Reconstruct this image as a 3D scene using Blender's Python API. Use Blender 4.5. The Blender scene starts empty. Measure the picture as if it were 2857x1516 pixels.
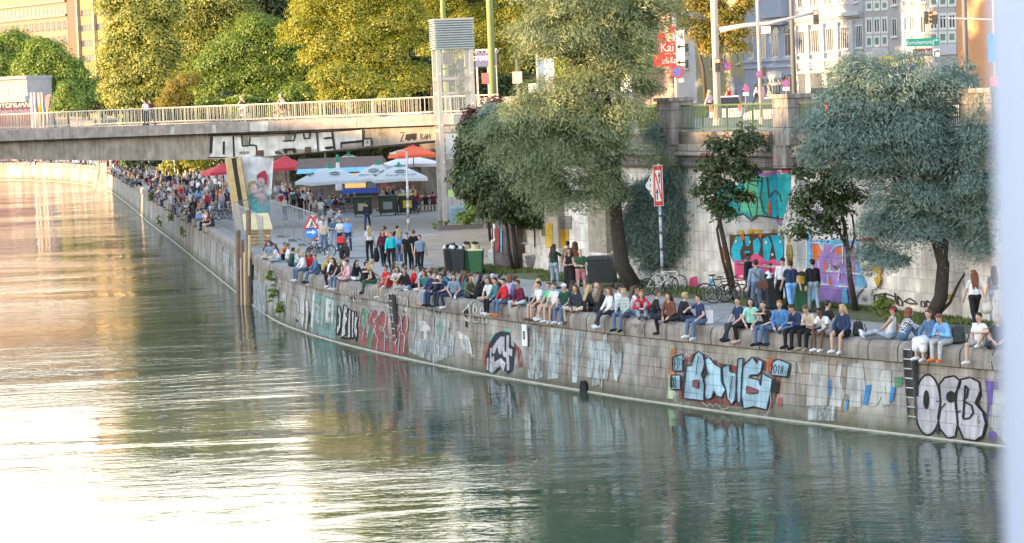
import bpy, math, random
import numpy as np
from mathutils import Vector, Matrix
from mathutils.bvhtree import BVHTree
from mathutils.geometry import delaunay_2d_cdt
rad = math.radians
random.seed(7); RNG = np.random.default_rng(7)
SC = bpy.context.scene; COL = SC.collection

# ---------------------------------------------------------------- camera maths
F = 2600.0; CZ = 8.0; PITCH = math.atan(180/F); ROLL = rad(2.35); S = 1024/2857.0
cf = Vector((0, math.cos(PITCH), -math.sin(PITCH))); r0 = Vector((1, 0, 0)); u0 = Vector((0, math.sin(PITCH), math.cos(PITCH)))
cR = r0*math.cos(ROLL)-u0*math.sin(ROLL); cU = r0*math.sin(ROLL)+u0*math.cos(ROLL); CP = Vector((0, 0, CZ))
def ray(x, y): return cf*F + cR*(x*S-512) + cU*(271.6-y*S)
def G(x, y, z=0.0):
    d = ray(x, y); return CP + d*((z-CZ)/d.z)
def D(x, y, Y):
    d = ray(x, y); return CP + d*(Y/d.y)
def proj(p):
    v = Vector(p)-CP; w = v.dot(cf); return ((v.dot(cR)/w*F+512)/S, (271.6-v.dot(cU)/w*F)/S)

# ---------------------------------------------------------------- object helpers
def tag(o, label=None, cat=None, group=None, kind=None):
    if label: o['label'] = label
    if cat: o['category'] = cat
    if group: o['group'] = group
    if kind: o['kind'] = kind
    return o
def thing(name, label, cat, loc=(0, 0, 0), rz=0.0, group=None):
    o = bpy.data.objects.new(name, None); COL.objects.link(o); o.empty_display_size = .2
    o.location = loc; o.rotation_euler = (0, 0, rz); return tag(o, label, cat, group)
def wmat(o):
    m = o.matrix_basis.copy()
    while o.parent: o = o.parent; m = o.matrix_basis @ m
    return m
def rot2(x, y, a): c, s = math.cos(a), math.sin(a); return x*c-y*s, x*s+y*c
class MB:
    def __init__(s): s.v = []; s.f = []; s.m = []; s.uv = None
    def add(s, vs, fs, mi=0):
        b = len(s.v); s.v += [tuple(v) for v in vs]; s.f += [tuple(b+i for i in f) for f in fs]; s.m += [mi]*len(fs)
    def box(s, c, d, rz=0.0, mi=0, taper=1.0):
        hx, hy, hz = d[0]/2, d[1]/2, d[2]/2; vs = []
        for sx, sy, sz in ((-1,-1,-1),(1,-1,-1),(1,1,-1),(-1,1,-1),(-1,-1,1),(1,-1,1),(1,1,1),(-1,1,1)):
            k = taper if sz > 0 else 1
            x, y = rot2(sx*hx*k, sy*hy*k, rz); vs.append((c[0]+x, c[1]+y, c[2]+sz*hz))
        s.add(vs, [(0,3,2,1),(4,5,6,7),(0,1,5,4),(1,2,6,5),(2,3,7,6),(3,0,4,7)], mi)
    def bar(s, a, b, w, h=None, mi=0, up=(0,0,1)):
        a = Vector(a); b = Vector(b); h = h or w; d = (b-a).normalized(); u = Vector(up)
        if abs(d.dot(u)) > .99: u = Vector((1, 0, 0))
        x = d.cross(u).normalized(); y = x.cross(d).normalized(); vs = []
        for p in (a, b):
            for i, j in ((-1,-1),(1,-1),(1,1),(-1,1)): vs.append(p+x*(i*w/2)+y*(j*h/2))
        s.add(vs, [(0,1,2,3),(7,6,5,4),(0,4,5,1),(1,5,6,2),(2,6,7,3),(3,7,4,0)], mi)
    def tube(s, pts, rs, n=8, mi=0, cap=True):
        pts = [Vector(p) for p in pts]
        if not hasattr(rs, '__len__'): rs = [rs]*len(pts)
        b = len(s.v); x = None
        for i, p in enumerate(pts):
            d = (pts[min(i+1, len(pts)-1)]-pts[max(i-1, 0)]).normalized()
            if x is None:
                x = d.cross(Vector((0, 0, 1)))
                if x.length < .05: x = d.cross(Vector((1, 0, 0)))
            x = (x-d*x.dot(d)).normalized(); y = d.cross(x)
            for k in range(n):
                a = 2*math.pi*k/n; s.v.append(tuple(p+(x*math.cos(a)+y*math.sin(a))*rs[i]))
        for i in range(len(pts)-1):
            for k in range(n):
                k2 = (k+1) % n; s.f.append((b+i*n+k, b+i*n+k2, b+(i+1)*n+k2, b+(i+1)*n+k)); s.m.append(mi)
        if cap:
            s.f.append(tuple(b+k for k in reversed(range(n)))); s.m.append(mi)
            e = b+(len(pts)-1)*n; s.f.append(tuple(e+k for k in range(n))); s.m.append(mi)
    def lathe(s, prof, c=(0,0,0), n=16, mi=0):
        b = len(s.v)
        for r, z in prof:
            for k in range(n):
                a = 2*math.pi*k/n; s.v.append((c[0]+r*math.cos(a), c[1]+r*math.sin(a), c[2]+z))
        for i in range(len(prof)-1):
            for k in range(n):
                k2 = (k+1) % n; s.f.append((b+i*n+k, b+i*n+k2, b+(i+1)*n+k2, b+(i+1)*n+k)); s.m.append(mi)
        s.f.append(tuple(b+k for k in reversed(range(n)))); s.m.append(mi)
        e = b+(len(prof)-1)*n; s.f.append(tuple(e+k for k in range(n))); s.m.append(mi)
    def torus(s, c, R, r, axis=(0,1,0), n=20, m=6, mi=0, a0=0, a1=2*math.pi):
        ax = Vector(axis).normalized(); x = ax.cross(Vector((0,0,1)))
        x = x.normalized() if x.length > .05 else Vector((1,0,0)); y = ax.cross(x)
        full = abs(a1-a0-2*math.pi) < 1e-4; k = n if full else n+1
        pts = [Vector(c)+(x*math.cos(a0+(a1-a0)*i/n)+y*math.sin(a0+(a1-a0)*i/n))*R for i in range(n+1)]
        s.tube(pts, r, m, mi, cap=not full)
    def prism(s, pts, z0, z1, mi=0):
        n = len(pts); b = len(s.v)
        s.v += [(p[0], p[1], z0) for p in pts]+[(p[0], p[1], z1) for p in pts]
        s.f.append(tuple(b+i for i in reversed(range(n)))); s.f.append(tuple(b+n+i for i in range(n)))
        for i in range(n): j = (i+1) % n; s.f.append((b+i, b+j, b+n+j, b+n+i))
        s.m += [mi]*(n+2)
    def build(s, name, mats, parent=None, smooth=False, world=True, bevel=0):
        me = bpy.data.meshes.new(name)
        vs = s.v
        if parent is not None and world:
            iv = wmat(parent).inverted(); vs = [tuple(iv @ Vector(v)) for v in vs]
        me.from_pydata(vs, [], s.f)
        if not isinstance(mats, (list, tuple)): mats = [mats]
        for m in mats: me.materials.append(m)
        if len(mats) > 1: me.polygons.foreach_set('material_index', s.m)
        if smooth: me.polygons.foreach_set('use_smooth', [True]*len(me.polygons))
        if s.uv is not None:
            l = me.uv_layers.new(name='UVMap'); li = np.zeros(len(me.loops), dtype=np.int32); me.loops.foreach_get('vertex_index', li)
            l.data.foreach_set('uv', np.array(s.uv, dtype=np.float32)[li].ravel())
        me.update()
        o = bpy.data.objects.new(name, me); COL.objects.link(o)
        if parent is not None: o.parent = parent
        if bevel:
            b = o.modifiers.new('bevel', 'BEVEL'); b.width = bevel; b.segments = 2; b.limit_method = 'ANGLE'
        return o
def copy_tree(o, parent=None):
    c = o.copy(); COL.objects.link(c); c.parent = parent
    for ch in list(o.children): copy_tree(ch, c)
    return c

# ---------------------------------------------------------------- materials
MC = {}
def newmat(name):
    m = bpy.data.materials.new(name); m.use_nodes = True; nt = m.node_tree
    return m, nt, nt.nodes, nt.links, nt.nodes['Principled BSDF']
def mat(name, col=(.5,.5,.5), rough=.75, var=.18, scale=2.0, metal=0.0, bump=0.0, emit=None, es=1.0, coord='Object', spec=.4):
    if name in MC: return MC[name]
    m, nt, N, L, B = newmat(name); MC[name] = m
    B.inputs['Roughness'].default_value = rough; B.inputs['Metallic'].default_value = metal
    B.inputs['Specular IOR Level'].default_value = spec
    tc = N.new('ShaderNodeTexCoord'); no = N.new('ShaderNodeTexNoise'); no.inputs['Scale'].default_value = scale; no.inputs['Detail'].default_value = 5; no.inputs['Roughness'].default_value = .65
    L.new(tc.outputs[coord], no.inputs['Vector'])
    cr = N.new('ShaderNodeValToRGB'); L.new(no.outputs['Fac'], cr.inputs['Fac'])
    cr.color_ramp.elements[0].position = .3; cr.color_ramp.elements[1].position = .7
    cr.color_ramp.elements[0].color = (*[c*(1-var) for c in col], 1); cr.color_ramp.elements[1].color = (*[min(1, c*(1+var)) for c in col], 1)
    L.new(cr.outputs['Color'], B.inputs['Base Color'])
    if bump:
        bp = N.new('ShaderNodeBump'); bp.inputs['Strength'].default_value = bump; bp.inputs['Distance'].default_value = .03
        L.new(no.outputs['Fac'], bp.inputs['Height']); L.new(bp.outputs['Normal'], B.inputs['Normal'])
    if emit: B.inputs['Emission Color'].default_value = (*emit, 1); B.inputs['Emission Strength'].default_value = es
    return m
def leafmat(name, c0, c1, c2, trans=.35):
    if name in MC: return MC[name]
    m, nt, N, L, B = newmat(name); MC[name] = m
    ge = N.new('ShaderNodeNewGeometry'); cr = N.new('ShaderNodeValToRGB'); L.new(ge.outputs['Random Per Island'], cr.inputs['Fac'])
    e = cr.color_ramp.elements; e[0].color = (*c0, 1); e[1].color = (*c2, 1); q = e.new(.5); q.color = (*c1, 1)
    df = N.new('ShaderNodeBsdfDiffuse'); tr = N.new('ShaderNodeBsdfTranslucent'); mx = N.new('ShaderNodeMixShader'); mx.inputs[0].default_value = trans
    L.new(cr.outputs[0], df.inputs[0]); L.new(cr.outputs[0], tr.inputs[0]); L.new(df.outputs[0], mx.inputs[1]); L.new(tr.outputs[0], mx.inputs[2])
    gl = N.new('ShaderNodeBsdfGlossy'); gl.inputs['Roughness'].default_value = .45; gl.inputs['Color'].default_value = (.6,.6,.6,1)
    m2 = N.new('ShaderNodeMixShader'); m2.inputs[0].default_value = .05; L.new(mx.outputs[0], m2.inputs[1]); L.new(gl.outputs[0], m2.inputs[2])
    L.new(m2.outputs[0], N['Material Output'].inputs['Surface']); return m
def masonry(name, cols, bw, bh, mortar=(.06,.055,.05), msize=.012, stain=.6, tint=None, wear=None, rough=.9, algae=None):
    """block masonry in metres (UV = length along wall, height) with vertical stains; wear = holes through thin paint"""
    if name in MC: return MC[name]
    m, nt, N, L, B = newmat(name); MC[name] = m; B.inputs['Roughness'].default_value = rough; B.inputs['Specular IOR Level'].default_value = .2
    uv = N.new('ShaderNodeUVMap'); br = N.new('ShaderNodeTexBrick'); L.new(uv.outputs[0], br.inputs['Vector'])
    br.inputs['Scale'].default_value = 1; br.inputs['Brick Width'].default_value = bw; br.inputs['Row Height'].default_value = bh
    br.inputs['Mortar Size'].default_value = msize; br.inputs['Mortar Smooth'].default_value = .3
    br.inputs['Color1'].default_value = (*cols[0], 1); br.inputs['Color2'].default_value = (*cols[1], 1); br.inputs['Mortar'].default_value = (*mortar, 1)
    no = N.new('ShaderNodeTexNoise'); no.inputs['Scale'].default_value = 1.3; no.inputs['Detail'].default_value = 6; L.new(uv.outputs[0], no.inputs['Vector'])
    m1 = N.new('ShaderNodeMix'); m1.data_type = 'RGBA'; m1.blend_type = 'MULTIPLY'; m1.inputs[0].default_value = 1
    r1 = N.new('ShaderNodeValToRGB'); r1.color_ramp.elements[0].position = .3; r1.color_ramp.elements[0].color = (.62,.6,.6,1); r1.color_ramp.elements[1].position = .72; r1.color_ramp.elements[1].color = (1.15,1.12,1.1,1)
    L.new(no.outputs['Fac'], r1.inputs[0]); L.new(br.outputs['Color'], m1.inputs[6]); L.new(r1.outputs[0], m1.inputs[7])
    mp = N.new('ShaderNodeMapping'); mp.inputs['Scale'].default_value = (2.6, .28, 1); L.new(uv.outputs[0], mp.inputs[0])
    n2 = N.new('ShaderNodeTexNoise'); n2.inputs['Scale'].default_value = 1.6; n2.inputs['Detail'].default_value = 5; n2.inputs['Roughness'].default_value = .7; L.new(mp.outputs[0], n2.inputs['Vector'])
    r2 = N.new('ShaderNodeValToRGB'); r2.color_ramp.elements[0].position = .38; r2.color_ramp.elements[0].color = (.35,.34,.32,1); r2.color_ramp.elements[1].position = .58; r2.color_ramp.elements[1].color = (1,1,1,1); L.new(n2.outputs['Fac'], r2.inputs[0])
    m2 = N.new('ShaderNodeMix'); m2.data_type = 'RGBA'; m2.blend_type = 'MULTIPLY'; m2.inputs[0].default_value = stain
    L.new(m1.outputs[2], m2.inputs[6]); L.new(r2.outputs[0], m2.inputs[7]); out = m2.outputs[2]
    if tint:
        for i, (tc, sc, lo, hi) in enumerate(tint):
            m3 = N.new('ShaderNodeMapping'); m3.inputs['Scale'].default_value = (sc, sc*.35, 1); m3.inputs['Location'].default_value = (i*13.7, i*5.1, 0); L.new(uv.outputs[0], m3.inputs[0])
            n3 = N.new('ShaderNodeTexNoise'); n3.inputs['Scale'].default_value = 1; n3.inputs['Detail'].default_value = 7; n3.inputs['Roughness'].default_value = .6; L.new(m3.outputs[0], n3.inputs['Vector'])
            r3 = N.new('ShaderNodeValToRGB'); r3.color_ramp.elements[0].position = lo; r3.color_ramp.elements[0].color = (0,0,0,1); r3.color_ramp.elements[1].position = hi; r3.color_ramp.elements[1].color = (.75,.75,.75,1); L.new(n3.outputs['Fac'], r3.inputs[0])
            x = N.new('ShaderNodeMix'); x.data_type = 'RGBA'; L.new(r3.outputs[0], x.inputs[0]); L.new(out, x.inputs[6]); x.inputs[7].default_value = (*tc, 1); out = x.outputs[2]
    if algae:
        sx = N.new('ShaderNodeSeparateXYZ'); L.new(uv.outputs[0], sx.inputs[0]); mr = N.new('ShaderNodeMapRange'); mr.inputs[1].default_value = algae[0]; mr.inputs[2].default_value = algae[1]; mr.inputs[3].default_value = 1.15; mr.inputs[4].default_value = 0; L.new(sx.outputs['Y'], mr.inputs[0])
        ad = N.new('ShaderNodeMath'); ad.operation = 'MULTIPLY'; L.new(mr.outputs[0], ad.inputs[0]); L.new(n2.outputs['Fac'], ad.inputs[1]); a2 = N.new('ShaderNodeMath'); a2.operation = 'MULTIPLY'; a2.use_clamp = True; a2.inputs[1].default_value = 1.7; L.new(ad.outputs[0], a2.inputs[0])
        x = N.new('ShaderNodeMix'); x.data_type = 'RGBA'; L.new(a2.outputs[0], x.inputs[0]); L.new(out, x.inputs[6]); x.inputs[7].default_value = (.075, .08, .05, 1); out = x.outputs[2]
    L.new(out, B.inputs['Base Color'])
    bp = N.new('ShaderNodeBump'); bp.inputs['Strength'].default_value = .5; bp.inputs['Distance'].default_value = .02; bp.invert = True
    L.new(br.outputs['Fac'], bp.inputs['Height']); L.new(bp.outputs['Normal'], B.inputs['Normal'])
    if wear:
        nw = N.new('ShaderNodeTexNoise'); nw.inputs['Scale'].default_value = 5; nw.inputs['Detail'].default_value = 6; nw.inputs['Roughness'].default_value = .75
        mw = N.new('ShaderNodeMapping'); mw.inputs['Scale'].default_value = (1.6, .35, 1); L.new(uv.outputs[0], mw.inputs[0]); L.new(mw.outputs[0], nw.inputs['Vector'])
        rw = N.new('ShaderNodeValToRGB'); rw.color_ramp.elements[0].position = wear-.07; rw.color_ramp.elements[1].position = wear+.07; rw.color_ramp.elements[0].color = (0,0,0,1); rw.color_ramp.elements[1].color = (1,1,1,1); L.new(nw.outputs['Fac'], rw.inputs[0])
        L.new(rw.outputs[0], B.inputs['Alpha'])
    return m

# ---------------------------------------------------------------- camera, world, sun
cam = bpy.data.cameras.new('camera'); co = bpy.data.objects.new('camera', cam); COL.objects.link(co)
co.matrix_world = Matrix(((cR.x, cU.x, -cf.x, 0), (cR.y, cU.y, -cf.y, 0), (cR.z, cU.z, -cf.z, CZ), (0, 0, 0, 1)))
cam.sensor_width = 36; cam.lens = F/1024*36; cam.clip_start = .2; cam.clip_end = 4000
cam.dof.use_dof = True; cam.dof.focus_distance = 112; cam.dof.aperture_fstop = 8.5
SC.camera = co
SUNDIR = Vector((-.955, -.295, 0)).normalized(); SUN_EL = rad(8.0)
tosun = Vector((SUNDIR.x*math.cos(SUN_EL), SUNDIR.y*math.cos(SUN_EL), math.sin(SUN_EL)))
sl = bpy.data.lights.new('sun', 'SUN'); sl.energy = 2.5; sl.angle = rad(.6); sl.color = (.86, .56, .29)
so = bpy.data.objects.new('sun', sl); COL.objects.link(so); so.rotation_euler = (-tosun).to_track_quat('-Z', 'Y').to_euler(); so.location = (-60, -20, 60)
w = bpy.data.worlds.new('World'); SC.world = w; w.use_nodes = True; wn = w.node_tree.nodes; bg = wn['Background']
sky = wn.new('ShaderNodeTexSky'); sky.sky_type = 'NISHITA'; sky.sun_disc = False; sky.sun_elevation = rad(9)
sky.sun_rotation = math.atan2(SUNDIR.x, SUNDIR.y); sky.air_density = 1.0; sky.dust_density = 1.0; sky.ozone_density = 1.0; sky.altitude = 200
wt = wn.new('ShaderNodeTexCoord'); wsx = wn.new('ShaderNodeSeparateXYZ'); wmr = wn.new('ShaderNodeMapRange'); wmx = wn.new('ShaderNodeMix'); wmx.data_type = 'RGBA'
wmr.inputs[1].default_value = .02; wmr.inputs[2].default_value = .6; wmr.inputs[3].default_value = .9; wmr.inputs[4].default_value = 0; wmr.interpolation_type = 'SMOOTHSTEP'
WL_ = w.node_tree.links.new; WL_(wt.outputs['Generated'], wsx.inputs[0]); WL_(wsx.outputs['Z'], wmr.inputs[0]); WL_(wmr.outputs[0], wmx.inputs[0]); WL_(sky.outputs[0], wmx.inputs[6])
wmx.inputs[7].default_value = (3.55, 3.05, 2.4, 1)   # hazy evening band low in the sky
WL_(wmx.outputs[2], bg.inputs[0]); bg.inputs[1].default_value = .15
SC.view_settings.view_transform = 'Standard'; SC.view_settings.look = 'None'; SC.view_settings.exposure = 3.0; SC.view_settings.gamma = 1
SC.cycles.use_denoising = True
SC.cycles.max_bounces = 6; SC.cycles.transparent_max_bounces = 12; SC.cycles.caustics_reflective = False; SC.cycles.caustics_refractive = False

# ---------------------------------------------------------------- plan of the quay
WL = [G(x, y, -2.4) for x, y in ((0,503),(145,506),(246,515),(303,532),(364,575),(417,622),(483,673),(566,740),(658,815),(700,848),(747,882),(793,907),(856,930),(945,957),(1082,990),(1300,1036),(1463,1064),(1624,1091),(1750,1112),(1900,1133),(2043,1154),(2350,1193),(2514,1213),(2787,1245))]
WL = [Vector((-150, 425, 0)), Vector((-105, 418, 0))]+[Vector((p.x, p.y, 0)) for p in WL]+[Vector((19, 63.5, 0)), Vector((27, 51, 0)), Vector((36, 36, 0))]
def catmull(P, step=1.0):
    out = []
    for i in range(len(P)-1):
        a, b, c, d = P[max(i-1, 0)], P[i], P[i+1], P[min(i+2, len(P)-1)]
        n = max(1, int((c-b).length/step))
        for k in range(n):
            t = k/n; out.append(.5*((2*b)+(c-a)*t+(2*a-5*b+4*c-d)*t*t+(3*b-a-3*c+d)*t*t*t))
    out.append(P[-1]); return out
CV = catmull(WL, 1.0)
for _ in range(3): CV = [CV[0]]+[(CV[i-1]+CV[i]*2+CV[i+1])/4 for i in range(1, len(CV)-1)]+[CV[-1]]
def normals(C):
    out = []
    for i in range(len(C)):
        d = (C[min(i+1, len(C)-1)]-C[max(i-1, 0)]).normalized(); out.append(Vector((-d.y, d.x, 0)))
    return out
CN = normals(CV); CS = [0.0]
for i in range(1, len(CV)): CS.append(CS[-1]+(CV[i]-CV[i-1]).length)
def sweep(prof, i0=0, i1=None, close=False):
    """sweep an (offset inward, z) profile along the quay line; UV in metres"""
    i1 = len(CV) if i1 is None else i1; b = MB(); b.uv = []; n = len(prof); pl = [0]
    for k in range(1, n): pl.append(pl[-1]+math.hypot(prof[k][0]-prof[k-1][0], prof[k][1]-prof[k-1][1]))
    for i in range(i0, i1):
        for k, (o, z) in enumerate(prof):
            p = CV[i]+CN[i]*o; b.v.append((p.x, p.y, z)); b.uv.append((CS[i], pl[k]))
    for i in range(i1-i0-1):
        for k in range(n-1 if not close else n):
            k2 = (k+1) % n; b.f.append((i*n+k, (i+1)*n+k, (i+1)*n+k2, i*n+k2)); b.m.append(0)
    return b
def edge_at(x, inset=.25, z=.3):
    """point of the coping at photo column x, set back from its outer edge, and the outward direction"""
    best = None
    for i in range(len(CV)-1):
        a = CV[i]+CN[i]*(inset+.12); c = CV[i+1]+CN[i+1]*(inset+.12)
        if a.y < 20 or a.y > 430: continue
        xa = proj((a.x, a.y, z))[0]; xc = proj((c.x, c.y, z))[0]
        if (xa-x)*(xc-x) <= 0:
            t = (x-xa)/(xc-xa+1e-9); p = a.lerp(c, t); return Vector((p.x, p.y, z)), -CN[i]
    return None
# ---------------------------------------------------------------- setting: water, quay, street level
def water_mat():
    m, nt, N, L, B = newmat('water'); tc = N.new('ShaderNodeTexCoord')
    B.inputs['Base Color'].default_value = (.045, .070, .046, 1); B.inputs['Roughness'].default_value = .03; B.inputs['IOR'].default_value = 1.36
    def ns(sc, sx, sy, det, rough, rz=0, dist=0):
        mp = N.new('ShaderNodeMapping'); mp.inputs['Scale'].default_value = (sx, sy, 1); mp.inputs['Rotation'].default_value = (0, 0, rz); L.new(tc.outputs['Object'], mp.inputs[0])
        n = N.new('ShaderNodeTexNoise'); n.inputs['Scale'].default_value = sc; n.inputs['Detail'].default_value = det; n.inputs['Roughness'].default_value = rough; n.inputs['Distortion'].default_value = dist
        L.new(mp.outputs[0], n.inputs['Vector']); return n
    def mth(op, a, b):
        q = N.new('ShaderNodeMath'); q.operation = op
        for i, x in enumerate((a, b)):
            if hasattr(x, 'default_value') or hasattr(x, 'links'): L.new(x, q.inputs[i])
            else: q.inputs[i].default_value = x
        return q.outputs[0]
    big = ns(.16, .55, 1, 3, .5, .25, .5).outputs['Fac']; mid = ns(.75, .6, 1, 4, .55, .2, .6).outputs['Fac']; fine = ns(3.2, .6, 1, 3, .6, .1).outputs['Fac']
    mask = ns(.05, .35, 1, 3, .6, .35, 1.2).outputs['Fac']
    mr = N.new('ShaderNodeMapRange'); mr.inputs[1].default_value = .42; mr.inputs[2].default_value = .62; mr.inputs[3].default_value = .25; mr.inputs[4].default_value = 1.0; L.new(mask, mr.inputs[0])
    h = mth('ADD', mth('MULTIPLY', big, .075), mth('MULTIPLY', mth('ADD', mth('MULTIPLY', mid, .05), mth('MULTIPLY', fine, .019)), mr.outputs[0]))
    bp = N.new('ShaderNodeBump'); bp.inputs['Strength'].default_value = 1; bp.inputs['Distance'].default_value = 1; L.new(h, bp.inputs['Height'])
    L.new(bp.outputs['Normal'], B.inputs['Normal']); return m
b = MB(); b.add([(-500,-80,-2.4),(120,-80,-2.4),(120,520,-2.4),(-500,520,-2.4)], [(0,1,2,3)])
tag(b.build('water', water_mat()), 'smooth river water mirroring warm sky and trees', kind='structure')

STONE = dict(cols=((.36,.325,.295),(.285,.26,.24)), bw=.62, bh=.34)
M_quay = masonry('quay_stone', **STONE, mortar=(.17,.155,.14), msize=.014, algae=(3.5, 4.3), tint=[((.46,.49,.48), .5, .48, .66), ((.30,.20,.175), .25, .6, .78), ((.36,.33,.19), .3, .55, .75), ((.09,.12,.05), .8, .62, .74)], stain=.75)
M_cop = masonry('coping_stone', cols=((.34,.31,.28),(.29,.265,.245)), bw=1.25, bh=3.0, msize=.03, stain=.55, tint=[((.2,.19,.17), .9, .52, .7)])
QP = [(0, -6.0), (0.0, -2.4), (0.16, -.32)]
qb = sweep(QP); quay = qb.build('quay_wall', M_quay); tag(quay, 'long curved stone canal wall covered in graffiti', 'wall')
CPR = [(.17,-.31),(.075,-.29),(.06,-.05),(.08,.12),(.15,.24),(.28,.3),(1.0,.31),(1.05,.25),(1.07,-.05)]
cb = sweep(CPR); cb.build('coping', M_cop, quay)
sweep([(-.035,-2.5),(-.035,-2.365),(-.0,-2.355)]).build('waterline_ledge', mat('pale_ledge', (.42,.40,.35), .7), quay)
QTREE = BVHTree.FromPolygons([Vector(v) for v in qb.v]+[Vector(v) for v in cb.v], [tuple(f) for f in qb.f]+[tuple(i+len(qb.v) for i in f) for f in cb.f])
NQ = len(qb.f)

def poly_ground(name, pts, z, m, zb=None):
    b = MB()
    if zb is None: b.add([(p[0], p[1], z) for p in pts], [tuple(range(len(pts)))])
    else: b.prism(pts, zb, z)
    return tag(b.build(name, m), kind='structure')
inner = [(CV[i]+CN[i]*1.04) for i in range(len(CV))]
def path_mat():
    m, nt, N, L, B = newmat('path_asphalt'); tc = N.new('ShaderNodeTexCoord'); B.inputs['Roughness'].default_value = .9; B.inputs['Specular IOR Level'].default_value = .25; out = None
    for sc, lo, hi, a, c in ((.22, .35, .65, .86, 1.06), (1.4, .3, .7, .9, 1.06), (14, .3, .7, .88, 1.1)):
        n = N.new('ShaderNodeTexNoise'); n.inputs['Scale'].default_value = sc; n.inputs['Detail'].default_value = 6; L.new(tc.outputs['Object'], n.inputs['Vector']); r = N.new('ShaderNodeMapRange'); r.inputs[1].default_value = lo; r.inputs[2].default_value = hi; r.inputs[3].default_value = a; r.inputs[4].default_value = c; L.new(n.outputs['Fac'], r.inputs[0])
        if out is None: out = r.outputs[0]
        else: q = N.new('ShaderNodeMath'); q.operation = 'MULTIPLY'; L.new(out, q.inputs[0]); L.new(r.outputs[0], q.inputs[1]); out = q.outputs[0]
    vo = N.new('ShaderNodeTexVoronoi'); vo.feature = 'DISTANCE_TO_EDGE'; vo.inputs['Scale'].default_value = .16; L.new(tc.outputs['Object'], vo.inputs['Vector']); r = N.new('ShaderNodeMapRange'); r.inputs[1].default_value = 0; r.inputs[2].default_value = .012; r.inputs[3].default_value = .62; r.inputs[4].default_value = 1; L.new(vo.outputs['Distance'], r.inputs[0])
    q = N.new('ShaderNodeMath'); q.operation = 'MULTIPLY'; L.new(out, q.inputs[0]); L.new(r.outputs[0], q.inputs[1]); mx = N.new('ShaderNodeMix'); mx.data_type = 'RGBA'; mx.blend_type = 'MULTIPLY'; mx.inputs[0].default_value = 1; mx.inputs[6].default_value = (.325,.305,.285,1); L.new(q.outputs[0], mx.inputs[7]); L.new(mx.outputs[2], B.inputs['Base Color']); return m
M_asph = path_mat()
poly_ground('quay_pavement', [(p.x, p.y) for p in reversed(inner)]+[(-150,1000),(400,1000),(400,36)], 0.0, M_asph)
# gravel yard and trodden earth between path and lift
M_grav = mat('gravel_earth', (.30,.24,.18), .95, .32, 1.1, bump=.5)
gp = [G(1235,752), G(1378,742), G(1390,690), G(1420,640), G(1300,640), G(1190,660), G(1130,690), G(1180,720)]
poly_ground('gravel_yard', [(p.x, p.y) for p in gp], .006, M_grav)
gp = [G(700,640), G(880,622), G(1010,640), G(1190,650), G(1250,600), G(1200,560), G(800,560)]
poly_ground('yard_paving', [(p.x, p.y) for p in gp], .004, mat('yard_concrete', (.27,.255,.235), .9, .15, .6))

# retaining wall line
RA = Vector((-.8, 120.3, 0)); RB = Vector((14.0, 86.1, 0)); RD = (RB-RA).normalized(); RN = Vector((RD.y, -RD.x, 0)); RC = RA+RD*78
if RN.y > 0: RN = -RN
plateau = [(RA.x+.4, RA.y), (RC.x+.4, RC.y), (60,-60), (400,-60), (400,1000), (-300,1000), (-300,462), (-150,452), (-75,446), (-48,400), (-22,290), (-19,228), (-19.3,213), (-.6,206), (-.4,125)]
M_street = mat('street_asphalt', (.17,.17,.175), .9, .12, .5)
poly_ground('street', plateau, 6.02, M_street, zb=-1)
def wallbox(b, A, B, o0, o1, z0, z1, n, mi=0):
    """box between distances o0 and o1 (towards the viewer) off the line A-B; UV metres"""
    if b.uv is None: b.uv = []
    L_ = (B-A).length; vs = []
    for o in (o0, o1):
        for (P, s) in ((A, 0), (B, L_)):
            for z in (z0, z1): p = P+n*o; vs.append((p.x, p.y, z)); b.uv.append((s+o, z))
    b.add(vs, [(4,6,7,5),(0,1,3,2),(1,5,7,3),(0,2,6,4),(0,4,5,1),(2,3,7,6)], mi)
M_ret = masonry('painted_wall', cols=((.80,.77,.72),(.75,.72,.68)), bw=1.7, bh=.75, mortar=(.48,.46,.43), msize=.012, stain=.4, tint=[((.30,.27,.22), .5, .55, .72), ((.42,.44,.46), .7, .55, .7), ((.12,.11,.10), .9, .62, .72)])
M_brn = masonry('brown_stone_band', cols=((.22,.18,.15),(.18,.15,.13)), bw=1.6, bh=.5, msize=.01, stain=.5, tint=[((.33,.31,.29), .6, .5, .7)])
M_lit = masonry('pale_stone_band', cols=((.40,.37,.35),(.34,.32,.30)), bw=1.3, bh=.6, msize=.012, stain=.45)
rw = MB(); wallbox(rw, RA, RC, -.5, 0, -.5, 4.8, RN); wallbox(rw, RA, RC, 0, .13, -.5, 1.19, RN); wallbox(rw, RA, RC, .13, .27, -.5, .72, RN)
retw = rw.build('retaining_wall', M_ret); tag(retw, 'tall pale street retaining wall covered in bright murals behind trees', 'wall')
x = MB(); wallbox(x, RA, RC, -.5, .16, 4.82, 5.24, RN); x.build('frieze', masonry('grey_frieze', cols=((.30,.28,.28),(.25,.24,.24)), bw=1.5, bh=.5, msize=.01), retw)
x = MB(); wallbox(x, RA, RC, -.5, .42, 5.24, 5.4, RN); wallbox(x, RA, RC, -.5, .32, 5.4, 5.66, RN); x.build('cornice', M_lit, retw)
x = MB(); wallbox(x, RA, RC, -.45, .2, 5.66, 6.14, RN); x.build('parapet_band', M_brn, retw)
x = MB(); wallbox(x, RA, RC, -.3, .22, 4.74, 4.82, RN); x.build('ledge', mat('dark_ledge', (.07,.065,.06)), retw)
RTREE = BVHTree.FromPolygons([Vector(v) for v in rw.v], [tuple(f) for f in rw.f])
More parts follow.
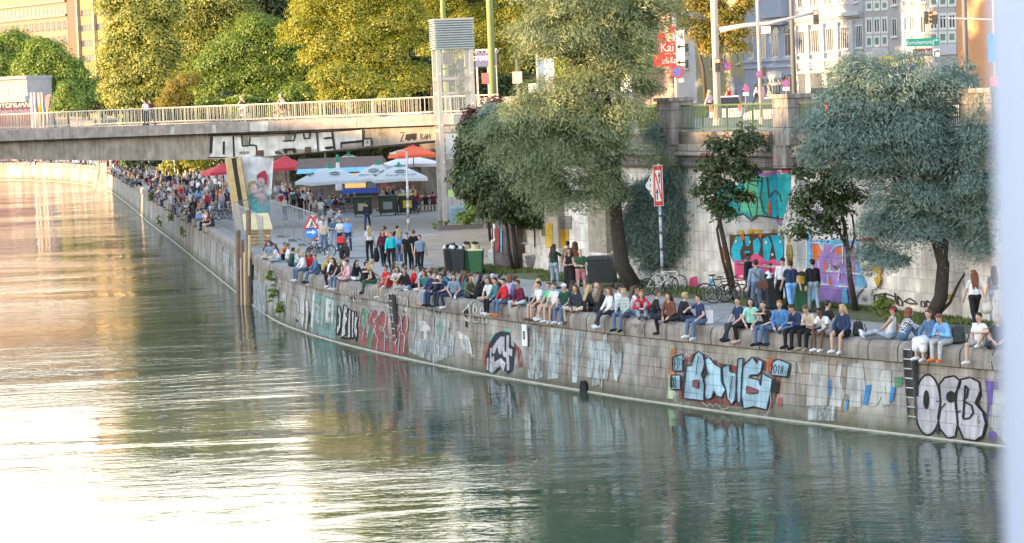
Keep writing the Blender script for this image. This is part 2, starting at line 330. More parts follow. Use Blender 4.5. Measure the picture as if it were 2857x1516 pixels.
def on_ret(x, z=0, o=0.0):
    """point of the retaining wall line seen in photo column x"""
    k = (x*S-512)
    lo, hi = 0., 78.
    for _ in range(50):
        m = (lo+hi)/2; p = RA+RD*m+RN*o
        if proj((p.x, p.y, z))[0] < x: lo = m
        else: hi = m
    p = RA+RD*lo+RN*o; return Vector((p.x, p.y, z)), lo
# corner pilaster at the left end, dark painted
def block_on_ret(name, parent, x0, x1, o0, o1, z0, z1, m):
    a, s0 = on_ret(x0, (z0+z1)/2, o1); c, s1 = on_ret(x1, (z0+z1)/2, o1); b = MB()
    wallbox(b, RA+RD*s0, RA+RD*s1, o0, o1, z0, z1, RN); return b.build(name, m, parent)
M_pil = masonry('pilaster_stone', cols=((.33,.31,.29),(.28,.26,.25)), bw=1.2, bh=.7, msize=.012, stain=.6)
# stone parapet pillars on the street edge
for lab, x0, x1 in (('rough grey stone pillar at the left end of the green railing', 1853, 1892), ('grey stone pillar with a carved round wreath between two green railings', 2176, 2220), ('grey stone pillar at the right end of the street railing', 2700, 2790)):
    a, s0 = on_ret(x0, 6.5, .2); c, s1 = on_ret(x1, 6.5, .2)
    t = thing('stone_pillar', lab, 'pillar', (a+(c-a)/2)[:2]+(4.82,), group='stone pillars along the street edge')
    b = MB(); wallbox(b, RA+RD*s0, RA+RD*s1, -.5, .5, 5.66, 7.35, RN); b.build('shaft', M_pil, t)
    b = MB(); wallbox(b, RA+RD*(s0-.1), RA+RD*(s1+.1), -.55, .6, 7.35, 7.5, RN); b.build('cap', M_pil, t)
    b = MB(); wallbox(b, RA+RD*(s0+.1), RA+RD*(s1-.1), .0, .6, 4.83, 5.65, RN); b.build('console', M_pil, t)
    mid = RA+RD*((s0+s1)/2)+RN*.5; b = MB(); b.torus((mid.x, mid.y, 6.9), .17, .03, axis=RN, n=20, m=6); b.build('wreath', mat('wreath_stone', (.24,.225,.21)), t)
# pilasters of the wall below
for x0, x1, mname in ((1380, 1440, 'p0'), (1520, 1556, 'p1'), (1640, 1690, 'p2'), (2176, 2222, 'p3'), (2690, 2790, 'p4')):
    mm = mat('dark_paint_stone', (.10,.075,.075), .8, .4, 1.5) if x0 == 1380 else (mat('tan_pilaster', (.30,.26,.20), .85, .25, 1.5) if x0 < 1700 else M_ret)
    block_on_ret('pilaster', retw, x0, x1, 0.0, .34, -.2, 4.74, mm)
    block_on_ret('pilaster_base', retw, x0-5, x1+5, 0.0, .5, -.2, 1.1, mm if x0 == 1380 else M_ret)
PTREE = None
# side wall returning behind the corner and the wall behind the beer garden
b = MB(); wallbox(b, Vector((-.6,206,0)), Vector((-.8,120.8,0)), -.4, 0, -.5, 6.3, Vector((-1,0,0)))
tag(b.build('side_wall', M_ret), 'pale side wall of the street terrace behind the lift', 'wall')
b = MB(); wallbox(b, Vector((-19.5,212.6,0)), Vector((-.6,206,0)), -.4, 0, -.5, 6.2, Vector((-.33,-.94,0)))
tag(b.build('garden_wall', M_brn), 'dark terrace wall behind the beer garden, under the hedge', 'wall')

# green street railing panels between the pillars
M_grn = mat('railing_green', (.065,.11,.055), .5, .1, 3)
def street_rail(x0, x1, lab, m, sp=.125, panel=False):
    a, s0 = on_ret(x0, 6.5, .0); c, s1 = on_ret(x1, 6.5, .0)
    t = thing('street_railing', lab, 'railing', (a.x, a.y, 6.14), group='railings along the street edge'); P = lambda s, z: RA+RD*s+RN*0.0+Vector((0, 0, z))
    b = MB(); b.bar(P(s0, 7.16), P(s1, 7.16), .12, .06); b.build('top_rail', m, t)
    b = MB(); b.bar(P(s0, 6.26), P(s1, 6.26), .06, .05); b.build('bottom_rail', m, t)
    n = max(1, round((s1-s0)/1.9))
    for i in range(n+1):
        b = MB(); b.bar(P(s0+(s1-s0)*i/n, 6.14), P(s0+(s1-s0)*i/n, 7.13), .09, .07); b.build('post', m, t)
    b = MB(); s = s0+.1
    if panel:
        b.bar(P(s0, 6.7), P(s1, 6.7), .015, .8)
    while s < s1 and not panel: b.bar(P(s, 6.28), P(s, 7.13), .035, .03); s += sp
    b.build('infill_panel' if panel else 'balusters', mat('pale_green_panel', (.30,.34,.20), .4) if panel else m, t)
street_rail(1392, 1500, 'pale green panelled railing right of the glass lift', M_grn, panel=True)
street_rail(1500, 1850, 'green railing mostly hidden behind the tallest tamarisk', M_grn)
street_rail(1894, 2174, 'green metal railing in front of the white car', M_grn)
street_rail(2222, 2700, 'green metal railing seen through the big right tamarisk', M_grn)

# grass strip along the wall foot
M_grass = leafmat('grass_blades', (.07,.11,.025), (.12,.17,.04), (.22,.22,.08), .3)
gb = MB()
def blade(b, x, y, h):
    a = random.uniform(0, 6.28); w_ = random.uniform(.02, .045); dx, dy = math.cos(a)*w_, math.sin(a)*w_; lx, ly = random.uniform(-.1, .1), random.uniform(-.1, .1)
    b.add([(x-dx, y-dy, 0), (x+dx, y+dy, 0), (x+lx, y+ly, h)], [(0, 1, 2)])
for i in range(26000):
    s = random.uniform(0.3, 60); wd = 2.4*(.6+.4*math.sin(s*.7))*(1 if s < 34 else .8)
    if s < 6: wd += 1.2
    o = .28+random.random()**1.3*wd; p = RA+RD*s+RN*o; blade(gb, p.x, p.y, random.uniform(.05, .2))
tag(gb.build('grass', M_grass), 'rough grass strip at the foot of the painted wall', 'grass', kind='stuff')
gpts = [RA+RD*s+RN*.25 for s in (0.2, 62)]+[RA+RD*s+RN*(2.5+.35*math.sin(s*.9)) for s in range(62, -1, -2)]
poly_ground('grass_verge', [(p.x, p.y) for p in gpts], .008, mat('verge_soil', (.10,.11,.05), .95, .4, 1.5))

# ---------------------------------------------------------------- bridge
BA = Vector((-35.0, 178.0, 0)); BB = Vector((-4.6, 155.0, 0)); BD = (BB-BA).normalized(); BN = Vector((-BD.y, BD.x, 0)); BL = BA-BD*45; BR = BB+BD*2.0
LB = (BR-BL).length
def bp_(s, o, z): p = BL+BD*s+BN*o; return Vector((p.x, p.y, z))
M_conc = masonry('bridge_concrete', cols=((.33,.30,.28),(.30,.275,.26)), bw=6.2, bh=9, mortar=(.2,.18,.17), msize=.02, stain=.35, tint=[((.24,.215,.2), .6, .5, .75)])
M_conc2 = masonry('girder_concrete', cols=((.30,.275,.24),(.27,.25,.22)), bw=3.2, bh=9, mortar=(.19,.17,.15), msize=.02, stain=.45, tint=[((.36,.33,.29), .5, .5, .7)])
bridge = thing('road_bridge', 'low grey concrete bridge over the canal with graffiti lettering on its girder', 'bridge', bp_(45, 5, 0))
BZ = Vector((0,0,1))
b = MB(); wallbox(b, BL, BR, 0, -.32, 5.92, 6.78, -BN); b.v = [(v[0], v[1], (v[2] if v[2] > 6 else (5.85 if (V_.length < 2) else 6.2))) for v in b.v for V_ in [Vector((v[0]-BL.x, v[1]-BL.y, 0))]]; b.build('fascia', M_conc, bridge)
fas_v = list(b.v); fas_f = list(b.f)
def soffit(s):
    u = (s-45)/(LB-47)      # 0 at photo left edge, 1 at the lift
    if u < 0: return 4.8+(-u)*.3
    if u < .5: return 4.8-.35*math.sin(u/.5*math.pi/2)
    if u < .58: return 4.45
    return 4.45+.82*((u-.58)/.42)**1.1
g = MB(); g.uv = []; n = 60
for i in range(n+1):
    s = LB*i/n; z = soffit(s)
    for (o, zz) in ((.6, 6.3), (.6, z), (7.4, z), (7.4, 6.3)): p = bp_(s, o, zz); g.v.append(tuple(p)); g.uv.append((s+o, zz))
for i in range(n):
    for k in range(3): g.f.append((i*4+k, (i+1)*4+k, (i+1)*4+k+1, i*4+k+1)); g.m.append(0)
g.build('girder', M_conc2, bridge)
GTREE = BVHTree.FromPolygons([Vector(v) for v in g.v]+[Vector(v) for v in fas_v], [tuple(f) for f in g.f]+[tuple(i+len(g.v) for i in f) for f in fas_f]); NG = len(g.f)
b = MB(); wallbox(b, BL, BR, -.32, -7.7, 6.28, 6.72, -BN); b.build('deck', mat('deck_surface', (.30,.28,.26), .9), bridge)
b = MB(); wallbox(b, BL, BR, -7.7, -8, 5.92, 6.78, -BN); b.build('far_fascia', M_conc, bridge)
M_rail = mat('pale_railing', (.46,.41,.32), .45, .06, 3)
def bridge_rail(o, lab, sp):
    t = thing('bridge_railing', lab, 'railing', bp_(45, o, 6.78), group='bridge railings')
    b = MB(); b.tube([bp_(0, o, 7.84), bp_(LB-2.6, o, 7.84)], .045, 6); b.build('handrail', M_rail, t)
    b = MB(); b.bar(bp_(0, o, 6.92), bp_(LB-2.6, o, 6.92), .05, .04); b.build('bottom_rail', M_rail, t)
    s = 1.0
    while s < LB-2.6: b = MB(); b.bar(bp_(s, o, 6.78), bp_(s, o, 7.82), .09, .06); b.build('post', M_rail, t); s += 2.1
    b = MB(); s = .1
    while s < LB-2.6: b.bar(bp_(s, o, 6.93), bp_(s, o, 7.82), .032, .032); s += sp
    b.build('balusters', M_rail, t)
bridge_rail(.16, 'pale railing on the near edge of the bridge', .17)
bridge_rail(7.8, 'pale railing on the far edge of the bridge', .34)
# abutment right of the garden
b = MB(); wallbox(b, bp_(LB-.2, .8, 0)*Vector((1,1,0)) if False else Vector((BR.x, BR.y, 0)), Vector((BR.x, BR.y, 0))+BD*1.6+BN*0, -.5, -7.5, -.5, 5.95, -BN)
b.build('abutment', M_conc2, bridge)

# painted pier with its slanted boards
Yp = 164.0
def pp(x, y): return D(x, y, Yp)
tl, tr = pp(673, 447), pp(764, 446); bl, br = G(703, 640), G(751, 640)
pv = Vector((-.13, .99, 0))*2.2
pt = thing('bridge_pier', 'tapering concrete bridge pier painted with a pale mural over turquoise', 'pier', ((bl+br)/2))
b = MB(); T = 4.6
tl.z = tr.z = 4.55
b.uv = [(p.x, p.z) for p in (bl, br, tr, tl)]*2
b.add([bl, br, tr, tl, bl+pv, br+pv, tr+pv, tl+pv], [(0,1,2,3),(5,4,7,6),(1,5,6,2),(4,0,3,7),(3,2,6,7)])
b.build('pier_block', masonry('pier_paint', cols=((.66,.69,.72),(.62,.65,.68)), bw=9, bh=9, msize=.001, stain=.3), pt)
PIER = BVHTree.FromPolygons([Vector(v) for v in b.v], [tuple(f) for f in b.f])
M_beam = mat('yellow_timber', (.52,.39,.20), .8, .2, 2)
for (xt, xb_, nm, m_) in ((643, 672, 'timber_beam', M_beam), (666, 699, 'timber_beam', M_beam), (654, 686, 'dark_board', mat('black_board', (.025,.022,.02), .6))):
    a = D(xt, 440, Yp-.2); c = G(xb_, 640); c.y -= 0; b = MB(); b.bar(c, a, .7 if nm == 'timber_beam' else .75, .3); b.build(nm, m_, pt)
for k, (x, y, sx, sy) in enumerate(((1120,700,2.2,1.0),(1350,715,1.6,.9),(1480,745,1.0,.6),(1900,850,1.8,.7),(2120,900,1.2,.5),(1010,720,1.5,1.0))):
    c = G(x, y); b = MB(); b.add([(c.x+sx*(.9+.2*math.sin(a*3+k))*math.cos(a*math.pi/6), c.y+sy*(.9+.2*math.cos(a*2+k))*math.sin(a*math.pi/6), .009) for a in range(12)], [tuple(range(12))]); tag(b.build('path_patch', mat('patch_tar', (.17,.165,.16), .9, .15, 3)), kind='structure')
# ---------------------------------------------------------------- trees
def rnd_unit(n):
    v = RNG.normal(size=(n, 3)); return v/np.linalg.norm(v, axis=1)[:, None]
def leaf_mesh(name, P, N, size, aspect, m, parent, drop=None):
    """many small leaf quads: centres P, normals N, long axis random or drooping"""
    n = len(P); sz = size*(.6+.8*RNG.random(n))
    a = drop if drop is not None else rnd_unit(n)
    a = a-N*np.sum(a*N, 1)[:, None]; a /= np.linalg.norm(a, axis=1)[:, None]+1e-9; bvec = np.cross(N, a)
    a = a*(sz/2)[:, None]; bvec = bvec*(sz*aspect/2)[:, None]
    V = np.empty((n, 4, 3), np.float32); V[:, 0] = P-a; V[:, 1] = P+bvec; V[:, 2] = P+a; V[:, 3] = P-bvec
    me = bpy.data.meshes.new(name); me.vertices.add(n*4); me.vertices.foreach_set('co', V.reshape(-1))
    me.loops.add(n*4); me.loops.foreach_set('vertex_index', np.arange(n*4, dtype=np.int32))
    me.polygons.add(n); me.polygons.foreach_set('loop_start', np.arange(0, n*4, 4, dtype=np.int32))
    me.update(calc_edges=True); me.materials.append(m)
    o = bpy.data.objects.new(name, me); COL.objects.link(o)
    if parent is not None: o.parent = parent
    return o
def crown(blobs, count, leaf, aspect, nclump, csize, droop=0.0, shell=.55):
    """leaf positions and normals: blobs -> clumps -> leaves"""
    B = np.array([list(c)+list(r) for c, r in blobs], float); vol = (B[:, 3]*B[:, 4]*B[:, 5])**(2/3); k = RNG.choice(len(B), nclump, p=vol/vol.sum())
    d = rnd_unit(nclump); d[:, 2] = np.where(d[:, 2] < -.5, -d[:, 2], d[:, 2]); r = shell+(1-shell)*RNG.random(nclump)
    r *= 1+.17*RNG.normal(size=nclump)
    R0 = (B[k, 3]*B[k, 4]*B[k, 5])**(1/3)
    C = B[k, :3]+d*B[k, 3:]*r[:, None]; cs = csize*(.5+RNG.random(nclump))
    j = RNG.integers(0, nclump, count); od = rnd_unit(count); od[:, 2] = np.where(od[:, 2] < -.3, -od[:, 2], od[:, 2]); off = od*(.45+.55*RNG.random(count)**.5)[:, None]; off[:, 2] *= .75
    if droop:
        t = RNG.random(count); off = off*.75; out = d[j]*np.array([1, 1, .3]); off += out*(t*.8)[:, None]; off[:, 2] -= droop*(t**2)*1.1-.3*t
    P = C[j]+off*cs[j][:, None]; N = rnd_unit(count)*.45+od*.9+d[j]*.35+np.array([0, 0, .2]); N /= np.linalg.norm(N, axis=1)[:, None]
    dr = None
    if droop: dr = d[j]*np.array([1, 1, .2])+np.array([0, 0, -1])*(.1+droop*RNG.random(count))[:, None]+.42*rnd_unit(count)
    return P, N, dr
M_bark = mat('bark_dark', (.045,.037,.03), .95, .35, 6, bump=.4)
M_bark2 = mat('bark_brown', (.09,.065,.045), .95, .35, 6, bump=.4)
def tree(name, lab, base, blobs, trunk, m, count, leaf, aspect=.55, nclump=400, csize=.8, droop=0, shell=.55, bark=None, group=None, cat='tree', rel=True):
    """blobs and trunk paths given relative to the base"""
    t = thing(name, lab, cat, base, group=group); b = MB()
    for pts, rs in trunk: b.tube(pts, rs, 8)
    # limbs into the crown
    for c, r in blobs[:14]:
        top = Vector(trunk[0][0][-1]); c = Vector(c); mid = top.lerp(c, .5)+Vector((random.uniform(-.3,.3), random.uniform(-.3,.3), -.2))
        r_ = trunk[0][1][-1]*.6; b.tube([top, mid, c], [r_, r_*.6, r_*.2], 6)
    tr = b.build('trunk', bark or M_bark, t, smooth=True, world=False)
    P, N, dr = crown(blobs, count, leaf, aspect, nclump, csize, droop, shell)
    leaf_mesh('crown', P, N, leaf, aspect, m, t, dr); return t
def rblobs(n, c, R, r0, r1, flat=1.0, seed=0):
    rr = random.Random(seed); out = []
    for i in range(n):
        while 1:
            p = [rr.uniform(-1, 1) for _ in range(3)]
            if sum(q*q for q in p) < 1: break
        r = rr.uniform(r0, r1); out.append(((c[0]+p[0]*R[0], c[1]+p[1]*R[1], c[2]+p[2]*R[2]), (r, r, r*flat)))
    return out
L_tam = leafmat('tamarisk_leaf', (.085,.15,.125), (.15,.23,.195), (.28,.36,.31), .4)
L_tam2 = leafmat('tamarisk_leaf_sunlit', (.115,.17,.09), (.20,.255,.12), (.38,.39,.19), .45)  # evening sun on the tallest tamarisk put into its leaf colour
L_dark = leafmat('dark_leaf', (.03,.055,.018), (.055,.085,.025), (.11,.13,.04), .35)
L_mid = leafmat('mid_leaf', (.10,.17,.025), (.18,.27,.035), (.32,.38,.05), .45)
L_yel = leafmat('yellow_leaf', (.15,.21,.02), (.32,.33,.03), (.55,.48,.06), .5)
L_pop = leafmat('poplar_leaf', (.16,.21,.035), (.33,.35,.06), (.56,.52,.13), .48)
L_gold = leafmat('gold_leaf', (.20,.20,.03), (.40,.28,.03), (.24,.24,.05), .5)
L_red = leafmat('copper_leaf', (.05,.015,.015), (.09,.025,.02), (.14,.05,.03), .3)
L_hed = leafmat('hedge_leaf', (.025,.05,.015), (.045,.075,.02), (.12,.09,.02), .3)

DEP = [None]
def pxblob(x, y, Y, rpx, rz=None, depth=.75, base=None):
    depth = DEP[0] or depth
    """a crown blob seen at photo (x, y) at distance Y, radius in photo px"""
    p = D(x, y, Y); r = rpx*S*Y/F; rzz = (rz if rz else rpx)*S*Y/F
    return ((p.x-base.x, p.y-base.y, p.z-base.z), (r, r*depth, rzz))
def pxtree(name, lab, bx, by, Y, bl, m, count, leaf, trunk=None, tr_r=.2, gz=None, **kw):
    base = G(bx, by) if gz is None else None
    if base is None:
        p = D(bx, by, Y); base = Vector((p.x, p.y, gz))
    Yb = base.y; Y = Y or Yb
    blobs = [pxblob(x, y, (q[0] if q else Y)+(0), r, base=base) if not isinstance(r, tuple) else pxblob(x, y, (q[0] if q else Y), r[0], r[1], base=base) for (x, y, r, *q) in bl]
    if trunk:
        tk = []
        for pts, ra, rb in trunk:
            P_ = []
            for (x, y, *q) in pts:
                p = D(x, y, q[0] if q else Yb); P_.append(p-base)
            n = len(P_); tk.append((P_, [ra+(rb-ra)*i/(n-1) for i in range(n)]))
    else:
        top = Vector(blobs[0][0]); tk = [([Vector((0,0,0)), Vector((top.x*.2, top.y*.2, top.z*.4)), Vector((top.x*.8, top.y*.8, top.z*.75))], [tr_r, tr_r*.8, tr_r*.5])]
    return tree(name, lab, base, blobs, tk, m, count, leaf, **kw)

TAM = 'tamarisk trees on the quay'
# tallest tamarisk (photo centre right)
pxtree('tamarisk_tree', 'tallest feathery blue-green tamarisk with a leaning dark trunk left of the white sign pole', 1780, 812, 0,
  [(1600,60,110),(1750,70,110),(1560,140,90),(1660,170,110),(1740,200,85),(1500,120,60),(1640,-60,120),(1780,-50,100),(1560,-20,90),(1790,60,60),(1660,300,110),(1560,320,90),(1730,320,65),(1480,400,90),(1400,400,55),(1600,430,110),(1500,470,85),(1700,440,90),(1430,460,60),(1650,540,80),(1560,560,80),(1700,560,55),(1780,250,45),(1740,110,90),(1480,330,60),(1620,-170,110),(1740,-160,100)],
  L_tam2, 230000, .17, trunk=[([(1775,812),(1735,740),(1722,640),(1715,540),(1720,430),(1700,330),(1690,200)], .34, .1), ([(1720,430),(1680,330),(1640,220)], .14, .06), ([(1715,500),(1640,420),(1580,360)], .12, .05)], aspect=.17, nclump=470, csize=1.0, droop=.6, shell=.2, group=TAM)
DEP[0] = .5
pxtree('tamarisk_tree', 'low drooping blue-green tamarisk directly behind the white sign pole', 1905, 797, 0,
  [(1850,600,75),(1940,560,75),(1880,680,70),(1960,680,60),(1990,620,60),(1800,640,50),(1905,500,60),(1900,430,45),(1870,380,40),(1945,740,45),(1860,730,50),(1985,730,40),(1790,690,40),(1985,520,50),(1960,450,42),(1800,700,48),(1775,645,42),(1830,560,50)],
  L_tam, 200000, .16, trunk=[([(1905,797),(1895,730),(1895,650)], .2, .1)], aspect=.17, nclump=460, csize=.9, droop=.6, shell=.2, group=TAM)
DEP[0] = None
pxtree('tamarisk_tree', 'broad blue-green tamarisk with a curved dark trunk beside the denim couple', 2600, 898, 0,
  [(2360,290,55),(2300,370,50),(2420,235,40),(2480,290,70),(2560,260,55),(2640,250,40),(2340,420,75),(2440,390,85),(2540,370,85),(2630,350,55),(2560,460,75),(2450,480,70),(2640,460,55),(2520,560,60),(2600,560,65),(2570,650,58),(2480,640,50),(2640,650,45),(2530,735,40),(2455,730,30),(2375,195,24),(2520,200,28),(2660,560,40)],
  L_tam, 180000, .155, trunk=[([(2590,905),(2625,830),(2632,740),(2610,660),(2570,590),(2520,500),(2470,440)], .26, .09), ([(2595,900),(2650,845),(2675,790),(2700,750)], .07, .03), ([(2632,740),(2640,640),(2620,520)], .14, .06), ([(2570,590),(2580,480),(2600,380)], .1, .05)], aspect=.17, nclump=370, csize=.82, droop=.6, shell=.15, group=TAM)
pxtree('tamarisk_tree', 'blue-green tamarisk cut by the right edge beside the pale post', 2790, 900, 0,
  [(2760,380,60),(2800,450,70),(2740,520,60),(2790,600,60),(2750,640,50),(2840,380,70),(2860,520,80),(2720,430,40),(2770,700,40),(2850,650,60),(2780,310,40)],
  L_tam, 90000, .14, trunk=[([(2800,905),(2790,800),(2800,640)], .2, .1)], aspect=.17, nclump=260, csize=.75, droop=.6, shell=.2, group=TAM)
# round dark tree with double trunk
pxtree('linden_tree', 'round dark green tree with twin trunks on the grass right of the green bins', 1445, 757, 0,
  [(1380,560,66),(1440,540,70),(1480,600,55),(1330,530,55),(1400,480,60),(1340,460,50),(1460,480,50),(1390,600,50),(1500,560,35),(1400,400,40),(1340,390,35),(1500,620,25)],
  L_dark, 60000, .22, trunk=[([(1445,757),(1438,700),(1432,640),(1425,560)], .13, .08), ([(1432,755),(1420,700),(1415,640),(1400,560)], .09, .06)], aspect=.6, nclump=260, csize=.75, shell=.35, bark=M_bark, group='young trees on the grass strip')
pxtree('young_ash_tree', 'thin young tree with sparse green leaves in front of the turquoise mural', 2052, 840, 0,
  [(2040,480,40),(2080,420,40),(2000,520,45),(2060,560,35),(1980,470,35),(2110,400,30),(2020,610,30),(2070,500,35),(2010,430,35),(1960,540,28),(2060,380,25),(2120,430,20),(2000,580,30)],
  L_dark, 6000, .17, trunk=[([(2052,840),(2030,720),(2010,630),(1995,540),(2010,440)], .11, .05), ([(2045,830),(2015,720),(2000,640),(2030,560),(2060,480)], .06, .03)], aspect=.5, nclump=130, csize=.5, shell=.1, group='young trees on the grass strip')
pxtree('young_ash_tree', 'thin young tree with a forked trunk in front of the purple mural', 2385, 868, 0,
  [(2280,560,40),(2330,520,40),(2240,500,35),(2340,600,38),(2290,640,35),(2380,560,30),(2250,600,30),(2230,660,22),(2360,480,30),(2260,440,30),(2320,660,25),(2240,560,28)],
  L_dark, 6500, .16, trunk=[([(2388,868),(2372,780),(2365,700),(2355,620),(2330,540)], .11, .05), ([(2368,720),(2385,660),(2378,600)], .05, .03), ([(2365,700),(2330,620),(2290,570)], .05, .03), ([(2350,600),(2360,520)], .04, .02)], aspect=.5, nclump=130, csize=.5, shell=.1, group='young trees on the grass strip')
pxtree('young_ash_tree', 'half-hidden slim tree right of the white column mural', 2268, 815, 0,
  [(2230,520,30),(2260,470,30),(2220,600,25),(2270,560,25),(2240,420,25),(2290,500,25)],
  L_dark, 7000, .16, trunk=[([(2268,815),(2262,680),(2255,560),(2250,480)], .06, .03)], aspect=.5, nclump=120, csize=.4, shell=.3, group='young trees on the grass strip')
# copper shrub and bright shrub by the lift
pxtree('copper_leaved_tree', 'dark red-leaved small tree between the glass lift and the round tree', 1365, 600, 140, [(1330,370,35),(1350,430,40),(1300,410,22),(1370,330,30),(1340,460,30),(1300,450,20),(1380,300,20),(1320,330,18)], L_red, 12000, .2, tr_r=.08, gz=0.0, nclump=180, csize=.5, shell=.3)
pxtree('climbing_shrub', 'light green shrub hanging beside the copper-leaved tree', 1375, 640, 138, [(1390,440,28),(1370,500,30),(1340,540,28),(1290,505,22),(1310,530,22),(1400,390,22),(1420,340,20),(1330,590,26),(1300,620,18)], L_mid, 14000, .18, tr_r=.08, gz=0.0, nclump=200, csize=.45, shell=.3, cat='shrub')
pxtree('tamarisk_tree', 'small grey-green tamarisk sprouting above the terrace edge right of the lift', 1400, 600, 128, [(1370,330,30),(1395,380,40),(1360,400,25),(1420,420,45),(1440,350,35),(1400,470,35)], L_tam, 40000, .17, tr_r=.1, gz=0.0, aspect=.22, nclump=260, csize=.6, droop=.7, shell=.3, group=TAM)

# background trees behind the bridge (rooted on the street level / park)
BG = 'park trees behind the bridge'
def bgtree(lab, x, Y, blobs, m, count, leaf=.34, name='broadleaf_tree', ncl=700, cs=1.1, gz=6.0, tr=.35, shell=.5, group=BG, **kw):
    return pxtree(name, lab, x, 300, Y, blobs, m, int(count*1.6), leaf*.74, gz=gz, tr_r=tr, nclump=ncl, csize=cs, shell=shell, group=group, **kw)
bgtree('tall leafy poplar, golden on its left side, left of the park trees', 400, 232, [(360,40,75),(410,120,80),(350,130,55),(330,190,45),(400,200,75),(345,230,45),(440,40,60),(390,-30,60),(340,-20,45),(420,270,60),(360,285,50),(440,180,55),(330,290,30)], L_pop, 90000, .26, 'poplar_tree', ncl=520, cs=1.35, group='poplars behind the bridge', aspect=.8)
bgtree('tall shaded poplar with pale branches right of the golden poplar', 560, 246, [(520,60,85),(600,60,85),(560,150,80),(500,170,60),(640,20,70),(620,130,60),(560,-60,90),(480,30,60),(650,-60,70),(540,230,55),(490,250,40),(600,220,45)], L_pop, 90000, .26, 'poplar_tree', ncl=520, cs=1.35, group='poplars behind the bridge', aspect=.8)
bgtree('rounded deep green tree with bright left rim in the middle of the park', 660, 205, [(620,190,55),(680,160,60),(740,190,60),(640,240,55),(700,250,60),(770,250,50),(580,250,40),(760,140,50),(600,290,35),(660,290,45),(800,200,50),(740,290,45),(720,100,45)], L_mid, 80000, .24, ncl=420, cs=1.2, group=BG)
bgtree('dark tall tree filling the gap above the rounded green tree', 720, 255, [(700,60,70),(760,80,70),(720,0,80),(800,60,70),(830,130,60)], L_dark, 60000, .3, ncl=380, cs=1.5)
bgtree('big yellow-green locust tree with spreading sprays left of the lift', 960, 196, [(880,60,75),(960,40,80),(850,110,50),(930,130,70),(1000,120,70),(1040,50,70),(900,190,55),(970,200,65),(1050,190,60),(1120,60,60),(1120,150,55),(900,-30,80),(1000,-50,90),(1100,-40,80),(940,260,50),(1020,270,50),(1000,-130,70),(1100,-140,70),(1150,240,50),(1100,290,45),(840,-60,60)], L_yel, 150000, .24, 'locust_tree', ncl=560, cs=1.3, aspect=.4, group='yellow-green locust trees')
bgtree('low yellow-green tree between the locust tree and the bridge railing', 940, 186, [(900,240,35),(940,220,38),(985,240,40),(930,280,30),(980,285,30),(1030,250,35),(1080,280,30)], L_yel, 22000, .26, 'locust_tree', ncl=350, cs=.6, aspect=.4, group='yellow-green locust trees')
bgtree('olive green locust tree right of the glass lift', 1260, 214, [(1200,60,60),(1260,50,60),(1320,80,60),(1390,100,60),(1240,150,50),(1320,170,55),(1400,180,50),(1200,-40,80),(1300,-40,80),(1400,-20,70),(1450,90,60),(1300,-160,90),(1400,-150,80),(1200,-170,80),(1370,260,30)], L_yel, 80000, .26, 'locust_tree', ncl=420, cs=1.3, aspect=.4, group='yellow-green locust trees')
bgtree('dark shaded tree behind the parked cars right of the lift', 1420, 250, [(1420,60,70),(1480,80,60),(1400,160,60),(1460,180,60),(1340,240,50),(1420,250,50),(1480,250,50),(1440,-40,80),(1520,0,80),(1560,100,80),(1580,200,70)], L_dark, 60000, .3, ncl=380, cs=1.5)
bgtree('orange feathery shrub behind the bridge railing', 500, 190, [(490,250,22),(520,235,24),(475,275,22),(505,285,25),(540,225,18),(460,295,18)], L_gold, 9000, .22, 'golden_shrub', ncl=200, cs=.5, tr=.06, group=None, cat='shrub', aspect=.3)
bgtree('blue-green bush right above the railing behind the helmeted cyclist', 820, 190, [(820,270,30),(860,265,28),(790,285,22),(900,270,22)], L_mid, 9000, .2, 'green_bush', ncl=180, cs=.5, tr=.06, group=None, cat='shrub')
bgtree('dark bush behind the bridge railing under the rounded tree', 700, 200, [(640,300,35),(700,310,35),(760,310,30),(590,310,26),(820,310,26)], L_dark, 16000, .26, 'green_bush', ncl=260, cs=.6, tr=.06, group=None, cat='shrub')
for i, (x, Y, r) in enumerate(((1090,236,95),(1210,262,110),(1330,276,110),(930,262,110),(1470,268,90),(1560,300,100))):  # park trees added to shade the street houses and fill gaps
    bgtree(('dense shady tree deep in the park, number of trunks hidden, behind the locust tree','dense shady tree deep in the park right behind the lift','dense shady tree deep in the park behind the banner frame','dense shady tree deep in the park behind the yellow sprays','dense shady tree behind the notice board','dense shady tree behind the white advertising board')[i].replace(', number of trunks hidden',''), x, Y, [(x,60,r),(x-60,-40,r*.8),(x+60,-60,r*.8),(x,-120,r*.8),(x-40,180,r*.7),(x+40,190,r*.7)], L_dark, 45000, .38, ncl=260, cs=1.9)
# far left trees
FL = 'round trees by the far left buildings'
bgtree('pale olive round tree in front of the pink office block, at the left edge', 30, 470, [(10,150,45),(50,140,40),(20,200,45),(-40,180,60),(60,190,35)], L_mid, 30000, .62, ncl=500, cs=1.9, gz=4, group=FL)
bgtree('broad golden-topped round tree beside the low white pavilion', 150, 430, [(120,150,40),(90,200,38),(150,180,45),(190,210,45),(110,240,50),(170,260,50),(220,240,35),(80,270,40),(130,290,45),(240,270,30),(200,290,40)], L_mid, 50000, .58, ncl=700, cs=1.7, gz=4, group=FL)
bgtree('small cone-shaped tree between the flags and the poplar', 188, 400, [(188,255,18),(180,280,26),(198,290,28),(188,310,32),(170,310,22)], L_mid, 14000, .42, 'conical_tree', ncl=250, cs=1.0, gz=4, group=FL)
bgtree('dark round tree behind the cone-shaped tree', 250, 440, [(240,280,40),(280,290,38),(290,250,30),(220,310,35),(300,310,30)], L_dark, 24000, .5, ncl=350, cs=1.4, gz=4, group=FL)
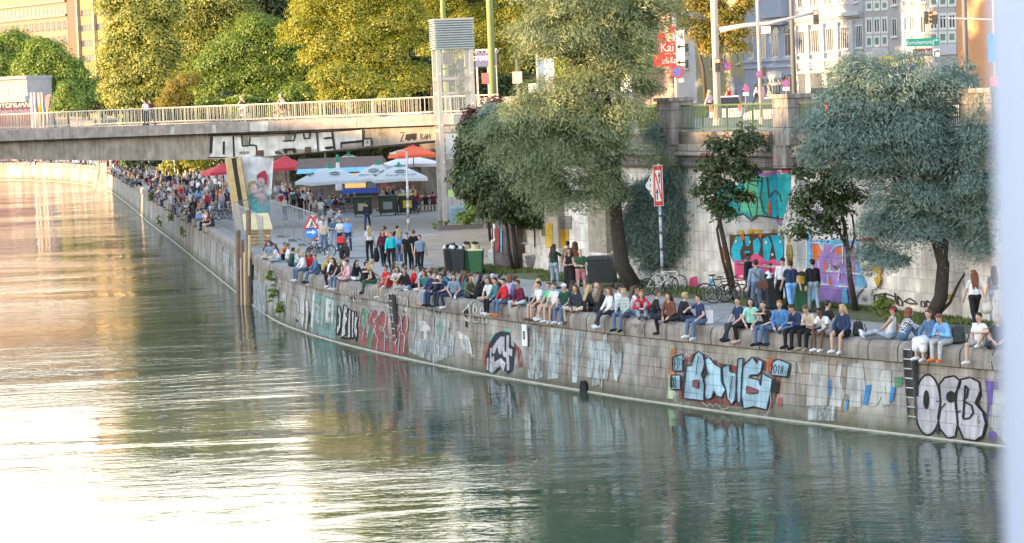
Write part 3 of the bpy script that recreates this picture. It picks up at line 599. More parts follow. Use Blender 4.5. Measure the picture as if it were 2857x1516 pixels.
# golden bush at quay level under the bridge
bgtree('golden-green bush on the quay seen under the bridge', 540, 262, [(490,462,26),(530,455,28),(565,465,24),(480,480,20),(545,480,26)], L_yel, 14000, .3, 'golden_shrub', ncl=200, cs=.6, gz=0.0, tr=.08, group=None, cat='shrub')
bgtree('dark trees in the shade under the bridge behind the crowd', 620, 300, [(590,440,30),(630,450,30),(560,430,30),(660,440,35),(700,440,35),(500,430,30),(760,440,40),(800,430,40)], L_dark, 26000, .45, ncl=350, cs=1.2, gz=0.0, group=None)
# street trees
bgtree('golden street tree behind the traffic light mast', 1972, 190, [(1930,20,40),(1990,30,42),(2040,60,35),(1900,80,32),(1960,100,38),(2020,110,35),(2070,100,25),(1930,-30,40),(2010,-40,45),(2080,30,32),(1985,140,28),(2060,140,20),(1870,30,30)], L_gold, 17000, .24, 'street_tree', ncl=260, cs=.7, aspect=.6, gz=6.0, tr=.16, shell=.3, bark=M_bark2, group=None)
for i, (x, Y, lb_) in enumerate(((1540,268,'leftmost'),(1590,250,'second'),(1640,236,'third'),(1685,222,'fourth'),(1725,208,'rightmost'))):  # added behind the tamarisk to keep sun off the street houses
    bgtree(lb_+' of the dense street trees hidden behind the tallest tamarisk', x, Y, [(x,100,110),(x-20,0,120),(x+20,-120,120),(x,-240,120),(x,190,90),(x,-340,110)], L_mid, 40000, .34, ncl=260, cs=1.7, tr=.25, group='dense trees along the street')
# hedge behind the beer garden
hp = MB(); P, N, dr = [], [], []
def hedge(lab, x0, x1, Yh, z0, z1, n, m, d=1.2, leaf=.22, name='hedge'):
    a = D(x0, 300, Yh); c = D(x1, 300, Yh); base = Vector(((a.x+c.x)/2, Yh, z0)); t = thing(name, lab, 'hedge', base)
    P = np.empty((n, 3)); P[:, 0] = RNG.uniform(a.x, c.x, n)-base.x; P[:, 1] = RNG.uniform(-d/2, d/2, n)+.25*np.sin(P[:, 0]*2.1); P[:, 2] = RNG.random(n)**.8*(z1-z0)+.3*np.sin(P[:, 0]*1.3)*RNG.random(n)
    N = rnd_unit(n)+np.array([0, -.6, .3]); N /= np.linalg.norm(N, axis=1)[:, None]; leaf_mesh('foliage', P, N, leaf, .6, m, t)
    b = MB(); b.box((base.x, Yh, (z0+z1)/2), (c.x-a.x, d*.6, (z1-z0)*.9)); b.build('core_filler', mat('hedge_core', (.02,.03,.012), .95), t)  # dark filler box added inside the leaves to close see-through gaps
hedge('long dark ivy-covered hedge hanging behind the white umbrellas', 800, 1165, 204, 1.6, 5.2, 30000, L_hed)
hedge('clipped hedge at street level left of the stone pillar', 1780, 1880, 112, 6.0, 7.2, 7000, L_gold, .9, .12)
hedge('hedge on the street behind the railing right of the lift', 1500, 1640, 140, 6.0, 7.0, 6000, L_mid, .9, .14)

hedge('continuous park hedge behind the bridge, under the locust tree', 545, 1085, 190, 5.8, 8.3, 26000, L_mid, 1.6, .24)
hedge('hedge by the parked cars right of the lift', 1330, 1500, 200, 5.8, 9.2, 12000, L_dark, 1.6, .26)

def treeline(lab, x0, x1, Yt, z0, z1, n, m, leaf):
    a = D(x0, 300, Yt); c = D(x1, 300, Yt); P = np.empty((n, 3)); u = RNG.random(n); P[:, 0] = a.x+(c.x-a.x)*u; P[:, 1] = Yt+RNG.uniform(-2, 2, n)+1.5*np.sin(P[:, 0]*.5); top = z0+(z1-z0)*(.75+.2*np.sin(P[:, 0]*.31)+.1*np.sin(P[:, 0]*.83)); P[:, 2] = z0+(top-z0)*RNG.random(n)**.85
    N = rnd_unit(n)+np.array([-.4, -.7, .4]); N /= np.linalg.norm(N, axis=1)[:, None]; o = leaf_mesh('treeline', P, N, leaf, .7, m, None); tag(o, lab, 'trees', kind='stuff')
treeline('dark mass of far park trees closing the view beyond the bridge', 345, 1640, 312, 1, 23, 60000, L_dark, .75)
treeline('lower mass of green trees along the far quay', 330, 700, 330, -.5, 12, 16000, L_mid, .6)
# ---------------------------------------------------------------- the opposite bank (outside the frame): its house row shades the quay
M_far = mat('left_bank_plaster', (.42,.36,.28), .85, .1, .2)
for i, (y0, y1, h, lab) in enumerate(((-90,60,24.5,'long cream apartment house on the opposite bank, nearest block'), (62,112,22.5,'cream apartment house on the opposite bank, second block'), (114,152,20,'cream apartment house on the opposite bank, third block'), (154,222,18,'cream apartment house on the opposite bank, fourth block'), (232,300,11,'low cream house on the opposite bank, last block'))):
    t = thing('apartment_house', lab, 'building', (-104, (y0+y1)/2, 2.6), group='houses on the opposite bank')
    b = MB(); b.box((-104, (y0+y1)/2, (h-2.4+2)/2-1), (18, y1-y0, h-2.4+2)); b.build('wall', M_far, t)
    b = MB(); b.prism([(-113.5, y0-.3), (-94.5, y0-.3), (-94.5, y1+.3), (-113.5, y1+.3)], h-2.4, h-1.7); b.build('roof', mat('grey_roof', (.12,.11,.11)), t)
    wp = None
    for yy in np.arange(y0+3, y1-2, 4.2):
        for zz in np.arange(4.0, h-5, 3.6):
            if wp is None:
                b = MB(); b.box((0, 0, 0), (.12, 1.3, 1.9)); wp = b.build('window', mat('dark_glass', (.05,.06,.07), .1, spec=.8), t, world=False); c = wp
            else: c = wp.copy(); COL.objects.link(c); c.parent = t
            c.location = (9.02, yy-(y0+y1)/2, zz-2.6)
poly_ground('opposite_bank', [(-94,-90),(-84,-90),(-84,300),(-112,330),(-150,360),(-260,370),(-260,-90)], 0.0, M_asph, zb=-6)
# ---------------------------------------------------------------- helpers for lettering and facades
def text_obj(name, s, m, parent, origin, xdir, updir, height, width=None, thick=.004, align='CENTER', off=.0):
    cu = bpy.data.curves.new('t', 'FONT'); cu.body = s; cu.size = 1; cu.extrude = thick; cu.align_x = align; cu.align_y = 'CENTER'; cu.resolution_u = 3
    o = bpy.data.objects.new('t', cu); COL.objects.link(o); dg = bpy.context.evaluated_depsgraph_get(); dg.update()
    me = bpy.data.meshes.new_from_object(o.evaluated_get(dg)); bpy.data.objects.remove(o); bpy.data.curves.remove(cu)
    xs = [v.co.x for v in me.vertices]; ys = [v.co.y for v in me.vertices]
    w_, h_ = max(xs)-min(xs), max(ys)-min(ys); sy = height/max(h_, .01); sx = (width/w_) if width else sy
    xdir = Vector(xdir).normalized(); updir = Vector(updir).normalized(); nd = xdir.cross(updir).normalized()
    cx, cy = (max(xs)+min(xs))/2, (max(ys)+min(ys))/2; inv = wmat(parent).inverted() if parent else Matrix()
    for v in me.vertices: v.co = inv @ (Vector(origin)+xdir*((v.co.x-cx)*sx)+updir*((v.co.y-cy)*sy)+nd*(v.co.z+off))
    me.materials.clear(); me.materials.append(m); ob = bpy.data.objects.new(name, me); COL.objects.link(ob); ob.parent = parent; return ob
class Plane:
    """vertical facade plane: point A, unit direction d (to the right), outward normal n"""
    def __init__(s, A, d):
        s.A = Vector(A); s.d = Vector(d).normalized(); s.n = Vector((s.d.y, -s.d.x, 0))
        if s.n.dot(CP-s.A) < 0: s.n = -s.n
    def hit(s, x, y):
        r = ray(x, y); t = (s.A-CP).dot(s.n)/r.dot(s.n); return CP+r*t
    def sz(s, x, y): p = s.hit(x, y); return (p-s.A).dot(s.d), p.z
    def at(s, u, z, o=0): p = s.A+s.d*u+s.n*o; return Vector((p.x, p.y, z))
    def box(s, b, u0, u1, z0, z1, o0, o1, mi=0):
        q = MB(); vs = [s.at(u, z, o) for o in (o0, o1) for u in (u0, u1) for z in (z0, z1)]
        b.add(vs, [(4,6,7,5),(0,1,3,2),(1,5,7,3),(0,2,6,4),(0,4,5,1),(2,3,7,6)], mi)
M_gl = mat('window_glass', (.06,.07,.08), .08, .2, .3, spec=.9)
M_wfr = mat('white_frame', (.48,.49,.50), .5, .05)
def add_window(pl, parent, u0, u1, z0, z1, fr=M_wfr, gl=M_gl, bars=1, depth=.06, fw=.09, sill=True):
    c = pl.at((u0+u1)/2, (z0+z1)/2, 0); b = MB()
    for (a0, a1, c0, c1) in ((u0, u0+fw, z0, z1), (u1-fw, u1, z0, z1), (u0+fw, u1-fw, z1-fw, z1), (u0+fw, u1-fw, z0, z0+fw)): pl.box(b, a0, a1, c0, c1, .005, depth)
    for i in range(bars): uu = u0+(u1-u0)*(i+1)/(bars+1); pl.box(b, uu-fw*.35, uu+fw*.35, z0+fw, z1-fw, .012, depth-.01)
    if sill: pl.box(b, u0-.1, u1+.1, z0-.12, z0-.002, .005, depth+.12)
    w_ = b.build('window', fr, parent); b = MB(); pl.box(b, u0+fw*.8, u1-fw*.8, z0+fw*.8, z1-fw*.8, .003, .03); b.build('pane', gl, w_); return w_
def px_window(pl, parent, x0, x1, y0, y1, **k):
    xm = (x0+x1)/2; u0, _ = pl.sz(x0, (y0+y1)/2); u1, _ = pl.sz(x1, (y0+y1)/2); _, z1 = pl.sz(xm, y0); _, z0 = pl.sz(xm, y1)
    return add_window(pl, parent, u0, u1, z0, z1, **k)
def building(name, lab, pl, x0, x1, zt, m, depth=14, z0=5.7, group=None, roofm=None, yref=150):
    u0, _ = pl.sz(x0, yref); u1, _ = pl.sz(x1, yref); c = pl.at((u0+u1)/2, z0); t = thing(name, lab, 'building', c, group=group)
    b = MB(); pl.box(b, u0, u1, z0-.3, zt, -depth, 0); b.build('wall', m, t)
    b = MB(); pl.box(b, u0-.1, u1+.1, zt, zt+.5, -depth-.2, .4); b.build('roof', roofm or mat('grey_roof', (.12,.11,.11)), t); return t, u0, u1
def band(t, pl, u0, u1, z0, z1, o, m, name='cornice'):
    b = MB(); pl.box(b, u0, u1, z0, z1, .002, o); return b.build(name, m, t)

# ---------------------------------------------------------------- street houses (right)
SP = Plane(D(2220, 216, 240), (.40, -.916, 0)); RS = 'house row along the street'
m_ = mat('pink_plaster', (.50,.33,.28), .9, .08, .5)
t, a, c = building('street_house', 'pinkish banded house half hidden behind the red signs', SP, 1760, 1878, 30, m_, group=RS)
for y in (205, 218, 231, 244): _, z = SP.sz(1850, y); band(t, SP, a, c, z, z+.12, .06, mat('pink_groove', (.33,.22,.19)), 'groove')
for x in (1790, 1815, 1845):
    for y in (60, 110, 160): px_window(SP, t, x, x+12, y, y+30)
t, a, c = building('street_house', 'pale grey house behind the golden street tree', SP, 1879, 1940, 31, mat('pale_plaster', (.55,.56,.60), .9, .06), group=RS)
for x in (1890, 1912):
    for y in (20, 70, 120, 165): px_window(SP, t, x, x+11, y, y+28)
t, a, c = building('street_house', 'olive yellow plaster house with small arches at the bottom', SP, 1941, 2074, 30, mat('olive_plaster', (.32,.30,.19), .9, .07), group=RS)
for x, y in ((1955,90),(1983,88),(2020,30),(2055,28),(1983,160),(2055,146),(2020,92),(2055,88),(2020,152)): px_window(SP, t, x, x+10, y, y+32, fr=mat('olive_frame', (.5,.48,.35)))
for x in (2040, 2058):
    u, z = SP.sz(x+5, 245); b = MB(); q = [SP.at(u-.75, 5.9, .03), SP.at(u+.75, 5.9, .03)]+[SP.at(u+.75*math.cos(k*math.pi/8), z+.3+.8*math.sin(k*math.pi/8), .03) for k in range(9)]; b.add(q, [tuple(range(len(q)))]); b.build('arched_opening', mat('blue_recess', (.22,.25,.33)), t)
blue = mat('blue_plaster', (.27,.31,.42), .9, .06); blue2 = mat('blue_trim', (.34,.39,.50), .9, .05)
t, a, c = building('street_house', 'ornate blue-grey house with arched windows and a bay', SP, 2075, 2211, 34, blue, group=RS)
for x0, x1 in ((2089,2104),(2123,2139),(2156,2173),(2190,2208)):
    w_ = px_window(SP, t, x0, x1, 97-(x0-2123)*.05, 162-(x0-2123)*.06)
    u, z = SP.sz((x0+x1)/2, 97-(x0-2123)*.05); hw = .72; b = MB()
    q = [SP.at(u+hw*math.cos(k*math.pi/8), z+hw*.8*math.sin(k*math.pi/8), .05) for k in range(9)]; b.add(q, [tuple(range(9))]); b.build('arch_pane', M_gl, w_)
    b = MB(); pts = [SP.at(u+(hw+.12)*math.cos(k*math.pi/8), z+(hw*.8+.1)*math.sin(k*math.pi/8), .06) for k in range(9)]; b.tube(pts, .1, 5); b.build('arch_trim', blue2, w_)
for x0, x1 in ((2080,2094),(2150,2160),(2165,2176),(2182,2195)):
    for y0, y1 in ((0,28),(-60,-25)): px_window(SP, t, x0, x1, y0, y1, sill=False)
for y in (62, 68, 172, 190): _, z = SP.sz(2140, y); band(t, SP, a, c, z, z+.22, .16, blue2)
_, zb = SP.sz(2160, 50); u0, _ = SP.sz(2142, 50); u1, _ = SP.sz(2203, 50); b = MB(); SP.box(b, u0, u1, zb, zb+6, .003, .9); SP.box(b, u0+.4, u1-.4, zb-.7, zb-.002, .003, .6); b.build('bay', blue, t)
u0, z1 = SP.sz(2131, 201); u1, z0 = SP.sz(2184, 222); band(t, SP, u0, u1, z0, z1, .12, mat('white_shop_board', (.45,.46,.48)), 'shop_board')
u, z = SP.sz(2156, 225); band(t, SP, u0, u1, z-.45, z+.42, .1, mat('white_shop_board', (.45,.46,.48)), 'shop_sign')
text_obj('shop_lettering', 'MOOR & MOOR', mat('black_letter', (.02,.02,.02)), t, SP.at(u, z, .12), SP.d, (0,0,1), .5, 5.2)
for x0, x1 in ((2136,2152),(2158,2176),(2190,2208)): px_window(SP, t, x0, x1, 228 if x0 < 2180 else 210, 262, fr=mat('dark_shop_frame', (.08,.09,.11)), gl=mat('dark_glass', (.05,.06,.07), .1, spec=.8), sill=False)
wh = mat('white_plaster', (.31,.32,.36), .85, .05, .4); wh2 = mat('white_trim', (.37,.38,.42), .85, .04)
t, a, c = building('street_house', 'white house with deep window bays and long cornices', SP, 2212, 2411, 36, wh, group=RS)
def C4(x, y): return 2100+x/2.735, y/2.735
for (x0, x1, y0, y1) in ((352,412,232,415),(448,512,222,405),(562,622,212,392),(672,735,202,378),(785,842,190,366)):
    X0, Y0 = C4(x0, y0); X1, Y1 = C4(x1, y1); px_window(SP, t, X0, X1, Y0, Y1, bars=3, fr=mat('grey_frame', (.5,.52,.54)))
    b = MB(); ua, za = SP.sz(X0-9, Y1); ub, zb = SP.sz(X0-1.5, Y0-3); SP.box(b, ua, ub, za-1.6, zb+.3, .003, .3); b.build('window_pier', wh2, t)
for (x0, x1, y1) in ((345,382,68),(435,462,56),(468,495,52),(545,572,44),(578,605,40),(645,672,33),(680,705,28),(770,800,18)):
    X0, Y1 = C4(x0, y1); X1, _ = C4(x1, y1); px_window(SP, t, X0, X1, Y1-42, Y1, sill=True)
    px_window(SP, t, X0, X1, Y1-110, Y1-64, sill=True)
for (y, h, o) in ((128,.35,.5),(150,.25,.25),(460,.3,.35),(480,.6,.15),(545,.25,.3)):
    _, z = SP.sz(2220, y/2.735-.2); band(t, SP, a+.05, c-.05, z-h, z, o, wh2)
for x0, x1 in ((350,412),(440,540),(565,650),(680,760)): X0, _ = C4(x0, 0); X1, _ = C4(x1, 0); px_window(SP, t, X0, X1, 204-(x0-350)/2.735*.05, 268, fr=mat('grey_frame', (.5,.52,.54)), bars=0, sill=False)
gr = mat('grey_plaster', (.28,.28,.29), .9, .05, .4)
t, a, c = building('street_house', 'grey and white modern house with green glass panels', SP, 2412, 2669, 36, gr, group=RS)
gg = mat('green_glass_panel', (.12,.20,.17), .15, .15, spec=.8)
for (px0, px1, n) in ((862,1040,3),(1132,1245,2),(1350,1560,3)):
    for (y0, y1, g_, br) in ((8,86,gg,0),(132,264,M_gl,1),(272,362,gg,0),(-150,-30,M_gl,1)):
        for i in range(n):
            w_ = (px1-px0)/n; X0, Y0 = C4(px0+w_*i+4, y0-(px0-862)*.06-i*3); X1, Y1 = C4(px0+w_*(i+1)-4, y1-(px0-862)*.06-i*3); px_window(SP, t, X0, X1, Y0, Y1, gl=g_, bars=br, fw=.22, sill=False)
    X0, Y0 = C4(px0, 372-(px0-862)*.06); X1, _ = C4(px1, 0); ua, z = SP.sz(X0, Y0); ub, _ = SP.sz(X1, Y0); band(t, SP, ua, ub, z-.9, z, .14, wh2, 'white_panel')
for (x0, x1, y0, y1) in ((1065,1105,140,280),(1282,1325,120,255),(1065,1105,-80,40),(1282,1325,-100,20)): X0, Y0 = C4(x0, y0); X1, Y1 = C4(x1, y1); px_window(SP, t, X0, X1, Y0, Y1)
ua, z1 = SP.sz(2458, 158); ub, z0 = SP.sz(2514, 187); band(t, SP, ua, ub, z0, z1, .25, mat('yellow_banner', (.75,.48,.03), .6, .12), 'yellow_banner')
ua, z1 = SP.sz(2530, 165); ub, z0 = SP.sz(2580, 190); band(t, SP, ua, ub, z0, z1, .25, mat('yellow_banner', (.75,.48,.03), .6, .12), 'yellow_banner')
u0, z0 = SP.sz(2403, 228); u1, z1 = SP.sz(2484, 200)
b = MB(); b.add([SP.at(u0, z0+.4, 2.2), SP.at(u1, z0+.4, 2.2), SP.at(u1, z1+.3, .03), SP.at(u0, z1+.3, .03), SP.at(u0, z0-.3, 2.2), SP.at(u1, z0-.3, 2.2)], [(0,1,2,3),(4,5,1,0)]); b.build('awning', mat('beige_awning', (.50,.47,.32), .8), t)
for x0 in (2420, 2455, 2500, 2560, 2610): px_window(SP, t, x0, x0+28, 214, 262, fr=mat('dark_shop_frame', (.08,.09,.11)), gl=mat('dark_glass', (.05,.06,.07), .1, spec=.8), sill=False)
t, a, c = building('street_house', 'plain orange house wall beside the tall grey mast', SP, 2670, 2980, 36, mat('orange_plaster', (.42,.22,.11), .9, .08, .4), group=RS)
ua, z1 = SP.sz(2686, 185); ub, z0 = SP.sz(2722, 194); band(t, SP, ua, ub, z0, z1, .1, mat('street_name_plate', (.06,.06,.05)), 'street_plate')
px_window(SP, t, 2702, 2732, 222, 246, fr=mat('dark_shop_frame', (.08,.09,.11))); 
far_pave = [SP.at(-60, 0, 0)[:2], SP.at(130, 0, 0)[:2], SP.at(130, 0, 9)[:2], SP.at(-60, 0, 9)[:2]]
poly_ground('far_pavement', far_pave, 6.1, mat('pavement_grey', (.24,.235,.23), .9), zb=5.5)

# ---------------------------------------------------------------- far left buildings
LP = Plane(D(0, 150, 580), (19, -26, 0)); pk = mat('salmon_plaster', (.24,.155,.11), .85, .05, .1); FLB = 'buildings on the far left skyline'
t, a, c = building('office_block', 'long salmon office block with two rows of small windows', LP, -60, 193, 46, pk, depth=12, z0=2, group=FLB)
def C0(x, y): return x/2.7333, y/2.7333
for (x0, x1) in ((0,22),(40,65),(82,107),(125,150),(185,210),(226,250),(268,292),(310,335),(352,377),(395,420),(438,463),(480,505)):
    for yb, yt in ((262,203),(378,318),(495,435)): X0, Y0 = C0(x0, yt-x0*.092); X1, Y1 = C0(x1, yb-x0*.092); px_window(LP, t, X0, X1, Y0, Y1, fw=.18, bars=1, fr=mat('dark_frame_far', (.09,.08,.09)))
for i in range(17):
    x0 = 4+i*30; X0, Y0 = C0(x0, 84-x0*.075); X1, Y1 = C0(x0+26, 160-x0*.075); px_window(LP, t, X0, X1, Y0, Y1, fw=.15, bars=2, fr=mat('salmon_frame', (.24,.18,.14)), gl=mat('bright_glass', (.15,.14,.13), .15, .3, .3, spec=.9), sill=False)
for y in (72, 176): _, z = LP.sz(0, y/2.733); band(t, LP, a, c, z, z+.5, .5, mat('pale_stone_far', (.22,.18,.15)))
t, a, c = building('office_block', 'dark brown stair tower between the two far offices', LP, 194, 219, 52, mat('brown_plaster', (.15,.095,.07), .9), depth=10, z0=2, group=FLB)
t, a, c = building('office_block', 'orange-lit office tower with cream spandrels and vertical fins', LP, 220, 420, 60, mat('cream_panel', (.27,.19,.085), .8, .06, .1), depth=12, z0=2, group=FLB)
for yb in (-60, 75, 190, 307, 424, 541):
    for x0 in (618, 654, 692, 741, 779, 818, 862, 900, 938): X0, Y0 = C0(x0, yb-(x0-618)*.083); X1, Y1 = C0(x0+31, yb+52-(x0-618)*.083); px_window(LP, t, X0, X1, Y0, Y1, fw=.12, bars=1, fr=mat('dark_frame_far', (.09,.08,.09)), sill=False)
for x in (607, 731, 853, 975): X0, _ = C0(x, 0); u, _ = LP.sz(X0, 100); band(t, LP, u, u+.7, 4, 58, .7, mat('pale_fin', (.30,.25,.19)), 'fin')
# low pavilion with the purple wall
PP = Plane(D(0, 250, 420), (1, -.35, 0))
t, a, c = building('pavilion', 'low white pavilion with a purple lettered wall below it', PP, -120, 76, PP.sz(30, 222)[1], mat('pavilion_white', (.30,.29,.29), .8), depth=8, z0=1, group=None, yref=250, roofm=mat('pale_roof', (.28,.28,.29)))
for x0, x1 in ((16,23),(43,52),(-12,-4),(-40,-30)): px_window(PP, t, x0, x1, 243, 277, fw=.2, sill=False)
P2 = Plane(D(0, 320, 414), (1, -.35, 0)); u0, z0 = P2.sz(-120, 352); u1, z1 = P2.sz(97, 283)
band(t, P2, u0, u1, .5, z1, .6, mat('purple_wall', (.075,.03,.05), .8, .12, .3), 'purple_wall'); band(t, P2, u0, u1-1, z1, z1+.9, 1.2, mat('pale_roof', (.28,.28,.29)), 'canopy')
u, z = P2.sz(28, 289); text_obj('lettering', 'ANT-WEINDARM', mat('white_letter', (.7,.7,.7), .6), t, P2.at(u, z, .65), P2.d, (0,0,1), 1.3, 9.0)
for i in range(5):
    b = MB(); zz = P2.sz(40, 308+i*2.6)[1]; pts = [P2.at(u0+(u1-u0)*k/90, zz+.12*math.sin(k*1.1), .63) for k in range(91)]; b.tube(pts, .06, 4); b.build('wavy_line', mat('lilac_paint', (.26,.2,.26)), t)
for i, (x, col, lab) in enumerate(((92, (.12,.12,.2), 'dark blue'), (101, (.65,.28,.03), 'orange'), (113, (.12,.14,.2), 'navy'), (122, (.5,.3,.3), 'pale red'))):
    bb = D(x, 350, 400); t = thing('flag_pole', 'pale pole with a hanging '+lab+' flag beside the purple wall', 'flag', (bb.x, 400, 2), group='flags by the purple wall')
    top = D(x-1, 264, 400); b = MB(); b.tube([(bb.x, 400, 2), (bb.x, 400, top.z+.3)], .2, 6); b.build('pole', mat('pale_pole', (.62,.52,.46)), t)
    b = MB(); X = bb.x+.25; b.add([(X, 400, top.z), (X+1.1, 400.1, top.z), (X+.5, 400.3, top.z-6), (X, 400, top.z-8.5), (X+.5, 399.7, top.z-3)], [(0,1,4),(1,2,4),(2,3,4),(3,0,4)]); b.build('flag', mat('flag_'+lab, col, .8, .1), t)

# ---------------------------------------------------------------- glass lift tower
lb = G(1282, 640); th = rad(10); lw, ld = 2.2, 2.0
def lp(x, y, z):
    X, Y = rot2(x, y, th); return Vector((lb.x+X, lb.y+Y+ld/2, z))
lift = thing('lift_tower', 'glass lift tower with a corrugated metal head at the end of the bridge', 'lift', (lb.x, lb.y+ld/2, 0), th)
M_fr = mat('lift_frame', (.36,.35,.33), .45, .08, 2, metal=.3); M_corr = mat('corrugated_metal', (.24,.30,.34), .4, .08, 2, metal=.4)
mg, nt, N, L, B = newmat('lift_glass'); B.inputs['Base Color'].default_value = (.55,.62,.62,1); B.inputs['Roughness'].default_value = .04; B.inputs['Alpha'].default_value = .13; B.inputs['Specular IOR Level'].default_value = .9
zt = 12.3; zc = 10.62
b = MB()
for sx in (-1, 1):
    for sy in (-1, 1): b.box(lp(sx*(lw/2-.12), sy*(ld/2-.12), (zc+.3)/2+.1), (.24, .24, zc-.5), th)
b.build('corner_columns', M_fr, lift)
for z in (.35, 3.6, 5.85, 8.05, 8.9):
    b = MB()
    for s in (-1, 1): b.box(lp(0, s*(ld/2-.06), z), (lw-.5, .1, .16), th); b.box(lp(s*(lw/2-.06), 0, z), (.1, ld-.5, .16), th)
    b.build('cross_frame', M_fr, lift)
b = MB(); b.box(lp(0, -ld/2+.02, 5.9), (lw-.48, .02, 9.6), th); b.build('front_glass', mg, lift)
b = MB(); b.box(lp(-lw/2+.02, 0, 5.9), (.02, ld-.48, 9.6), th); b.build('side_glass', mg, lift)
b = MB(); b.box(lp(lw/2-.02, 0, 5.9), (.02, ld-.48, 9.6), th); b.build('side_glass', mg, lift)
b = MB(); z = zc
while z < zt-.05: b.box(lp(0, 0, z+.05), (lw+.16, ld+.16, .075), th); z += .14

b.build('corrugated_head', M_corr, lift); b = MB(); b.box(lp(0, 0, (zc+zt)/2), (lw-.04, ld-.04, zt-zc-.02), th); b.build('head_core', mat('groove_shade', (.15,.18,.20)), lift); b = MB(); b.box(lp(0, 0, zt+.07), (lw+.16, ld+.16, .12), th); b.build('roof', M_fr, lift)  # darker inner box gives the groove shade between the metal ribs as colour
b = MB(); z = .45
while z < 1.35: b.box(lp(.1, -ld/2-.03, z), (lw-.55, .06, .05), th); z += .1
b.box(lp(.1, -ld/2+.02, .9), (lw-.55, .03, 1.0), th); b.build('louvre', mat('blue_louvre', (.25,.38,.48), .5), lift)
b = MB(); b.box(lp(0, 0, .12), (lw+.7, ld+.7, .3), th); b.build('plinth', M_conc, lift)
b = MB(); b.box(lp(-.3, .2, 10.1), (.6, .8, .7), th); b.box(lp(.45, .1, 9.7), (.35, .5, .5), th); b.box(lp(-.3, .1, 8.9), (.5, .5, .35), th); b.box(lp(.5, .2, 9.1), (.3, .3, .3), th); b.box(lp(0, .3, 9.5), (1.7, .1, .1), th); b.build('machinery', mat('dark_machine', (.09,.085,.08), .6, .5, 5), lift)
b = MB(); b.box(lp(0, .1, 4.5), (1.7, 1.6, .1), th)
for s in (-1, 1): b.box(lp(s*.75, .3, 4.9), (.07, .07, 8.5), th); b.box(lp(s*.25, .8, 4.9), (.05, .05, 8.5), th)
b.build('guide_rails', mat('rail_steel', (.35,.33,.28), .4, metal=.5), lift)
b = MB(); b.box(lp(.1, -.2, 4.9), (1.5, .03, 1.5), th); b.build('pale_poster', mat('pale_blue_sheet', (.45,.58,.68), .5), lift)
b = MB(); b.box(lp(.35, -ld/2-.02, 2.15), (1.3, .02, .26), th); b.build('red_sticker', mat('red_sticker', (.65,.04,.03), .5), lift)
b = MB(); b.box(lp(-.55, -ld/2-.02, 2.15), (.42, .02, .45), th+.0); b.build('green_sticker', mat('green_sticker', (.35,.55,.22), .5), lift)
for (u, z) in ((-.95,9.2),(-.95,6.2),(.95,6.2),(.95,9.2),(-.95,4),(.95,7.4)): b = MB(); b.box(lp(u, -ld/2-.02, z), (.09, .03, .09), th); b.build('clamp', mat('bright_clamp', (.7,.7,.7), .3, metal=.5), lift)

# ---------------------------------------------------------------- masts, signs and lights of the street
M_mgreen = mat('mast_green', (.22,.27,.12), .5, .08, 1); M_grey = mat('mast_grey', (.16,.16,.17), .5, .1, 1); M_galv = mat('galvanised', (.50,.47,.45), .45, .08, 2, metal=.2)
def mast(name, lab, cat, x, y, Y, z0, ztop, r0, r1, m, group=None, lean=0):
    p = D(x, y, Y); t = thing(name, lab, cat, (p.x, Y, z0), group=group); b = MB(); b.tube([(p.x, Y, z0), (p.x+lean, Y, ztop)], [r0, r1], 12); b.build('pole', m, t, smooth=True)
    b = MB(); b.lathe([(r0*1.6, 0), (r0*1.6, .3), (r0*1.1, .35)], (p.x, Y, z0), 12); b.build('base', m, t); return t, p
mast('tram_mast', 'tall olive green tram mast rising just right of the glass lift', 'mast', 1376, 255, 166, 6.0, 30, .24, .17, M_mgreen, 'green tram masts')
mast('tram_mast', 'slimmer olive green tram mast appearing above the lift head', 'mast', 1236, 30, 182, 6.0, 30, .2, .15, M_mgreen, 'green tram masts')
def sign_disc(t, P0, c, r, kind):
    n = P0.n; red = mat('sign_red', (.60,.03,.03), .4, .05); b = MB()
    def disc(b, r_, o, k=24): q = [c+P0.d*(r_*math.cos(a*2*math.pi/k))+Vector((0,0,r_*math.sin(a*2*math.pi/k)))+n*o for a in range(k)]; b.add(q, [tuple(range(k))])
    disc(b, r, .02); b.torus(c+n*.0, r*.98, .02, n, 24, 5); plate = b.build('sign_face', red, t)
    b = MB(); disc(b, r*.78, .026); b.build('blue_field', mat('sign_blue', (.03,.13,.50), .4, .05), plate)
    b = MB(); ks = ((1,1),(1,-1)) if kind == 'stop' else ((1,-1),)
    for i, j in ks: v = (P0.d*i+Vector((0,0,j))).normalized()*r*.8; b.bar(c-v+n*(.032+.004*j), c+v+n*(.032+.004*j), r*.16, .004, up=n)
    b.build('red_cross', red, plate)
def face(Y): return Plane((0, Y, 0), (1, -.12, 0))
def panel(t, pl, x0, x1, y0, y1, m, name='panel', o=0.0, th_=.04, parent=None):
    xm = (x0+x1)/2; u0, _ = pl.sz(x0, y0); u1, _ = pl.sz(x1, y0); _, za = pl.sz(xm, y0); _, zb = pl.sz(xm, y1); b = MB(); pl.box(b, u0, u1, zb, za, o, o+th_); return b.build(name, m, parent or t), pl.at((u0+u1)/2, (za+zb)/2, o+th_+.006), (u1-u0, za-zb)
M_sred = mat('sign_red', (.60,.03,.03), .4, .05); M_swh = mat('sign_white', (.72,.70,.68), .4, .04); M_sblk = mat('sign_black', (.02,.02,.02), .5)
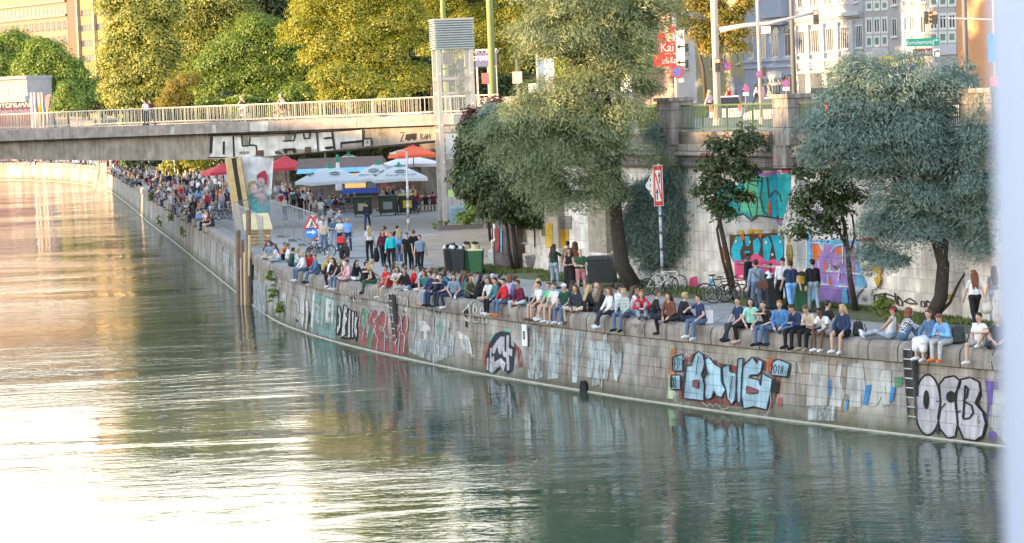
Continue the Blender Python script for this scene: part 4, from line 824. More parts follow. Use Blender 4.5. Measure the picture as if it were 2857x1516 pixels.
def arrow(t, pl, c, L_, m, d=-1, o=.003):
    b = MB(); x = pl.d*d; z = Vector((0,0,1)); q = [c-x*L_/2+z*L_*.09, c+x*L_*.1+z*L_*.09, c+x*L_*.1+z*L_*.28, c+x*L_/2, c+x*L_*.1-z*L_*.28, c+x*L_*.1-z*L_*.09, c-x*L_/2-z*L_*.09]; b.add([p+pl.n*o for p in q], [tuple(range(7))]); b.build('arrow', m, t)
pl = face(112); t, p = mast('direction_sign', 'stack of red street direction signs with white arrow panel on a pale pole', 'sign', 1889, 280, 112, 6.1, 10.9, .09, .08, M_galv)
s_, c, wh_ = panel(t, pl, 1838, 1884, 116, 149, M_sred, 'red_panel'); text_obj('lettering', 'Kai', mat('white_letter', (.7,.7,.7), .6), s_, c+pl.d*.0, pl.d, (0,0,1), .36, .52)
s_, c, wh_ = panel(t, pl, 1822, 1885, 152, 186, M_sred, 'red_panel'); text_obj('lettering', 'sefs-Kai', mat('white_letter', (.7,.7,.7), .6), s_, c+pl.d*.2, pl.d, (0,0,1), .28, .62)
panel(t, pl, 1836, 1856, 92, 112, M_sred, 'red_panel'); panel(t, pl, 1868, 1882, 74, 92, M_sred, 'red_panel')
s_, c, wh_ = panel(t, pl, 1885.5, 1908, 84, 184, M_swh, 'white_panel'); arrow(s_, pl, c+Vector((0,0,-.62)), .34, M_sblk); arrow(s_, pl, c+Vector((0,0,.05)), .34, M_sblk); text_obj('lettering', '4', M_sblk, s_, c+Vector((0,0,.45))+pl.d*.05, pl.d, (0,0,1), .2)
sign_disc(t, pl, pl.hit(1890, 200)+pl.n*.1, .26, 'one'); panel(t, pl, 1894, 1908, 219, 230, mat('cream_plate', (.7,.6,.42)), 'plate', .02)
def traffic_head(parent, pl, x0, x1, y0, y1, lit=True, back=False, name='signal_head'):
    h, c, (w_, hh) = panel(parent, pl, x0, x1, y0, y1, mat('signal_black', (.03,.03,.03), .5) if not back else mat('signal_yellow', (.45,.30,.12), .5), name, .0, .22)
    for i in range(3):
        q = c+Vector((0,0,(1-i)*hh/3.1))-pl.n*.002; r = min(w_*.46, hh*.16); b = MB(); k = 16; b.add([q+pl.d*(r*math.cos(a*2*math.pi/k))+Vector((0,0,r*math.sin(a*2*math.pi/k))) for a in range(k)], [tuple(range(k))])
        if i == 0 and lit: b.build('red_lamp', mat('lit_red_lamp', (.8,.05,.03), .3, emit=(1,.03,.015), es=5), h)
        else: b.build('lamp', mat('dark_lamp', (.05,.05,.045), .2), h)
        b = MB(); b.tube([q+pl.d*(r*1.1*math.cos(a*math.pi/8))+Vector((0,0,r*1.1*math.sin(a*math.pi/8)))+pl.n*.07 for a in range(9)], .02, 4); b.build('visor', mat('signal_black', (.03,.03,.03), .5), h)
pl = face(122); M_peach = mat('mast_pale', (.52,.44,.40), .45, .06, 1)
t, p = mast('traffic_light_mast', 'thick pale mast with a long curved arm and red traffic lights above the white car', 'traffic light', 2001, 270, 122, 6.0, 20, .17, .15, M_peach)
a0 = pl.hit(2008, 84); a1 = pl.hit(2140, 66); a2 = pl.hit(2272, 36); b = MB(); b.tube([a0, a0.lerp(a1, .5)+Vector((0,0,.05)), a1, a2], [.13,.11,.09,.06], 10); b.build('arm', M_peach, t, smooth=True)
traffic_head(t, pl, 2268, 2284, 29, 69); traffic_head(t, pl, 1995, 2009, 163, 202)
pq = pl.hit(2028, 184); b = MB(); b.bar(pl.hit(2008, 178), pq, .04); b.build('bracket', M_grey, t); sign_disc(t, pl, pq+pl.n*.1, .18, 'stop'); panel(t, pl, 2021, 2035, 196, 203, mat('cream_plate', (.7,.6,.42)), 'plate', .02)
traffic_head(t, pl, 2012, 2017, 165, 175, lit=False)
t, p = mast('street_lamp_mast', 'slim pale mast between the ornate blue house and the cars', 'mast', 2122, 280, 118, 6.0, 20, .075, .06, M_peach)
panel(t, pl, 2123, 2150, 74, 94, mat('glass_lantern', (.55,.55,.48), .2), 'lantern', .1, .2); traffic_head(t, face(118), 2127, 2137, 188, 214, lit=False)
sign_disc(t, face(118), face(118).hit(2120, 208)+Vector((0,-.15,0)), .14, 'stop')
mast('lamp_mast', 'dark grey mast in front of the seam between blue and white houses', 'mast', 2216, 250, 170, 6.0, 24, .16, .13, M_grey)
t, p = mast('no_stopping_sign', 'round no stopping sign with plate in front of the white house', 'sign', 2194, 275, 150, 5.8, 8.0, .04, .04, M_grey); sign_disc(t, face(150), face(150).hit(2193, 232)+Vector((0,-.15,0)), .19, 'stop'); panel(t, face(150), 2184, 2202, 243, 253, M_swh, 'plate', .06)
t, p = mast('no_stopping_sign', 'round no stopping sign with plate right of the golden tree, by the arches', 'sign', 2081, 275, 150, 5.8, 7.9, .04, .04, M_grey); sign_disc(t, face(150), face(150).hit(2081, 248)+Vector((0,-.15,0)), .17, 'stop'); panel(t, face(150), 2073, 2089, 258, 267, M_swh, 'plate', .06)
pl = face(116)
t, p = mast('lamp_mast', 'tall dark grey mast in front of the orange house wall', 'mast', 2697, 240, 116, 6.0, 20, .12, .10, M_grey)
t, p = mast('signal_mast', 'thin pale mast with an arm carrying red and yellow traffic lights', 'traffic light', 2778, 240, 112, 6.0, 20, .06, .05, M_galv)
b = MB(); b.tube([face(112).hit(2777, 55), face(112).hit(2600, 50)], .035, 8); b.build('arm', M_galv, t); traffic_head(t, face(112), 2600, 2614, 30, 67); traffic_head(t, face(112), 2592, 2599, 30, 69, lit=False, back=True); traffic_head(t, face(112), 2578, 2589, 33, 67, lit=False)
s_, c, wh_ = panel(t, face(112), 2755, 2800, 94, 173, mat('parking_blue', (.04,.20,.62), .4, .05), 'parking_sign', .08); text_obj('lettering', 'P', M_swh, s_, c+Vector((0,0,.1))+Vector((.1,0,0)), (1,-.12,0), (0,0,1), .8)
panel(t, face(112), 2762, 2800, 214, 250, mat('red_white_plate', (.62,.16,.16), .5, .4, 6), 'plate', .08)
pl = face(108); t, p = mast('direction_sign', 'green Karmelitermarkt and brown Diana Bad direction signs on a grey pole', 'sign', 2526, 250, 108, 6.1, 10.6, .06, .06, M_galv)
s_, c, wh_ = panel(t, pl, 2528, 2620, 107, 129, mat('sign_green', (.01,.30,.20), .4, .04), 'green_panel', .08); text_obj('lettering', 'Karmelitermarkt', mat('white_letter', (.7,.7,.7), .6), s_, c-pl.d*.12, pl.d, (0,0,1), .17, 1.02)
def bent_arrow(parent, pl, c, h, m):
    b = MB(); z = Vector((0,0,1)); q = [c-pl.d*h*.3-z*h*.5, c-pl.d*h*.3+z*h*.1, c-pl.d*h*.1+z*h*.3, c+pl.d*h*.25+z*h*.3]
    for i in range(3): b.bar(q[i]+pl.n*(.004+.001*i), q[i+1]+pl.n*(.004+.001*i), h*.16, .004, up=pl.n)
    b.add([q[3]+z*h*.25+pl.n*.007, q[3]+pl.d*h*.35+pl.n*.007, q[3]-z*h*.25+pl.n*.007], [(0,1,2)]); b.build('arrow', m, parent)
bent_arrow(s_, pl, pl.hit(2608, 117)+pl.n*.13, .22, mat('white_letter', (.7,.7,.7), .6))
s_, c, wh_ = panel(t, pl, 2546, 2601, 136, 157, mat('sign_brown', (.22,.05,.03), .4, .04), 'brown_panel', .08); text_obj('lettering', 'Diana Bad', mat('white_letter', (.7,.7,.7), .6), s_, c, pl.d, (0,0,1), .17, .68)
s_, c, wh_ = panel(t, pl, 2602, 2621, 136, 159, M_swh, 'white_panel', .08); bent_arrow(s_, pl, c, .22, M_sblk)
sign_disc(t, pl, pl.hit(2548, 190)+pl.n*.1, .24, 'one')
pl = face(172); b_ = pl.hit(1350, 200); t = thing('banner_frame', 'truss frame with a lilac banner between lift and tram mast', 'banner', (b_.x, b_.y, 6.0))
for x in (1331, 1362, 1384): u, _ = pl.sz(x, 200); b = MB(); pl.box(b, u-.06, u+.06, 6.0, pl.sz(1350, 143)[1], -.06, .06); b.build('truss_leg', M_galv, t)
b = MB(); u0, z1 = pl.sz(1326, 138); u1, z0 = pl.sz(1387, 146); pl.box(b, u0, u1, z1-.12, z1, -.1, .1); pl.box(b, u0, u1, z0-.1, z0, -.1, .1)
for i in range(12): uu = u0+(u1-u0)*i/11; b.bar(pl.at(uu, z0, 0), pl.at(uu+(.2 if i % 2 else -.2), z1, 0), .04)
b.build('truss', M_galv, t); s_, c, wh_ = panel(t, pl, 1326, 1386, 147, 186, mat('lilac_banner', (.13,.13,.26), .7, .05), 'banner', .1); text_obj('lettering', 'orever', M_swh, s_, c-pl.d*.3+Vector((0,0,.1)), pl.d, (0,0,1), .32, 1.1)
s_, c, wh_ = panel(t, pl, 1344, 1361, 204, 234, mat('red_board', (.55,.10,.10), .5, .3, 5), 'red_sign', .1)
pl = face(160); b_ = pl.hit(1443, 240); t = thing('notice_board', 'small pinkish notice board on a pole in front of the dark trees', 'sign', (b_.x, b_.y, 6.0)); panel(t, pl, 1429, 1456, 200, 233, mat('notice_pink', (.55,.40,.34), .6, .12, 6), 'board'); u, _ = pl.sz(1443, 240); b = MB(); pl.box(b, u-.06, u+.06, 6.0, pl.sz(1443, 165)[1], -.1, -.01); b.build('post', M_grey, t)
t = thing('advert_board', 'white advertising board behind the big tamarisk, with a curved top', 'sign', pl.hit(1510, 260)*Vector((1,1,0))+Vector((0,0,6))); panel(t, pl, 1500, 1545, 162, 262, mat('advert_white', (.62,.64,.66), .5, .06), 'board'); panel(t, pl, 1495, 1500, 148, 262, M_peach, 'side_post', .02, .2)
t = thing('kiosk_cabinet', 'dark grey cabinet block right of the parked white cars', 'cabinet', pl.hit(1480, 300)*Vector((1,1,0))+Vector((0,0,6))); panel(t, face(150), 1447, 1512, 261, 300, mat('cabinet_grey', (.14,.145,.15), .8, .1), 'body', 0, 1.2); panel(t, face(150), 1478, 1500, 233, 261, mat('cabinet_white', (.6,.6,.58), .6), 'box', .2, .6)
t = thing('parapet_wall', 'sunlit low plaster wall right of the lift', 'wall', face(148).hit(1390, 300)*Vector((1,1,0))+Vector((0,0,6))); panel(t, face(148), 1333, 1447, 271, 330, mat('parapet_plaster', (.50,.42,.34), .85, .15, 1), 'body', 0, .3)

poly_ground('street_median', [G(x_, y_, 6.02)[:2] for x_, y_ in ((1500,335),(1900,330),(2300,325),(2700,330),(2700,300),(1500,300))], 6.03, mat('median_grass', (.07,.10,.03), .95, .3, 1))
# ---------------------------------------------------------------- cars
def car(lab, x, Yc, z0, body, h=1.5, rz=0, w_=1.8, L_=4.3, suv=False, lights=True, y=270):
    p = D(x, y, Yc); t = thing('parked_car', lab, 'car', (p.x, Yc, z0), rz, group='cars on the street')
    hb = .95 if suv else .85; hw = w_/2; b = MB()
    # body profile along the length (y forward), rear at -L/2
    prof = [(-L_/2, .35), (-L_/2-.04, .6), (-L_/2+.02, hb), (-L_/2+.5, hb+.03), (L_/2-1.2, hb), (L_/2-.1, hb-.18), (L_/2, .55), (L_/2-.05, .3)]
    n = len(prof); vs = []
    for sx, k in ((-1, .94), (-1, 1), (1, 1), (1, .94)):
        pass
    for (sx, zz_in) in ((-1, 0), (1, 0)):
        for (yy, zz) in prof: vs.append((sx*hw, yy, zz))
    f = [tuple(reversed(range(n))), tuple(range(n, 2*n))]+[(i, (i+1) % n, n+(i+1) % n, n+i) for i in range(n)]
    b.add(vs, f); bo = b.build('body', body, t, world=False, bevel=.07)
    cab = [(-L_/2+.12, hb), (-L_/2+(.25 if suv else .38), h-.06), (-L_/2+.7, h), (L_/2-2.2, h-.01), (L_/2-1.25, hb)]
    b = MB(); n = len(cab); vs = [(-hw+.04+(.16 if zz > hb+.1 else 0), yy, zz) for yy, zz in cab]+[(hw-.04-(.16 if zz > hb+.1 else 0), yy, zz) for yy, zz in cab]
    b.add(vs, [tuple(reversed(range(n))), tuple(range(n, 2*n))]+[(i, (i+1) % n, n+(i+1) % n, n+i) for i in range(n)]); b.build('windows', mat('car_glass', (.02,.022,.025), .35, spec=.3), t, world=False, bevel=.04)
    b = MB(); b.box((0, -L_/2+(L_-2.2-.3)/2+.45, h+.0), (w_-.42, L_-2.75, .06)); b.build('roof', body, t, world=False, bevel=.03)
    for sx in (-1, 1):
        for yy in (-L_/2+.8, L_/2-.85): b = MB(); b.torus((sx*(hw-.1), yy, .32), .23, .1, (1,0,0), 16, 8); b.build('wheel', mat('tyre', (.02,.02,.02)), t, world=False)
        b = MB(); b.box((sx*(hw-.12), -L_/2-.02, hb+.0 if not suv else hb), (.16, .1, .3)); b.build('tail_light', mat('tail_lamp', (.5,.02,.02), .25, emit=(1,.04,.02), es=1.5), t, world=False)
        b = MB(); b.box((sx*(hw+.08), L_/2-1.5, hb+.08), (.16, .1, .12)); b.build('mirror', body, t, world=False)
    b = MB(); b.box((0, -L_/2-.05, .45), (w_-.1, .12, .22)); b.build('bumper', body, t, world=False, bevel=.03)
    b = MB(); b.box((0, -L_/2-.06, .72), (.52, .02, .12)); b.build('number_plate', mat('plate_white', (.7,.7,.7)), t, world=False)
    return t
M_cw = mat('car_white', (.72,.72,.72), .25, .02); M_cd = mat('car_dark', (.03,.035,.04), .2, .02); M_cs = mat('car_silver', (.42,.45,.48), .25, .02); M_cb = mat('car_blue', (.08,.12,.2), .25)
car('white hatchback seen from behind at the green railing', 2029, 146, 5.72, M_cw, h=1.5, rz=rad(-8), lights=False)
car('dark estate car with glowing tail lights behind the wreath pillar', 2292, 186, 5.72, M_cd, suv=True, h=1.6, rz=rad(-8))
car('silver car between the white hatchback and the wreath pillar', 2165, 132, 5.72, M_cs, h=1.4, rz=rad(20), lights=False)
car('dark blue car seen between the balusters right of the wreath pillar', 2262, 128, 5.72, M_cb, h=1.35, rz=rad(30))
car('white car behind the big tamarisk, seen through the railing', 2420, 122, 5.72, M_cw, h=1.4, rz=rad(60))
car('pale car near the right end of the railing', 2570, 118, 5.72, M_cs, h=1.4, rz=rad(70))
car('white car parked right of the tram mast, roof above the wall', 1410, 158, 5.95, M_cw, h=1.5, rz=rad(80), lights=False)
car('white van roof just right of the lift, over the sunlit wall', 1350, 164, 5.95, M_cw, h=1.6, rz=rad(85), lights=False)

# ---------------------------------------------------------------- pale post close to the camera, and the deck it stands on
d_ = ray(2857, 760).normalized(); base = CP+ray(3100, 760)*(1.45/F); up = Vector((-math.sin(rad(1.4))*0, 0, 1))
t = thing('railing_post', 'blurred pale blue metal post close by, along the right edge', 'post', (base.x, base.y, 6.5)); r_ = .0625
b = MB(); b.tube([(base.x, base.y, 6.5), (base.x, base.y, 9.6)], r_, 32); b.build('shaft', mat('pale_blue_paint', (.36,.42,.56), .5, .02), t, smooth=True)
poly_ground('near_bridge_deck', [(-30,-6),(30,-6),(30,1.9),(-30,1.9)], 6.5, M_conc2 if False else mat('deck_surface', (.30,.28,.26), .9), zb=6.1)
# ---------------------------------------------------------------- things on the quay
M_blk = mat('matte_black', (.025,.025,.027), .6, .2, 3); M_steel = mat('fence_steel', (.25,.28,.31), .4, .1, 3, metal=.5); M_umb = mat('umbrella_cloth', (.92,.92,.90), .85, .05, 1.5); M_umb.use_fake_user = False; M_umg = mat('umbrella_green', (.02,.22,.13), .7, .1)
M_wood = mat('weathered_wood', (.20,.14,.10), .9, .3, 3, bump=.3); M_ply = mat('yellow_plywood', (.58,.45,.25), .85, .12, 2)
def translucent(m, k=.5):
    N, L = m.node_tree.nodes, m.node_tree.links; B = N['Principled BSDF']; src = B.inputs['Base Color'].links[0].from_socket; t_ = N.new('ShaderNodeBsdfTranslucent'); L.new(src, t_.inputs[0]); x = N.new('ShaderNodeMixShader'); x.inputs[0].default_value = k; L.new(B.outputs[0], x.inputs[1]); L.new(t_.outputs[0], x.inputs[2]); L.new(x.outputs[0], N['Material Output'].inputs['Surface'])
translucent(M_umb)
# iron ladders on the canal wall
def wall_ladder(lab, xt, yt, xb_, yb_):
    top, out = edge_at(xt, -.16, .3); t = thing('iron_ladder', lab, 'ladder', (top.x, top.y, -2.5)); d = Vector((-out.y, out.x, 0))
    P = lambda u, z, o: Vector((top.x, top.y, z))+d*u+out*o
    b = MB(); b.bar(P(0, -2.7, -.25), P(0, .1, -.02), .46, .03, up=out); b.build('recess_shade_plate', mat('recess_shade', (.05,.05,.05), .8), t)  # dark plate on the wall paints in the shade of a ladder recess
    for s in (-1, 1): b = MB(); b.tube([P(s*.17, -2.8, -.14), P(s*.17, -.3, .04), P(s*.17, .15, .04)], .03, 6); b.build('rail', mat('ladder_dark', (.06,.07,.07), .5), t)
    for i in range(10): z = -2.4+i*.28; b = MB(); o = -.14+.18*min(1, (z+2.8)/2.5); b.tube([P(-.16, z, o+.01), P(.16, z, o+.01)], .02, 6); b.build('rung', mat('ladder_rung', (.42,.44,.45), .4), t)
wall_ladder('dark iron ladder on the canal wall between the red letters', 1092, 825, 1082, 991)
wall_ladder('iron ladder in a dark recess beside the big white round lettering', 2535, 950, 2520, 1213)
# number plate on the wall
pt_, out = edge_at(1462, -.1, .3); d = Vector((-out.y, out.x, 0)); hp_ = G(1461, 921, -1.0)
t = thing('number_plate', 'white plate with the number 0 mounted on the canal wall under the dangling feet', 'sign', (pt_.x, pt_.y, -.75)); cpt = Vector((pt_.x, pt_.y, -.73))+out*.02; xd = -d if (-d).x > 0 else d
b = MB(); b.bar(cpt-Vector((0,0,.38)), cpt+Vector((0,0,.38)), .36, .03, up=out); b.build('plate', mat('plate_white', (.7,.7,.7)), t)
b = MB(); b.tube([cpt+out*.03+xd*(.06*math.cos(a*math.pi/8))+Vector((0,0,.15*math.sin(a*math.pi/8))) for a in range(17)], .014, 5); b.build('number', mat('sign_black', (.02,.02,.02), .5), t)
# drain opening, the shade inside painted as a black block on the wall
q, out = edge_at(1631, -.02, .3); b = MB(); d = Vector((-out.y, out.x, 0)); c = Vector((q.x, q.y, -2.5))+out*.11
pts = [c+d*.22, c-d*.22, c-d*.22+Vector((0,0,.28))]+[c+d*(-.22*math.cos(a*math.pi/6))+Vector((0,0,.28+.2*math.sin(a*math.pi/6))) for a in range(1, 6)]+[c+d*.22+Vector((0,0,.28))]
b.add([p+out*.085 for p in pts]+[p-out*.2 for p in pts], [tuple(range(9))]+[(i, (i+1) % 9, 9+(i+1) % 9, 9+i) for i in range(9)]); b.build('drain_opening', mat('drain_shade', (.012,.012,.012), .9), quay)
# stone landing wedge far left
q, out = edge_at(296, 0, .3); d = Vector((-out.y, out.x, 0)); b = MB(); b.uv = []
vs = [q+out*0.1+d*-3, q+out*.1+d*3, q+out*2.2+d*0]; b.v = [(v.x, v.y, -3) for v in vs]+[((v.x+q.x)/2, (v.y+q.y)/2, 1.1) for v in vs]; b.uv = [(0,0),(3,0),(1.5,0),(0,3),(3,3),(1.5,3)]; b.f = [(0,2,1),(3,4,5),(0,1,4,3),(1,2,5,4),(2,0,3,5)]; b.m = [0]*5
b.build('stone_buttress', M_cop, quay)

# wooden mooring piles and planks in the water at the wall corner
for i, (x, yt, yb, r, m_, lab) in enumerate(((664,646,838,.13,M_wood,'brown round pile, leftmost of the pile cluster at the wall corner'),(675,672,846,.12,M_wood,'short brown pile second from the left in the corner cluster'),(684,708,850,.10,M_ply,'yellow plank pile in the middle of the corner cluster'),(693,590,846,.13,M_wood,'tallest brown pile of the corner cluster, beside the plywood box'),(696,660,770,.07,M_ply,'thin yellow batten fixed right of the tallest pile'),(702,725,820,.09,M_blk,'black pile against the wall corner'),(672,725,838,.05,mat('pink_batten', (.5,.38,.34), .8),'thin pale batten in front of the brown piles'))):
    Y = G(x, 849, -2.4).y-.15-i*.12; a = D(x, yt, Y); c = D(x, yb, Y); t = thing('mooring_pile', lab, 'pile', (a.x, Y, -3.2), group='wooden piles at the wall corner')
    b = MB(); z0 = -3.4 if yb > 830 else c.z; b.tube([(c.x, Y, z0), (a.x, Y, a.z)], [r*1.05, r], 8); b.build('shaft', m_, t)
    b = MB(); b.tube([(a.x, Y, a.z+.002), (a.x, Y, a.z+.07)], [r*1.1, r*.9], 8); b.build('cap', m_, t)
# plywood box
c = G(724, 702); t = thing('plywood_box', 'yellow plywood shed with sloping lid beside the piles and the fence', 'box', c)
b = MB()
for i in range(6): b.box((c.x, c.y+.5, .1+i*.19), (1.15, 1.0, .16))
b.build('slatted_body', mat('slat_wood', (.40,.28,.15), .85, .25, 3), t)
b = MB(); b.add([(c.x-.75, c.y-.15, 1.22), (c.x+.78, c.y-.15, 1.22), (c.x+.45, c.y+1.25, 2.0), (c.x-.95, c.y+1.25, 2.0), (c.x-.75, c.y-.15, 1.16), (c.x+.78, c.y-.15, 1.16), (c.x+.45, c.y+1.25, 1.94), (c.x-.95, c.y+1.25, 1.94)], [(0,1,2,3),(7,6,5,4),(0,4,5,1),(1,5,6,2),(2,6,7,3),(3,7,4,0)]); b.build('lid', M_ply, t)
# mobile fence panels
def fence_panel(A, B, lab, h=2.0):
    A = Vector(A); B = Vector(B); t = thing('fence_panel', lab, 'fence', (A+B)/2, group='mobile construction fence panels'); Z = Vector((0,0,1)); d = (B-A); L_ = d.length; d.normalize()
    A = A+d*.04; B = B-d*.04; L_ -= .08
    b = MB(); b.tube([A+Z*.12, A+Z*h, B+Z*h, B+Z*.12, A+Z*.14], .028, 6); b.build('frame', M_steel, t)
    b = MB(); n = int(L_/.2)
    for i in range(1, n): b.bar(A+d*(L_*i/n)+Z*.14, A+d*(L_*i/n)+Z*(h-.02), .009)
    for z in (.5, .9, 1.3, 1.7): b.bar(A+Z*z, B+Z*z, .009)
    b.build('wire_mesh', M_steel, t)
    for P in (A, B): b = MB(); b.box((P.x, P.y, .07), (.7, .26, .14), math.atan2(-d.x, d.y)+0); b.build('foot', mat('concrete_foot', (.22,.21,.2), .9), t)
fl = [G(x, y) for x, y in ((790,663),(822,674),(850,686),(884,703))]
for i, lb_ in enumerate(('fence panel nearest the painted pier, far end of the row', 'middle fence panel of the row by the path', 'fence panel next to the road signs, near end of the row')): fence_panel(fl[i], fl[i+1], lb_)
fl2 = [G(655,658), G(700,688), G(738,712)]
fence_panel(fl2[0], fl2[1], 'fence panel behind the wooden piles at the wall edge'); fence_panel(fl2[1], fl2[2], 'fence panel in front of the plywood shed'); fence_panel(G(655,658), G(720,640), 'fence panel crossing in front of the pier boards'); fence_panel(G(722,641), G(788,662), 'fence panel across the foot of the turquoise mural')
# road signs
c = G(868, 704); pl = Plane((c.x, c.y, 0), (1, -.1, 0)); t = thing('roadwork_sign', 'red triangle roadwork sign above a round blue arrow sign at the fence end', 'sign', c)
b = MB(); b.tube([(c.x, c.y+.06, 0), (c.x, c.y+.06, 2.5)], .03, 8); b.build('pole', M_steel, t)
u, z = pl.sz(868, 622)
def tri(b, r, o): b.add([pl.at(u+r*math.cos(a), z-.08+r*math.sin(a), o) for a in (math.pi/2, math.pi*7/6, math.pi*11/6)], [(0,1,2)])
b = MB(); tri(b, .52, .02); q_ = b.build('triangle', M_sred, t); b = MB(); tri(b, .34, .026); b.build('white_field', M_swh, q_)
b = MB(); b.tube([pl.at(u+.05, z+.02, .04), pl.at(u-.02, z-.12, .04)], .035, 6); b.tube([pl.at(u-.02, z-.12, .04), pl.at(u-.1, z-.24, .04)], .02, 6); b.tube([pl.at(u-.02, z-.12, .04), pl.at(u+.06, z-.24, .04)], .02, 6); b.tube([pl.at(u+.05, z, .04), pl.at(u+.14, z-.2, .04)], .02, 6); b.lathe([(.02,0),(.045,.03),(.02,.07)], pl.at(u+.06, z+.04, .05), 8); b.build('worker_symbol', M_sblk, q_)
u, z = pl.sz(869, 648); cc = pl.at(u, z, .02); b = MB(); b.add([cc+pl.d*(.33*math.cos(a*math.pi/12))+Vector((0,0,.33*math.sin(a*math.pi/12))) for a in range(24)], [tuple(range(24))]); q_ = b.build('blue_disc', mat('sign_blue_bright', (.02,.25,.70), .4, .05), t); arrow(q_, pl, cc, .5, M_swh, d=1, o=.006)
c = G(881, 698); pl2 = Plane((c.x, c.y, 0), (1, -.1, 0)); t = thing('warning_beacon', 'red and white striped warning board beside the round blue sign', 'sign', c); b = MB(); pl2.box(b, 0-.17, .17, .35, 1.9, -.03, 0); bd = b.build('board', M_swh, t)
for i in range(3): zz = .45+i*.5; b = MB(); b.add([pl2.at(-.17, zz, .005), pl2.at(.17, zz+.25, .005), pl2.at(.17, zz+.5 if i < 2 else zz+.45, .005), pl2.at(-.17, zz+.25, .005)], [(0,1,2,3)]); b.build('red_stripe', M_sred, bd)
b = MB(); b.box((c.x, c.y+.05, .08), (.6, .3, .16)); b.box((c.x, c.y+.05, .28), (.05, .05, .3)); b.build('foot', M_blk, t)
# lamp posts
def lamp(lab, x, y, ytop, r=.07, armdx=0, m=M_galv, sticker=True):
    c = G(x, y); top = D(x-6, ytop, c.y); t = thing('lamp_post', lab, 'street lamp', c, group='posts on the quay'); b = MB(); b.tube([c, (top.x, c.y, top.z)], [r, r*.7], 10); b.build('pole', m, t, smooth=True)
    if armdx: b = MB(); T = Vector((top.x, c.y, top.z)); b.tube([T, T+Vector((armdx*.5, 0, .1)), T+Vector((armdx, 0, 0))], .04, 6); b.build('arm', m, t); b = MB(); b.box((T.x+armdx, c.y, T.z-.05), (.4, .16, .1)); b.build('lamp_head', m, t)
    else: b = MB(); b.lathe([(r, 0), (r*1.3, .05), (.02, .15)], (top.x, c.y, top.z), 10); b.build('finial', m, t)
    for k in range(7):
        z = .5+k*.33; b = MB(); b.lathe([(r*1.02+.004, 0), (r*1.02+.004, random.uniform(.08, .2))], (c.x+(top.x-c.x)*z/top.z, c.y, z), 10); b.build('sticker', (mat('sticker_white', (.6,.6,.62)), mat('sticker_dark', (.1,.1,.12)), mat('sticker_blue', (.3,.4,.55)))[k % 3], t)
lamp('slim lamp post with a bent head in front of the two big umbrellas', 1140, 645, 424, .075, -.8)
lamp('wooden lamp post left of the closed umbrella', 913, 570, 424, .08, 0, M_wood)
lamp('thin post among the crowd under the bridge', 492, 520, 452, .06)
c = G(847, 540); t = thing('globe_lamp', 'white globe lamp on a short post by the blue stall awning', 'street lamp', c); b = MB(); top = D(845, 474, c.y); b.tube([c, (c.x, c.y, top.z)], .07, 8); b.build('pole', M_swh, t); b = MB(); b.lathe([(.02,-.16),(.14,-.08),(.17,0),(.14,.1),(.02,.17)], (c.x, c.y, top.z+.1), 12); b.build('globe', M_swh, t, smooth=True)

# channel sign on its pole
c = G(1850, 813); P0 = Plane((c.x, c.y, 0), (1, -.12, 0)); t = thing('navigation_sign', 'tall red-framed white board with two arrows on a stickered pole above the white bicycles', 'sign', c)
top = P0.hit(1838, 500); b = MB(); b.tube([c, (top.x, c.y, top.z+.6)], .055, 10); b.build('pole', mat('pole_bluish', (.45,.52,.58), .4, .15, 6), t, smooth=True)
u0, _ = P0.sz(1824, 520); u1, _ = P0.sz(1850, 520); _, z1 = P0.sz(1836, 461); _, z0 = P0.sz(1838, 575); dx = .0
b = MB(); P0.box(b, u0, u1, z0, z1, .06, .10); brd = b.build('board', M_swh, t); wd = u1-u0; hh = z1-z0; e = .02
b = MB()
for q in ((u0+e, u1-e, z1-e-.17, z1-e), (u0+e, u1-e, z0+e, z0+e+.17), (u0+e, u0+e+wd*.15, z0+e, z1-e), (u1-e-wd*.15, u1-e, z0+e, z1-e)): P0.box(b, *q, .102, .106)
b.bar(P0.at(u0+wd*.24, z1-.32, .112), P0.at(u1-wd*.2, z0+.28, .112), wd*.13, .004, up=P0.n); b.build('red_frame', M_sred, brd)
for (uu, zc_) in ((u0+wd*.64, z0+hh*.70), (u0+wd*.36, z0+hh*.30)):
    b = MB(); b.bar(P0.at(uu, zc_-hh*.14, .118), P0.at(uu, zc_+hh*.02, .118), wd*.09, .004, up=P0.n); b.add([P0.at(uu-wd*.13, zc_+hh*.02, .12), P0.at(uu+wd*.13, zc_+hh*.02, .12), P0.at(uu, zc_+hh*.16, .12)], [(0,1,2)]); b.build('arrow', M_sblk, brd)
_, zt_ = P0.sz(1815, 480); _, zb_ = P0.sz(1815, 555); ul, zm = P0.sz(1800, 518)
b = MB(); b.add([P0.at(ul, zm, .05), P0.at(u0-.02, zb_, .05), P0.at(u0-.02, zt_, .05), P0.at(ul, zm, .03), P0.at(u0-.02, zb_, .03), P0.at(u0-.02, zt_, .03)], [(0,1,2),(5,4,3),(0,3,4,1),(1,4,5,2),(2,5,3,0)]); q_ = b.build('triangle_plate', M_swh, t)
for k, dz in enumerate((.22, 0, -.22)): text_obj('lettering', ('III', '1:1', '100')[k], M_sblk, q_, P0.at(u0-.22, zm+dz, .056), P0.d, (0,0,1), .12, .24)
for k in range(12):
    z = .7+k*.22; b = MB(); b.lathe([(.06, 0), (.06, random.uniform(.06, .14))], (c.x+(top.x-c.x)*z/(top.z+.6), c.y, z), 10); b.build('sticker', (mat('sticker_white', (.6,.6,.62)), mat('sticker_dark', (.1,.1,.12)), mat('sticker_blue', (.3,.4,.55)))[k % 3], t)

